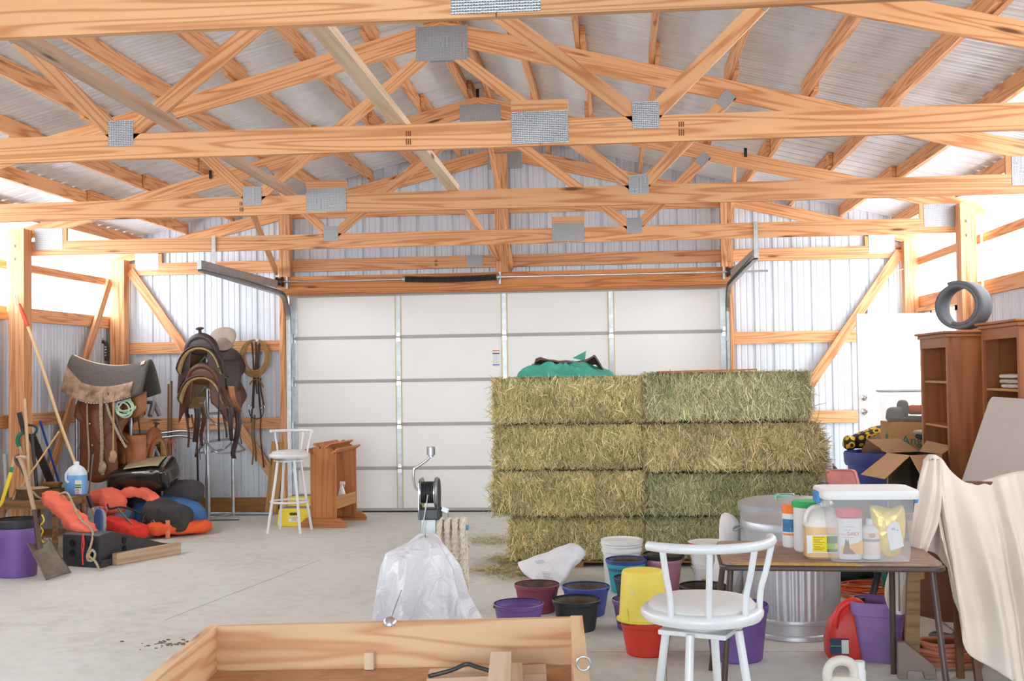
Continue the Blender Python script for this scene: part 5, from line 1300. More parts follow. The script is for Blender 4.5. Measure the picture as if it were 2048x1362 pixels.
# ================================================================ winch, rope, plastic cover, trailer
t = thing('trailer', 'utility trailer with fresh lumber box sides in the foreground', 'trailer', (-1.0, 4.4, 0))
NEWFIR = wood('fresh_fir', 'EBC9A0', 'CF8E60', rings=7, gs=(.7, 7), contrast=.9, fine=.15, knot='8f4a28')
DECK = wood('osb_deck', 'C99A70', 'A87048', rings=3, gs=(6, 9), contrast=.5, knots=False)
MB().board((-1.80, 5.02, .515), (-.225, 5.02, .56), .20, .038).build('front_board', NEWFIR, t)
MB().board((-.205, 5.045, .56), (-.10, 3.2, .56), .205, .052).build('side_board', NEWFIR, t)
MB().board((-1.825, 5.045, .515), (-1.66, 3.2, .50), .20, .045).build('side_board', NEWFIR, t)
m = MB(); m.v = [V(-1.82, 5.0, .42), V(-.23, 5.0, .462), V(-.14, 3.2, .462), V(-1.69, 3.2, .40), V(-1.82, 5.0, .405), V(-.23, 5.0, .447), V(-.14, 3.2, .447), V(-1.69, 3.2, .385)]
for f in ((3, 2, 1, 0), (4, 5, 6, 7), (0, 1, 5, 4), (1, 2, 6, 5), (2, 3, 7, 6), (3, 0, 4, 7)): m.face(f, [(m.v[q].x, m.v[q].y) for q in f])
m.build('deck', DECK, t)
m = MB()
for x in (-1.72, -.30): m.board((x, 5.0, .36), (x, 3.2, .36), .08, .05)
m.board((-1.8, 4.95, .36), (-.24, 4.95, .36), .08, .05); m.build('frame_rail', DKSTEEL, t)
MB().board((-1.02, 4.95, .33), (-1.235, 7.36, .33), .08, .07).build('tongue', DKSTEEL, t)
for x in (-1.86 - .09, -.02 + .05): MB().lathe([(.10, -.08), (.25, -.08), (.28, -.06), (.285, 0), (.28, .06), (.25, .08), (.10, .08)], 28, (x, 3.2, .285), Matrix.Rotation(PI / 2, 3, 'Y')).build('wheel', RUBBER, t, smooth=True)
m = MB(); m.tube([(-.145 + .024 * math.cos(a * PI / 10), 4.12, .687 + .024 * math.sin(a * PI / 10)) for a in range(20)], .005, 8, closed=True); m.build('ring_bolt', STEEL, t, smooth=True)
m = MB(); c = V((-1.022, 5.020, 0.625)); m.lathe([(.034, 0), (.034, .006), (.026, .022), (.012, .032), (.001, .034)], 20, c); m.build('cap_nut', STEEL, t, smooth=True)
MB().tube([c + V(.006, 0, .03), V((-1.081, 5.600, 0.666))], .0016, 5).build('wire', DKSTEEL, t)
# loose lumber in the box
for a, b, lab, w_ in (((-.515, 4.84, .535), (-.41, 3.7, .60), 'upper pale board end in the middle of the trailer box', .085), ((-.49, 4.82, .495), (-.385, 3.7, .56), 'lower pale board beneath the upper one in the trailer box', .13)):
    one('lumber', lab, 'lumber', MB().board(a, b, .036, w_, (0, 0, 1)), PALE, 'loose lumber in the trailer')
one('lumber', 'greyed plank lying crosswise in the trailer box', 'lumber', MB().board((-.80, 4.70, .478), (-.32, 4.74, .492), .035, .16), GREYB, 'loose lumber in the trailer')
one('wood_block', 'small wooden block standing against the front board of the trailer box', 'block', MB().board((-1.105, 4.975, .443), (-1.105, 4.975, .515), .035, .04, (0, 1, 0)), PALE)
one('pry_bar', 'bent dark steel bar lying on the greyed plank in the trailer', 'bar', MB().tube(curve([(-.78, 4.60, .512), (-.70, 4.68, .516), (-.645, 4.715, .532), (-.60, 4.69, .528), (-.52, 4.64, .52)], 5), .009, 8), DKSTEEL, smooth=True)

t = thing('winch', 'hand crank winch on a galvanised post beyond the plastic cover', 'winch', (-1.235, 7.3, 0))
y = 7.3
MB().tube([(-1.235, y + .06, .02), (-1.235, y + .06, .74)], .032, 14).build('post', GALV, t, smooth=True)
MB().lathe([(.001, 0), (.09, 0), (.09, .012), (.001, .012)], 20, (-1.235, y + .06, 0)).build('foot_plate', GALV, t)
m = MB(); m.span(-1.275, -1.175, y - .03, y + .05, .70, .83); m.build('bracket', GALV, t, bevel=.006)
m = MB(); m.prism([(-.06, .80), (.06, .80), (.07, .86), (.055, 1.03), (0, 1.05), (-.055, 1.03), (-.07, .86)], (-1.279, y + .01, 0), (0, 1, 0), (0, 0, 1), (-.006, 0, 0)); m.build('side_plate', GALV, t)
m = MB(); m.prism([(-.06, .80), (.06, .80), (.07, .86), (.055, 1.03), (0, 1.05), (-.055, 1.03), (-.07, .86)], (-1.165, y + .01, 0), (0, 1, 0), (0, 0, 1), (.006, 0, 0)); m.build('side_plate', DKSTEEL, t)
m = MB(); m.span(-1.29, -1.15, y - .05, y + .07, .795, .865); m.build('base', DKSTEEL, t, bevel=.008)
RY = Matrix.Rotation(PI / 2, 3, 'Y')
MB().lathe([(.001, -.056), (.095, -.056), (.095, -.05), (.03, -.048), (.03, .030), (.095, .032), (.095, .038), (.001, .038)], 32, (-1.215, y + .01, .965), RY).build('drum', STEEL, t, smooth=True)
MB().lathe([(.001, .040)] + [(.098 - .006 * (k % 2), .041 + .013 * (k > 0)) for k in range(2)] + [(.001, .056)], 40, (-1.215, y + .01, .965), RY).build('gear', GALV, t)
sp = []
for k in range(16 * 9): a = k / 16 * 2 * PI; sp.append((-1.26 + .07 * abs(((k / 16 / 4.5) % 2) - 1), y + .01 + .064 * math.cos(a), .965 + .064 * math.sin(a)))
MB().tube(sp, .0062, 6).build('cable', BLACKP, t, smooth=True)
MB().tube([(-1.222, y - .055, .955), (-1.235, y - .075, .86), (-1.262, y - .10, .70)], .004, 6).build('cable_end', GALV, t)
MB().tube(curve([(-1.254, 7.290, 0.966), (-1.284, 7.280, 0.980), (-1.308, 7.270, 1.003), (-1.315, 7.260, 1.064), (-1.308, 7.260, 1.118), (-1.272, 7.260, 1.143), (-1.217, 7.260, 1.184), (-1.201, 7.260, 1.212)], 5), .0085, 10).build('crank_arm', STEEL, t, smooth=True)
MB().lathe([(.001, 0), (.016, 0), (.016, .010), (.027, .014), (.027, .062), (.023, .066), (.001, .066)], 18, (-1.201, 7.260, 1.193)).build('crank_knob', STEEL, t, smooth=True)
MB().board((-1.141, 7.300, 0.862), (-1.100, 7.300, 0.846), .03, .01).tube([(-1.103, 7.300, 0.853), (-1.094, 7.300, 0.773)], .006, 8).build('latch', GALV, t)
MB().tube([(-1.19, y + .02, .745), (-0.979, 7.320, 0.739)], .012, 10).build('peg', GALV, t)
MB().tube([(-1.001, 7.320, 0.739), (-0.975, 7.320, 0.739)], .0165, 12).build('peg_cap', mat('sky_blue_cap', '6FB4DC', rough=.5), t)
t = thing('braided_rope', 'thick cream braided rope hung in long loops on the winch peg', 'rope', (-1.07, 7.3, .2))
for k, (xt, xb, zb) in enumerate(((-1.155, -1.175, .36), (-1.105, -1.10, .30), (-1.055, -1.05, .25), (-1.008, -1.004, .22))):
    f = [(xt, 7.37, .74), (xt, 7.345, .775), (xt, 7.315, .788), (xt, 7.285, .775), (xt, 7.268, .74), ((xt + xb) / 2, 7.265, .55), (xb, 7.27, zb + .08), (xb + .01, 7.29, zb + .01), (xb + .01, 7.33, zb), (xb + .01, 7.36, zb + .06), (xt, 7.375, .55), (xt, 7.37, .74)]
    MB().rope(curve(f, 6), .021, .085, 6, 3).build('loop', ROPEW, t, smooth=True)
def film():
    m, t_, b = nodes('white_film'); b.inputs['Base Color'].default_value = lin('DEE0E4'); b.inputs['Roughness'].default_value = .32
    tc = nn(t_, 'ShaderNodeTexCoord'); n1 = nn(t_, 'ShaderNodeTexNoise', i_Scale=7.0, i_Detail=4.0, i_Distortion=1.2); t_.links.new(tc.outputs['Object'], n1.inputs['Vector'])
    bp = nn(t_, 'ShaderNodeBump', i_Strength=.7, i_Distance=.04); t_.links.new(n1.outputs['Fac'], bp.inputs['Height']); t_.links.new(bp.outputs[0], b.inputs['Normal'])
    b.inputs['Subsurface Weight'].default_value = .25; b.inputs['Subsurface Radius'].default_value = (.05, .05, .05); return m
FILM = film()
t = thing('plastic_cover', 'translucent white plastic sheet draped over the trailer tongue', 'plastic sheet', (-1.13, 6.5, 0))
cvL = [(.82, .0, .0), (.81, .04, .05), (.775, .09, .09), (.725, .22, .125), (.65, .24, .17), (.56, .25, .19), (.46, .26, .22), (.35, .275, .275), (.2, .31, .32), (.02, .36, .35)]
def cover(u, v):
    k = v * (len(cvL) - 1); i = min(int(k), len(cvL) - 2); f = k - i
    z = cvL[i][0] * (1 - f) + cvL[i + 1][0] * f; l = cvL[i][1] * (1 - f) + cvL[i + 1][1] * f; r = cvL[i][2] * (1 - f) + cvL[i + 1][2] * f
    a = 2 * PI * u; c, s = math.cos(a), math.sin(a)
    fold = 1 + (.05 + .09 * v) * math.sin(a * 7 + 2 * math.sin(a * 2)) * min(1, v * 2) + .05 * noise.noise(V(c * 2, s * 2, v * 5))
    x = -1.10 + c * (r if c > 0 else l) * fold * 1.0; yy = 6.42 + s * (.10 + .40 * v ** .6) * fold * (v ** .35 if v > 0 else 0)
    return V(x, yy, max(z + .02 * noise.noise(V(c * 3 + 5, s * 3, v * 4)), .006))
MB().sheet(cover, 110, 44, cu=True).build('sheet', FILM, t, smooth=True, angle=180)

# ================================================================ worn table and the things on it
WORN = mat('worn_table_veneer', 'B59A88', rough=.7, var=.3, scale=9, col2='7d5f4d', aniso=(1, 6, 1))
PEEL = mat('exposed_particle_board', 'D8A95E', rough=.9, var=.25, scale=30)
BROWNM = mat('brown_enamel', '51423C', rough=.4, var=.15, metal=.2)
def rrect(x0, x1, y0, y1, r, n=5):
    out = []
    for cx_, cy_, a0 in ((x1 - r, y1 - r, 0), (x0 + r, y1 - r, 90), (x0 + r, y0 + r, 180), (x1 - r, y0 + r, 270)):
        for k in range(n + 1): a = rad(a0 + 90 * k / n); out.append((cx_ + r * math.cos(a), cy_ + r * math.sin(a)))
    return out
t = thing('folding_table', 'worn brown folding table with peeling top, piled with feed supplements', 'table', (1.06, 6.3, 0), rad(-2.5))
k = dict(world=False)
pl = rrect(-.54, .54, -.36, .40, .05)
MB().prism(pl, (0, 0, .728), (1, 0, 0), (0, 1, 0), (0, 0, .012)).build('tabletop', WORN, t, **k)
MB().prism(rrect(-.555, .555, -.375, .415, .06), (0, 0, .70), (1, 0, 0), (0, 1, 0), (0, 0, .027)).build('rim', BROWNM, t, bevel=.01, **k)
m = MB(); pts = [(-.50 + .9 * j / 24, -.372 + .0, .7385 + .0015 * (j % 2)) for j in range(25)]
m.prism([(-.50, -.372)] + [(-.50 + .62 * j / 16, -.368 + .028 * abs(noise.noise(V(j * .9, 3, 0))) + .008) for j in range(17)] + [(.12, -.372)], (0, 0, .7405), (1, 0, 0), (0, 1, 0), (0, 0, .0012))
m.prism([(-.47, 0), (.16, 0), (.15, .006), (.02, .011), (-.1, .0085), (-.25, .0125), (-.38, .009), (-.46, .0125)], (0, -.3604, .728), (1, 0, 0), (0, 0, 1), (0, -.0016, 0))
m.build('peeled_edge', PEEL, t, **k)
for a, b in (((-.50, .34, .70), (-.585, .41, 0)), ((-.50, -.32, .70), (-.555, -.36, 0)), ((.415, .34, .70), (.425, .41, 0)), ((.49, -.32, .70), (.54, -.42, 0))):
    MB().tube(resample([a, b], .2), .0165, 12).build('leg', BROWNM, t, smooth=True, **k)
for s in (-.46, .43): MB().tube([(s, .33, .69), (s * .9, -.05, .69)], .006, 6).tube([(s * 1.06, .37, .36), (s * .9, -.02, .69)], .005, 6).build('brace', GALV, t, **k)
TT = .7405
c = (.928, 6.50, TT)
t = thing('wipes_tub', 'white canister with orange lid at the back of the worn table', 'canister', c)
MB().lathe([(.001, 0), (.046, 0), (.05, .008), (.05, .185), (.045, .19)], 28, c).build('body', WHITEPL, t, smooth=True)
MB().lathe([(.052, .185), (.052, .222), (.046, .232), (.001, .232)], 28, c).build('lid', mat('orange_lid', 'F07A2A', rough=.45), t, smooth=True)
m = MB(); m.sheet(lambda u, v: (c[0] + .0506 * math.cos(-2.9 + 1.6 * u), c[1] + .0506 * math.sin(-2.9 + 1.6 * u), TT + .085 + .07 * v), 8, 1); m.build('blue_label', mat('label_blue', '3E78A8', rough=.5, var=.3, scale=60), t)
m = MB(); m.sheet(lambda u, v: (c[0] + .0508 * math.cos(-2.9 + 1.6 * u), c[1] + .0508 * math.sin(-2.9 + 1.6 * u), TT + .066 + .012 * v), 8, 1); m.build('orange_band', mat('label_orange', 'F08A45', rough=.5), t)
c = (1.005, 6.36, TT)
t = thing('supplement_tub', 'white cylindrical tub with green lid between the canister and the amber jug', 'tub', c)
MB().lathe([(.001, 0), (.078, 0), (.085, .01), (.085, .24)], 36, c, cap=False).build('body', WHITEPL, t, smooth=True)
MB().lathe([(.090, .235), (.0925, .24), (.0925, .262), (.086, .268), (.001, .268)], 36, c).build('lid', mat('green_lid', '2FB463', rough=.45, var=.04), t, smooth=True)
c = (1.035, 6.13, TT)
t = thing('jug', 'clear handled jug of amber liquid with yellow label beside the clear bin', 'jug', c)
AMB = mat('amber_liquid', 'E3BE8C', rough=.25, var=.04, coat=.4); CLR = mat('milky_plastic', 'E6E2DA', rough=.35, var=.03)
sqlathe([(.085, 0), (.098, .012), (.098, .10), (.098, .165)], c, 4.5, sy=.8).build('liquid', AMB, t, smooth=True)
sqlathe([(.098, .165), (.098, .19), (.088, .225), (.062, .25), (.03, .265, 2), (.03, .275, 2)], c, 3.4, sy=.8).build('shoulder', CLR, t, smooth=True)
MB().lathe([(.001, .272), (.028, .272), (.028, .30), (.001, .302)], 18, (c[0] + .01, c[1], c[2])).build('cap', WHITEPL, t, smooth=True)
MB().tube(curve([(c[0] - .02, c[1] - .03, TT + .268), (c[0] - .065, c[1] - .05, TT + .262), (c[0] - .092, c[1] - .055, TT + .225), (c[0] - .095, c[1] - .055, TT + .19)], 5), .011, 8).build('handle', CLR, t, smooth=True)
yf = c[1] - .0805
MB().span(c[0] - .095, c[0] + .095, yf - .001, yf + .001, TT + .035, TT + .125).build('label', LABELW, t)
for a, b, z0, z1, col in ((-.068, .005, .04, .121, 'F2D81E'), (.005, .09, .083, .121, '5E7A4A'), (.005, .045, .055, .083, '8DC63F'), (.045, .09, .055, .083, 'E2C81E'), (.005, .09, .04, .055, '55713F')):
    MB().span(c[0] + a, c[0] + b, yf - .0022, yf - .0010, TT + z0, TT + z1).build('label_panel', mat('panel_' + col, col, rough=.5, var=.06), t)
m = MB()
for q in range(8): m.span(c[0] - .062, c[0] - .006 - .012 * (q % 3), yf - .003, yf - .0022, TT + .113 - q * .009, TT + .1155 - q * .009)
m.build('label_print', mat('olive_print', '7d6f14', rough=.6), t)
# clear storage bin
c = V(1.245, 6.10, TT)
t = thing('storage_bin', 'clear storage bin with white lid and blue latches on the worn table', 'bin', tuple(c))
def clear(name, col, mixw, rough=.25):
    m, t_, b = nodes(name); t_.nodes.remove(b)
    tr = nn(t_, 'ShaderNodeBsdfTransparent'); tr.inputs[0].default_value = (.97, .97, .98, 1)
    pb = nn(t_, 'ShaderNodeBsdfPrincipled'); pb.inputs['Base Color'].default_value = lin(col); pb.inputs['Roughness'].default_value = rough
    mx = nn(t_, 'ShaderNodeMixShader'); mx.inputs[0].default_value = mixw
    t_.links.new(tr.outputs[0], mx.inputs[1]); t_.links.new(pb.outputs[0], mx.inputs[2]); t_.links.new(mx.outputs[0], t_.nodes['Material Output'].inputs[0]); return m
CLEARB = clear('frosty_clear_plastic', 'F2F3F6', .27)
hx, hy = .195, .14
def binw(u, v):
    x, y = sq(u, 9); f = 1 + .13 * v; return c + V(x * hx * f, y * hy * f, .004 + .325 * v)
m = MB(); m.sheet(binw, 48, 6, cu=True); m.face(list(range(48))[::-1]); m.build('body', CLEARB, t, smooth=True, angle=60)
m = MB()
def lidf(u, v):
    prof = [(1.12, .318), (1.22, .318), (1.24, .328), (1.24, .352), (1.21, .362), (1.13, .364), (.9, .358), (0, .358)]
    k = v * 7; i = min(int(k + 1e-6), 6); f = k - i; s_ = prof[i][0] * (1 - f) + prof[i + 1][0] * f; z = prof[i][1] * (1 - f) + prof[i + 1][1] * f
    x, y = sq(u, 9); return c + V(x * hx * s_, y * hy * s_, z)
m.sheet(lidf, 48, 7, cu=True); m.build('lid', WHITEPL, t, smooth=True, angle=50)
for s in (-1, 1):
    m = MB(); m.box(c + V(s * hx * 1.245, 0, .318), (.022, .13, .06)); m.build('latch', mat('latch_blue_%d' % (s + 1), '3F8FD0', rough=.4), t, bevel=.008)
c1 = (1.155, 6.055, TT + .008)
t = thing('supplement_tub', 'white supplement jar with red lid and horse picture inside the clear bin', 'jar', c1)
sqlathe([(.055, 0), (.062, .012), (.062, .10), (.062, .205), (.05, .212)], c1, 3, sy=.85).build('body', WHITEPL, t, smooth=True)
sqlathe([(.060, .212), (.064, .215), (.064, .25), (.06, .256)], c1, 3, sy=.85).build('lid', mat('rose_red_lid', 'E23C50', rough=.45), t, smooth=True)
yf = c1[1] - .0535; z = c1[2]
text('jar_word', 'DAILY', .026, (c1[0] - .022, yf, z + .122), (1, 0, 0), (0, 0, 1), mat('jar_red', 'D0405F', rough=.6), t, sx=.85)
text('jar_word', 'tion', .02, (c1[0] - .052, yf, z + .123), (1, 0, 0), (0, 0, 1), mat('jar_pink', 'E0A0AC', rough=.6), t, sx=.8)
m = MB(); m.span(c1[0] - .04, c1[0] + .02, yf - .001, yf, z + .165, z + .168); m.span(c1[0] - .035, c1[0] - .005, yf - .001, yf, z + .148, z + .152); m.span(c1[0] - .045, c1[0] + .01, yf - .001, yf, z + .110, z + .1125); m.build('fine_print', mat('fine_grey', 'B9B0B8', rough=.6), t)
m = MB(); m.prism([(-.05, .028), (.055, .028), (.055, .10), (.03, .085), (0, .078), (-.05, .07)], (c1[0], yf + .0005, z), (1, 0, 0), (0, 0, 1), (0, -.0015, 0)); m.build('picture_field', mat('picture_yellow', 'F2BE5A', rough=.6), t)
m = MB(); m.prism([(-.045, .028), (.02, .028), (.0, .05), (-.012, .06), (-.014, .085), (-.018, .105), (-.022, .09), (-.030, .108), (-.033, .085), (-.040, .06)], (c1[0], yf - .001, z), (1, 0, 0), (0, 0, 1), (0, -.0012, 0)); m.build('horse_picture', mat('horse_brown', '7a5c48', rough=.7, var=.3, scale=60), t)
c2 = (1.262, 6.06, TT + .008)
t = thing('pill_bottle', 'white bottle with pinkish label in the middle of the clear bin', 'bottle', c2)
MB().lathe([(.001, 0), (.046, 0), (.048, .006), (.048, .145), (.035, .165), (.022, .172), (.022, .20), (.001, .202)], 28, c2).build('body', WHITEPL, t, smooth=True)
MB().lathe([(.0486, .02), (.0486, .135)], 28, c2, cap=False).build('label', mat('pink_label', 'E7D3C6', rough=.6), t, smooth=True)
MB().lathe([(.0489, .088), (.0489, .102)], 28, c2, cap=False).build('label_band', mat('grey_green_band', '93A39A', rough=.6), t, smooth=True)
m = MB(); m.prism([(.018 * math.cos(a * PI / 8), .012 * math.sin(a * PI / 8)) for a in range(16)], (c2[0] - .004, c2[1] - .0492, c2[2] + .12), (1, 0, 0), (0, 0, 1), (0, -.001, 0)); m.build('emblem', mat('emblem_red', 'BE8A80', rough=.6), t)
t = thing('pouch', 'shiny gold pouch with white sticker leaning in the clear bin', 'pouch', (1.36, 6.05, TT + .008))
GOLDF = mat('gold_foil', 'F3D868', rough=.28, metal=.25, var=.12, scale=12, bump=.5, bscale=22)
pc = [(1.255, .255), (1.285, .27), (1.36, .255), (1.425, .262), (1.428, .12), (1.40, .03), (1.36, .004), (1.325, .012), (1.30, .06), (1.275, .15)]
PC = [V(a, 6.045 - .0 * b, TT + .008 + b) for a, b in pc]; PL = curve(PC, 5, closed=True); cn = sum(PL, V(0, 0, 0)) / len(PL)
def pch(u, v):
    k = u * len(PL); q = PL[int(k) % len(PL)].lerp(PL[(int(k) + 1) % len(PL)], k - int(k)); a = (v - .5) * PI
    p = cn.lerp(q, math.cos(a) ** .7 if math.cos(a) > 1e-6 else 0); return p + V(0, .028 * math.sin(a) + .006 * noise.noise(p * 30), 0)
MB().sheet(pch, 50, 14, cu=True).build('body', GOLDF, t, smooth=True, angle=180)
m = MB(); m.prism([(0, 0), (.068, .015), (.062, .128), (.045, .145), (.008, .128), (-.006, .112)], (1.347, 6.008, TT + .052), (1, .0, .12), (-.12, 0, 1), (0, -.0015, 0)); m.build('sticker', LABELW, t)
m = MB(); m.span(1.355, 1.372, 6.0045, 6.006, TT + .155, TT + .168); m.span(1.378, 1.388, 6.0045, 6.006, TT + .152, TT + .16); m.build('sticker_print', mat('sticker_grey', 'A9B4BE', rough=.6), t)

# ================================================================ galvanised cans
RIBM = mat('galvanised_can', 'C6CACE', rough=.42, metal=.6, var=.12, scale=5)
def can(c, r, h, label, bungee=False):
    t = thing('trash_can', label, 'trash can', c, 0, 'galvanised cans')
    m = MB(); N = 168
    def wall(u, v):
        a = 2 * PI * u; rr = r * (.93 + .07 * v); mid = 1 if .18 < v < .82 else 0
        return V((rr + .005 * mid * math.cos(a * 42)) * math.cos(a), (rr + .005 * mid * math.cos(a * 42)) * math.sin(a), h * (.02 + .96 * v) if 0 < v < 1 else h * v)
    m.sheet(wall, N, 22, cu=True)
    m.lathe([(r * .93, 0), (r * .955, .004), (r * .955, .03), (r * .93, .04)], 48); m.lathe([(r * .95, .10), (r * .965, .115), (r * .945, .13)], 48, cap=False)
    m.lathe([(.001, .02), (r * .92, .02)], 48, cap=False)
    m.build('body', RIBM, t, world=False, smooth=True, angle=60)
    MB().lathe([(r * 1.0, h - .05), (r * 1.045, h - .05), (r * 1.05, h - .006), (r * 1.03, h + .002), (r * .98, h + .012), (r * .90, h + .012), (r * .86, h + .022), (r * .4, h + .04), (.001, h + .045)], 48, cap=False).build('lid', RIBM, t, world=False, smooth=True)
    MB().tube(curve([(-.07, 0, h + .038), (-.055, 0, h + .055), (0, 0, h + .058), (.055, 0, h + .055), (.07, 0, h + .038)], 5), .007, 8).build('lid_handle', GALV, t, world=False)
    for s in (-1, 1): MB().tube(curve([(s * r * .98, -.07, h * .78), (s * (r + .04), -.06, h * .75), (s * (r + .05), 0, h * .74), (s * (r + .04), .06, h * .75), (s * r * .98, .07, h * .78)], 5), .007, 8).build('side_handle', GALV, t, world=False)
    return t
can((1.105, 7.71, 0), .305, .735, 'ribbed galvanised can standing nearer, under the back edge of the worn table')
can((1.165, 8.44, 0), .32, .765, 'taller galvanised can with a green bungee cord on its lid, behind the nearer can')
t = thing('bungee_cord', 'green bungee cord with black end on the lid of the far galvanised can', 'bungee cord', (1.2, 8.35, .84))
MB().tube(curve([(1.107, 8.280, 0.776), (1.082, 8.300, 0.792), (1.078, 8.340, 0.815), (1.105, 8.360, 0.824), (1.129, 8.360, 0.813), (1.177, 8.400, 0.812), (1.221, 8.440, 0.793)], 6), .010, 8).build('cord', mat('mint_cord', '7FC5A6', rough=.7), t, smooth=True)
MB().tube([(1.221, 8.440, 0.793), (1.244, 8.460, 0.780)], .014, 8).build('end_sleeve', BLACKP, t)
MB().tube(curve([(1.244, 8.460, 0.784), (1.273, 8.460, 0.805), (1.266, 8.460, 0.823), (1.249, 8.460, 0.816)], 5), .004, 6).build('hook', DKSTEEL, t)
one('rag', 'crumpled white rag behind the left rear corner of the worn table', 'rag', MB().blob((.78, 8.62, .31), (.10, .12, .33), 2.2, .06, 6, 61, flat=-.30), mat('white_cloth', 'EFEBEA', rough=.9, var=.03), smooth=True, angle=180)

# ================================================================ under the table
t = thing('fuel_can', 'red plastic fuel can with dark label on the floor under the table', 'fuel can', (1.32, 7.08, 0))
REDP = mat('fuel_red', 'DE3528', rough=.42, var=.06)
def fc(u, v):
    prof = [(0, .0, 1.0), (.02, .0, 1.06), (.10, .0, 1.08), (.20, .012, .98), (.27, .03, .70), (.30, .04, .52), (.325, .045, .34)]
    k = v * 6; i = min(int(k + 1e-6), 5); f = k - i; z, dx, s_ = [prof[i][j] * (1 - f) + prof[i + 1][j] * f for j in range(3)]
    x, y = sq(u, 4.5); return V(1.33 + dx + x * .125 * s_, 7.10 + y * .10 * (s_ * .6 + .4), z)
m = MB(); m.sheet(fc, 36, 12, cu=True); m.face(list(range(36))[::-1]); m.face(list(range(36 * 12, 36 * 13))); m.build('body', REDP, t, smooth=True, angle=60)
MB().tube(curve([(1.235, 6.995, .185), (1.245, 6.99, .255), (1.28, 6.99, .315), (1.335, 6.995, .345), (1.385, 7.0, .335), (1.41, 7.03, .29)], 6), .021, 10).build('handle', REDP, t, smooth=True)
MB().lathe([(.001, 0), (.026, 0), (.026, .03), (.001, .034)], 16, (1.42, 7.14, .31)).build('cap', BLACKP, t, smooth=True)
MB().span(1.205, 1.315, 6.982, 6.992, .035, .125).build('label', mat('label_navy', '2C3E5E', rough=.5, var=.3, scale=40), t)
MB().span(1.272, 1.313, 6.980, 6.984, .04, .12).build('label_white', LABELW, t); MB().span(1.207, 1.272, 6.980, 6.984, .082, .087).build('label_green', GREENINK, t)
t = thing('bucket', 'square cornered dusty purple bucket between the fuel can and the right table leg', 'bucket', (1.50, 7.02, 0), 0, 'feed buckets')
pf = [(.10, 0), (.105, .01), (.14, .27), (.155, .275), (.158, .30), (.16, .345), (.155, .35)]
def sqb(u, v):
    full = pf + [(r - .007, z) for r, z in reversed(pf[1:])] + [(.001, .012)]
    k = v * (len(full) - 1); i = min(int(k + 1e-6), len(full) - 2); f = k - i; r = full[i][0] * (1 - f) + full[i + 1][0] * f; z = full[i][1] * (1 - f) + full[i + 1][1] * f
    x, y = sq(u, 4.0); a = rad(-18); x, y = x * r, y * r * .95; return V(1.50 + x * math.cos(a) - y * math.sin(a), 7.02 + x * math.sin(a) + y * math.cos(a), z)
m = MB(); m.sheet(sqb, 40, 26, cu=True); m.face(list(range(40))[::-1]); m.build('body', mat('dusty_lilac', '8A6CA6', rough=.55, var=.12, scale=9), t, smooth=True, angle=50)
c = (1.10, 5.98, 0)
t = thing('jug', 'milky white round handled jug on the floor at the bottom edge of the picture', 'jug', c)
MILK = mat('milky_jug', 'E3DED2', rough=.35, var=.06)
sqlathe([(.085, 0), (.095, .012), (.095, .11), (.088, .15), (.06, .175)], c, 4, sy=.75).build('body', MILK, t, smooth=True)
MB().tube(curve([(1.02, 5.97, .13), (1.015, 5.97, .19), (1.04, 5.97, .235), (1.085, 5.97, .25), (1.13, 5.97, .235), (1.15, 5.97, .19), (1.14, 5.97, .15)], 6), .026, 12).build('handle', MILK, t, smooth=True)
MB().lathe([(.03, .15), (.03, .20), (.027, .205), (.027, .245), (.001, .247)], 18, (1.175, 5.98, 0)).build('cap', WHITEPL, t, smooth=True)
t = thing('pedestal_leg', 'old wooden pedestal leg with carved foot beside the right table legs', 'furniture leg', (1.62, 6.62, 0))
CARVE = wood('weathered_oak', '8a6a45', '54402a', rings=5, contrast=.7)
MB().prism([(-.05, .14), (.03, .13), (.045, .66), (-.02, .66)], (1.60, 6.62, 0), (1, 0, 0), (0, 0, 1), (0, .03, 0)).build('upright', CARVE, t)
MB().prism([(-.10, 0), (-.05, 0), (-.045, .045), (.035, .04), (.045, 0), (.11, 0), (.10, .07), (.03, .13), (-.06, .205), (-.095, .20)], (1.60, 6.575, 0), (1, 0, 0), (0, 0, 1), (0, .04, 0)).build('foot', wood('grey_oak', '85766a', '5c5047', rings=4, contrast=.4), t, bevel=.006)
hp = [(1.690, 7.900, 0.366), (1.672, 7.900, 0.290), (1.637, 7.850, 0.217), (1.600, 7.800, 0.155), (1.559, 7.762, 0.000)]
HP = curve(hp, 14)
one('hose', 'black corrugated hose standing behind the square purple bucket', 'hose', MB().tube(HP, [.020 + .005 * (j % 2) for j in range(len(HP))], 12), BLACKP, smooth=True, angle=180)
def coil(c, r, n, tr, dz, jit, seed):
    rg = random.Random(seed); out = []
    for k in range(24 * n):
        a = k / 24 * 2 * PI; j = k // 24; out.append((c[0] + (r + jit * math.sin(j * 2.3 + a * .3)) * math.cos(a), c[1] + (r + jit * math.cos(j * 1.9)) * math.sin(a) * .9, tr + (k / 24) * dz + .004 * math.sin(a * 3 + j)))
    return out
one('extension_cord', 'orange extension cord coiled on the floor behind the fuel can', 'cord', MB().tube(coil((1.86, 9.0, 0), .21, 9, .008, .008, .05, 3), .007, 6).tube(curve([(1.62, 9.0, .008), (1.50, 8.85, .008), (1.42, 8.95, .008), (1.38, 9.2, .008)], 6), .007, 6), mat('cord_orange', 'D9622F', rough=.6), smooth=True)
one('air_hose', 'coil of reddish hose on the floor under the hanging drop cloth', 'hose', MB().tube(coil((1.87, 6.93, 0), .165, 6, .014, .020, .02, 5), .0135, 8).tube(curve([(1.71, 6.88, .014), (1.62, 6.80, .014), (1.58, 6.86, .014)], 5), .0135, 8), mat('hose_copper', 'B4694E', rough=.5, var=.15), smooth=True)
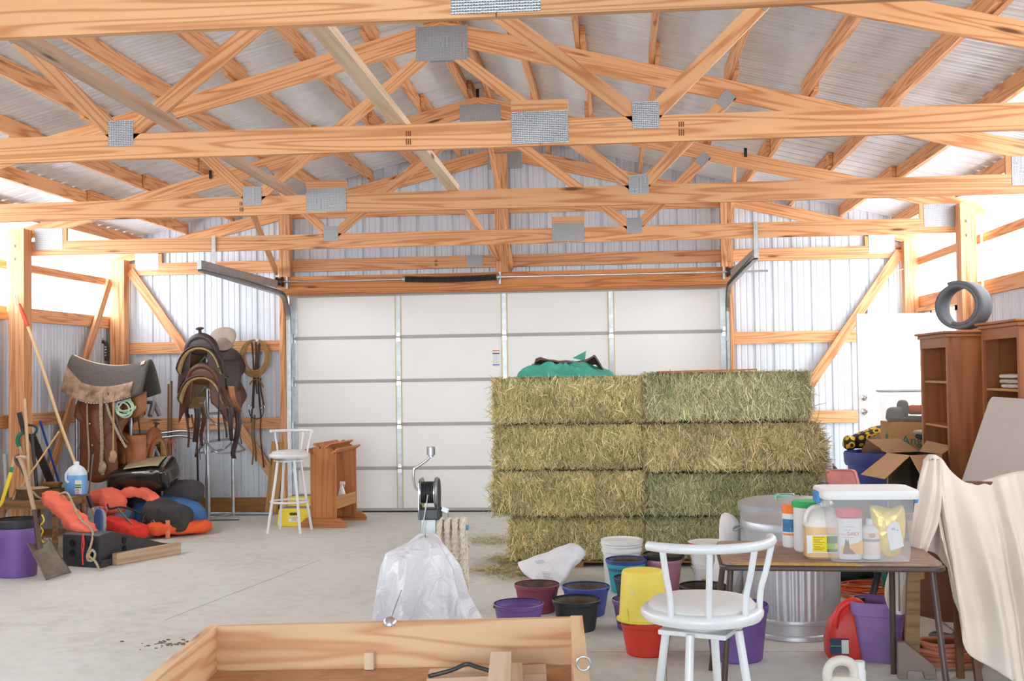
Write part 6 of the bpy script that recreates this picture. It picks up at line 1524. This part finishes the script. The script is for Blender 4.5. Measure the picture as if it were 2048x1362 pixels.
one('hose', 'short grey hose ring on the floor behind the reddish hose coil', 'hose', MB().tube(coil((1.95, 7.35, 0), .07, 3, .014, .022, .006, 8), .014, 8), mat('hose_grey', '6c7676', rough=.55), smooth=True)
one('tarp', 'dark bundled tarp on the floor behind the ribbed can', 'tarp', MB().blob((1.72, 9.75, .19), (.42, .28, .21), 2.6, .05, 5, 71, flat=-.185), mat('dark_teal_tarp', '2a4444', rough=.8, var=.3), smooth=True, angle=180)
one('wire_basket', 'teal metal frame lying behind the square purple bucket', 'frame', MB().board((1.50, 9.25, .34), (2.02, 9.05, .12), .03, .02).board((1.60, 9.22, .02), (1.60, 9.22, .42), .03, .02, (1, 0, 0)).board((1.98, 9.07, .01), (1.98, 9.07, .16), .03, .02, (1, 0, 0)), mat('teal_metal', '2E8C86', rough=.5))

# ================================================================ drop cloth over the wooden rack
DKWOOD = wood('dark_furniture_wood', '6B4129', '41261a', rings=5, contrast=.5, rough=.4)
t = thing('wooden_rack', 'brown wooden rack standing under the beige drop cloth', 'rack', (2.2, 6.5, 0))
for x in (1.845, 2.62): MB().board((x, 6.62, 0), (x - .03, 6.60, 1.05), .045, .035, (0, 1, 0)).build('post', DKWOOD, t)
for x in (1.895, 2.66): MB().board((x, 6.45, 0), (x - .08, 6.58, 1.02), .045, .035, (0, 1, 0)).build('post', DKWOOD, t)
MB().board((1.64, 6.60, 1.065), (2.75, 6.60, 1.06), .04, .05).build('top_rail', DKWOOD, t)
MB().board((1.68, 6.60, 1.085), (1.735, 6.60, 1.20), .05, .05, (0, 1, 0)).build('finial', DKWOOD, t)
CLOTH = mat('beige_drop_cloth', 'E8DCD0', rough=.9, var=.05, scale=3, bump=.12, bscale=40, sheen=.2)
t = thing('drop_cloth', 'beige canvas drop cloth hanging in folds at the right edge', 'cloth', (2.1, 6.45, .1))
tops = curve([(1.678, 6.620, 1.195), (1.711, 6.600, 1.232), (1.764, 6.580, 1.209), (1.819, 6.580, 1.134), (1.889, 6.580, 1.076), (1.991, 6.580, 1.086), (2.098, 6.580, 1.118), (2.218, 6.580, 1.139), (2.469, 6.580, 1.149), (2.756, 6.580, 1.141)], 6)
bots = curve([(1.701, 6.500, 0.802), (1.763, 6.440, 0.475), (1.798, 6.400, 0.244), (1.862, 6.360, 0.167), (1.944, 6.340, 0.120), (2.038, 6.320, 0.064), (2.164, 6.320, 0.039), (2.297, 6.340, 0.024), (2.481, 6.360, 0.016), (2.706, 6.360, 0.013)], 6)
def at(P, u):
    k = u * (len(P) - 1); i = min(int(k), len(P) - 2); return P[i].lerp(P[i + 1], k - i)
def front(u, v):
    a, b = at(tops, u), at(bots, u); p = a.lerp(b, v)
    ph = u * 34 + 2.2 * math.sin(u * 9) + .8 * math.sin(v * 3 + u * 5)
    f = (.012 + .055 * min(1, v * 2.2)) * (math.sin(ph) * .6 + .4 * math.sin(ph * 1.9 + 1))
    return p + V(.012 * math.sin(ph * .5) * v, -f - .06 * math.sin(PI * min(v, .5)) , .006 * noise.noise(p * 12)) + V(0, -.02, 0) * noise.noise(p * 5)
MB().sheet(front, 150, 50).build('front_drape', CLOTH, t, smooth=True, solid=.004, angle=180)
def backd(u, v):
    a = at(tops, u); ph = u * 30; return a + V(0, .03 + .10 * v + .03 * math.sin(ph) * v, -.55 * v)
MB().sheet(backd, 90, 12).build('back_drape', CLOTH, t, smooth=True, solid=.004, angle=180)
l0 = curve([(1.673, 6.600, 1.202), (1.618, 6.520, 1.100), (1.577, 6.480, 0.941), (1.563, 6.480, 0.792), (1.575, 6.500, 0.645)], 6)
l1 = curve([(1.748, 6.560, 1.210), (1.717, 6.440, 1.039), (1.703, 6.440, 0.878), (1.663, 6.460, 0.754), (1.617, 6.500, 0.634)], 6)
def fold(u, v):
    a, b = at(l0, v), at(l1, v); p = a.lerp(b, u); return p + V(0, -.05 * math.sin(PI * u) * min(1, v * 3 + .3) - .018 * math.sin(u * 14 + v * 4), 0)
MB().sheet(fold, 24, 30).build('side_fold', CLOTH, t, smooth=True, solid=.004, angle=180)
one('cloth_bundle', 'beige cloth end bunched and hanging under the right end of the worn table', 'cloth', MB().sheet(lambda u, v: V(1.545 + .065 * math.cos(2 * PI * u) * (1 - .35 * abs(v - .55) - .5 * max(0, v - .75)) + .02 * math.sin(v * 6) + .02 * v, 6.77 + .05 * math.sin(2 * PI * u) * (1 - .5 * v) + .012 * math.sin(8 * PI * u + v * 5), .70 - .38 * v), 30, 24, cu=True), CLOTH, smooth=True, angle=180)
t = thing('headboard', 'dark brown wooden furniture panel behind the right end of the worn table', 'panel', (1.95, 7.3, 0))
MB().prism([(1.66, .82), (1.66, .26), (1.75, .21), (1.95, .16), (2.3, .14), (2.3, .82)], (0, 7.30, 0), (1, 0, 0), (0, 0, 1), (0, .03, 0)).build('panel', DKWOOD, t)
for x in (1.70, 2.26): MB().board((x, 7.345, 0), (x, 7.345, .86), .05, .04, (0, 1, 0)).build('leg', DKWOOD, t)
MB().board((1.80, 7.294, .42), (1.775, 7.294, .78), .004, .07, (0, 1, 0)).build('cardboard_patch', mat('kraft_strip', 'B08A5E', rough=.9), t)

# ================================================================ bookcases, foam roll, leaning board
BOOKW = wood('honey_bookcase', 'A8683A', '6b3d1e', rings=4, contrast=.5, rough=.45)
def bookcase(x0, x1, y0, y1, h, label, shelves):
    t = thing('bookcase', label, 'bookcase', ((x0 + x1) / 2, (y0 + y1) / 2, 0), 0, 'wooden bookcases')
    def up(m):
        m.uv = [[(b, a) for a, b in u] for u in m.uv]; return m
    for a in (y0, y1 - .02): up(MB().span(x0, x1, a, a + .02, 0, h - .05)).build('side_panel', BOOKW, t)
    up(MB().span(x1 - .012, x1, y0 + .021, y1 - .021, .0, h - .05)).build('back_panel', BOOKW, t)
    for a, b in ((y0 - .002, y0 + .045), (y1 - .045, y1 + .002)): up(MB().span(x0 - .02, x0 - .001, a, b, 0, h - .05)).build('face_stile', BOOKW, t)
    MB().span(x0 - .02, x0 - .001, y0 + .046, y1 - .046, h - .13, h - .05).build('face_rail', BOOKW, t)
    m = MB(); m.span(x0 - .035, x1 + .01, y0 - .03, y1 + .03, h - .05, h - .02); m.span(x0 - .055, x1 + .02, y0 - .05, y1 + .05, h - .02, h); m.build('cornice', BOOKW, t, bevel=.006)
    for z in shelves: MB().span(x0 + .002, x1 - .013, y0 + .021, y1 - .021, z - .018, z).build('shelf', wood('shelf_edge', 'C9965E', '9a6437', rings=4, contrast=.4), t)
    return t
bookcase(2.60, 2.88, 9.40, 10.22, 2.00, 'wooden bookcase with the coiled foam roll on top', (.08, .70, 1.24, 1.60))
bookcase(2.79, 3.14, 8.32, 9.16, 2.045, 'wooden bookcase at the right edge holding folded cloths', (.08, .66, 1.10, 1.55))
for k_, (z, w_) in enumerate(((1.551, .26), (1.586, .28), (1.624, .25))):
    one('folded_cloth', ('lowest of the three folded pale cloths on the right bookcase shelf', 'middle one of the three folded pale cloths on the right bookcase shelf', 'topmost of the three folded pale cloths on the right bookcase shelf')[k_], 'cloth',
        MB().blob((2.945, 8.78 + .02 * k_, z + .016), (.12, w_ / 2 + .05, .0165), 5, .003, 12, 80 + k_), mat('folded_%d' % k_, ('CFC8BC', 'BDB3A6', 'D8D4CC')[k_], rough=.9), 'folded cloths', smooth=True, angle=180)
one('book', 'thin brown board propped on the shelf below the folded cloths', 'board', MB().board((2.90, 8.60, 1.112), (3.02, 8.80, 1.50), .16, .012, (0, 1, 0)), BOOKW)
FOAMG = mat('grey_foam', '6A6E72', rough=.85, var=.08, scale=12, bump=.2, bscale=90)
t = thing('foam_roll', 'coiled dark grey foam strip standing on the left bookcase', 'foam roll', (2.80, 9.78, 2.0))
ax_ = V(.62, .78, 0).normalized(); sx_ = V(.78, -.62, 0).normalized()
def roll(u, v):
    a = -PI / 2 - .35 + u * 2 * PI * 1.62; r = .150 + .042 * u * 1.0
    return V(2.74, 9.66, 2.002 + .208) + sx_ * math.cos(a) * r + V(0, 0, 1) * math.sin(a) * r + ax_ * (v * .22)
MB().sheet(roll, 110, 4).build('strip', FOAMG, t, smooth=True, solid=.030, angle=60)
t = thing('panel', 'pale grey tabletop panel leaning against the right bookcase', 'panel', (2.4, 7.9, 0))
e1 = V(2.675, 8.60, 1.487) - V(2.145, 8.60, 0); Lp = e1.length; e1.normalize()
MB().prism(rrect(0, 1.45, 0, Lp, .06), (2.145, 8.60, .004), (0, -1, 0), e1, e1.cross(V(0, -1, 0)).normalized() * -.022).build('panel', mat('pale_grey_laminate', 'CFCAC4', rough=.55, var=.03), t, bevel=.004)

# ================================================================ bins and boxes by the open door
BLUET = mat('blue_tote', '3F4F9E', rough=.45, var=.06)
t = thing('storage_tub', 'tall blue plastic tub stuffed with clothes by the open door', 'tub', (2.65, 12.2, 0))
pail([(.28, 0), (.285, .02), (.32, .71), (.345, .72), (.355, .75), (.36, .84), (.35, .855)], (2.65, 12.2, 0), 40).build('body', BLUET, t, smooth=True)
MB().lathe([(.001, .80), (.30, .80)], 30, (2.65, 12.2, 0), cap=False).build('fill', NYLON, t)
one('jacket', 'brown jacket heaped on top of the tall blue tub', 'jacket', MB().blob((2.70, 12.06, .915), (.24, .16, .115), 2.4, .045, 7, 91, M=Matrix.Rotation(rad(-14), 3, 'Y')), mat('brown_canvas', '7d5a44', rough=.9, var=.25, scale=8), smooth=True, angle=180)
one('boot', 'dark boot lying on the rim of the tall blue tub', 'boot', MB().blob((2.60, 11.96, .85), (.12, .06, .04), 2.6, .012, 9, 92), BLACKP, smooth=True, angle=180)
def sunflower():
    m, t_, b = nodes('sunflower_print'); tc = nn(t_, 'ShaderNodeTexCoord')
    vo = nn(t_, 'ShaderNodeTexVoronoi', i_Scale=13.0, i_Randomness=.4); t_.links.new(tc.outputs['Object'], vo.inputs['Vector'])
    t_.links.new(ramp(t_, vo.outputs['Distance'], [(.0, lin('2a2018')), (.24, lin('2a2018')), (.27, lin('E2B92A')), (.46, lin('E2B92A')), (.50, lin('222222'))]), b.inputs['Base Color']); b.inputs['Roughness'].default_value = .7; return m
SUN = sunflower()
t = thing('tote_bag', 'black bag printed with sunflowers lying on the clothes in the blue tub', 'bag', (2.67, 12.3, .9))
MB().blob((2.67, 12.30, 1.02), (.31, .14, .085), 3.4, .02, 6, 93, M=Matrix.Rotation(rad(-16), 3, 'Y')).build('body', SUN, t, smooth=True, angle=180)
MB().blob((2.36, 12.27, .94), (.06, .11, .075), 2.6, .02, 8, 94).build('end', SUN, t, smooth=True, angle=180)
KRAFT = mat('kraft_cardboard', 'B98F5F', rough=.85, var=.07, scale=4); KRAFTI = mat('kraft_inside', 'C9A27A', rough=.9, var=.05)
one('cardboard_box', 'plain cardboard box under the box with green script', 'box', MB().span(2.60, 3.10, 11.25, 11.68, 0, .895), KRAFT, bevel=.004)
t = thing('cardboard_box', 'cardboard box with green script lettering under the clear bin by the door', 'box', (2.83, 11.42, .897))
MB().span(2.545, 3.05, 11.22, 11.66, .897, 1.195).build('body', KRAFT, t, bevel=.004)
SCRIPT = mat('green_script', '2F7F78', rough=.7)
text('lettering', 'Angel', .125, (2.64, 11.2185, .985), (1, 0, 0), (0, 0, 1), SCRIPT, t, sx=.95)
text('lettering', 'ple', .10, (2.5435, 11.44, 1.03), (0, -1, 0), (0, 0, 1), SCRIPT, t)
m = MB(); m.span(2.64, 2.72, 11.2178, 11.219, .905, .945); m.build('mark', mat('print_brown', '8a6a45', rough=.8), t)
for z0, z1, x0, x1, nm in ((1.197, 1.49, 2.50, 3.02, 'x'),):
    t = thing('storage_bin', 'clear plastic bin of odds and ends on the cardboard box by the door', 'bin', (2.76, 11.42, z0))
    cc = V((x0 + x1) / 2, 11.42, z0)
    def bw(u, v):
        x, y = sq(u, 8); f = .90 + .10 * v; return cc + V(x * (x1 - x0) / 2 * f, y * .19 * f, .003 + (z1 - z0) * v)
    m = MB(); m.sheet(bw, 40, 5, cu=True); m.face(list(range(40))[::-1]); m.build('body', clear('clear_bin_plastic', 'E6E6E2', .2), t, smooth=True, angle=60)
    m = MB()
    m.tube([cc + V(sq(q / 40, 8)[0] * (x1 - x0) / 2 * 1.02, sq(q / 40, 8)[1] * .195, z1 - z0) for q in range(40)], .010, 8, closed=True); m.build('rim', mat('bin_rim', 'C9CCC8', rough=.4), t, smooth=True)
for k_, (p_, r_, col, lab) in enumerate((((2.62, 11.36, 1.27), (.08, .08, .07), '6d716c', 'grey bundle at the left inside the clear bin by the door'), ((2.70, 11.40, 1.305), (.05, .07, .10), '585b58', 'dark grey roll in the middle of the clear bin by the door'), ((2.83, 11.38, 1.31), (.09, .08, .045), 'D9743F', 'orange packet inside the clear bin by the door'), ((2.80, 11.35, 1.225), (.15, .09, .025), '4c5458', 'flat dark case at the bottom of the clear bin by the door'))):
    one('packet', lab, 'packet', MB().blob(p_, r_, 3.2, .01, 9, 100 + k_), mat('packet_%d' % k_, col, rough=.7, var=.2), smooth=True, angle=180)
one('cap', 'light grey cloth cap hanging over the right end of the clear bin', 'cap', MB().blob((2.90, 11.18, 1.50), (.06, .05, .075), 2.2, .012, 9, 110), mat('grey_cap', 'B4B4B8', rough=.9), smooth=True, angle=180)
t = thing('bicycle_seat', 'black and silver bicycle seat in front of the cardboard box with green script', 'seat', (2.84, 11.05, .9))
MB().blob((2.88, 11.04, 1.10), (.17, .075, .028), 2.6, .004, 9, 111, M=Matrix.Rotation(rad(5), 3, 'Y')).build('cover', mat('silver_vinyl', 'AEB2B4', rough=.4, var=.1), t, smooth=True, angle=180)
MB().blob((2.885, 11.05, 1.06), (.16, .07, .035), 2.6, .004, 9, 112, M=Matrix.Rotation(rad(5), 3, 'Y')).build('shell', BLACKP, t, smooth=True, angle=180)
MB().tube([(2.93, 11.06, 1.06), (2.93, 11.08, .55), (2.93, 11.08, 0)], .016, 10).build('post', DKSTEEL, t)
# open box with its flaps out
t = thing('cardboard_box', 'open black printed carton with tan flaps folded out, before the bookcase', 'box', (2.3, 9.5, .52))
q0, qL, qR = V((2.227, 9.200, 1.033)), V((2.151, 9.600, 1.025)), V((2.535, 9.450, 1.024)); qB = qL + qR - q0
m = MB()
for a, b in ((qL, q0), (q0, qR), (qR, qB), (qB, qL)):
    n = len(m.v); m.v += [V(a.x, a.y, .52), V(b.x, b.y, .52), b, a]; m.face((n, n + 1, n + 2, n + 3))
n = len(m.v); m.v += [V(p.x, p.y, .52) for p in (q0, qR, qB, qL)]; m.face((n, n + 1, n + 2, n + 3))
m.build('carton', mat('black_print', '2b2a25', rough=.55, var=.35, scale=14), t, solid=.006)
for a, b, c_, d_ in ((q0, qL, V((1.897, 9.420, 0.869)), V((1.986, 9.000, 0.872))), (q0, qR, V((2.448, 9.200, 0.835)), V((2.239, 8.960, 0.912))), (qB, qL, qL + V(-.12, .16, .10), qB + V(-.12, .16, .10)), (qR, qB, qB + V(.10, .14, .08), qR + V(.12, .1, .05))):
    MB().sheet(lambda u, v: a.lerp(b, u).lerp(d_.lerp(c_, u), v), 4, 4).build('flap', KRAFTI, t, solid=.006)
one('cardboard_box', 'plain brown box under the open black carton', 'box', MB().span(2.14, 2.50, 9.26, 9.74, 0, .513), KRAFT, bevel=.004)
one('plastic_lid_box', 'grey crate on the floor under the red lidded food box', 'crate', MB().span(1.80, 2.20, 10.45, 10.95, 0, .62), mat('grey_crate', '8b8a86', rough=.7, var=.1), bevel=.008)
t = thing('food_container', 'clear food box with a red lid tilted against the blue tub', 'food container', (1.98, 10.7, .62))
MT = Matrix.Rotation(rad(36), 3, 'X')
cc = V(1.975, 10.66, .70)
m = MB()
def fcw(u, v): x, y = sq(u, 7); f = .9 + .1 * v; return cc + MT @ V(x * .135 * f, y * .11 * f, -.06 + .085 * v)
m.sheet(fcw, 36, 3, cu=True); m.face(list(range(36))[::-1]); m.build('body', clear('food_box_plastic', 'E2E0DC', .35), t, smooth=True, angle=60)
def fcl(u, v):
    pr = [(1.0, .022), (1.08, .022), (1.09, .034), (1.04, .042), (.88, .042), (.86, .036), (0, .036)]; k = v * 6; i = min(int(k + 1e-6), 5); f = k - i
    s_ = pr[i][0] * (1 - f) + pr[i + 1][0] * f; z = pr[i][1] * (1 - f) + pr[i + 1][1] * f; x, y = sq(u, 7); return cc + MT @ V(x * .135 * s_, y * .11 * s_, z)
MB().sheet(fcl, 36, 6, cu=True).build('lid', mat('pale_red_lid', 'EE9A98', rough=.45), t, smooth=True, angle=50)
one('feed_sack', 'upright white woven sack just behind the right end of the hay', 'sack', MB().blob((1.80, 11.10, .50), (.17, .15, .52), 4, .03, 5, 120, flat=-.495), WOVEN, smooth=True, angle=180)
one('bag', 'small dark bag with a blue patch beside the white sack behind the hay', 'bag', MB().blob((1.95, 11.25, .40), (.13, .12, .42), 3.5, .03, 6, 121, flat=-.395), mat('dark_blue_bag', '33465c', rough=.6, var=.4, scale=7), smooth=True, angle=180)
one('junction_box', 'small white electrical box on the back wall above the open walk door', 'electrical box', MB().span(2.98, 3.10, 14.18, 14.25, 2.34, 2.56), WHITEPL, bevel=.004)
one('cable', 'thin yellow cable curving up the wall from the white electrical box', 'cable', MB().tube(curve([(3.04, 14.19, 2.55), (3.10, 14.16, 2.70), (3.22, 14.10, 2.82), (3.37, 14.03, 2.88)], 6), .006, 6), mat('yellow_cable', 'E2CF8A', rough=.6))

# ================================================================ light and camera
w = bpy.data.worlds.new('overcast'); sc.world = w; w.use_nodes = True
t = w.node_tree; bg = t.nodes['Background']
bg.inputs[0].default_value = (.93, .965, 1.0, 1); bg.inputs[1].default_value = 12.6
def portal(name, loc, rot, sx, sy):
    l = bpy.data.lights.new(name, 'AREA'); l.shape = 'RECTANGLE'; l.size = sx; l.size_y = sy
    l.cycles.is_portal = True
    o = bpy.data.objects.new(name, l); o.location = loc; o.rotation_euler = rot; link(o)
Lw = YB - YF
portal('daylight_left', (XL - .03, (YB + YF) / 2, 2.9), (0, -PI / 2, 0), .9, Lw)
portal('daylight_right', (XR + .03, (YB + YF) / 2, 2.92), (0, PI / 2, 0), .9, Lw)
portal('daylight_front', (-1.45, YF - .1, 1.55), (-PI / 2, 0, PI), 8.9, 3.1)
portal('daylight_walkdoor', (XR + .08, (DY0 + DY1) / 2, 1.28), (0, PI / 2, 0), 2.05, .92)
cam = bpy.data.cameras.new('camera'); co = bpy.data.objects.new('camera', cam); link(co)
F_PX, YAW, PIT, ROLL, HC = (2307.577, 0.092539, 0.027683, -0.014893, 1.7218)
cy, sy, cp, sp_ = math.cos(YAW), math.sin(YAW), math.cos(PIT), math.sin(PIT)
fwd = V(-sy * cp, cy * cp, sp_); rt = V(cy, sy, 0); up = rt.cross(fwd)
cr, sr = math.cos(ROLL), math.sin(ROLL)
r2 = rt * cr + up * sr; u2 = up * cr - rt * sr
M = Matrix((r2, u2, -fwd)).transposed().to_4x4(); M.translation = V(0, 0, HC)
co.matrix_world = M
cam.sensor_width = 36; cam.sensor_fit = 'HORIZONTAL'; cam.lens = F_PX / 2048 * 36
cam.clip_start = .05; cam.clip_end = 200
sc.camera = co
sc.view_settings.view_transform = 'Standard'; sc.view_settings.look = 'None'
sc.view_settings.gamma = 1; sc.view_settings.use_curve_mapping = False
sc.view_settings.exposure = 0.0
sc.cycles.use_denoising = True
sc.cycles.max_bounces = 8; sc.cycles.diffuse_bounces = 5; sc.cycles.glossy_bounces = 3
sc.cycles.use_adaptive_sampling = True; sc.cycles.adaptive_threshold = .03
sc.cycles.transmission_bounces = 6; sc.cycles.transparent_max_bounces = 16
sc.cycles.sample_clamp_indirect = 8
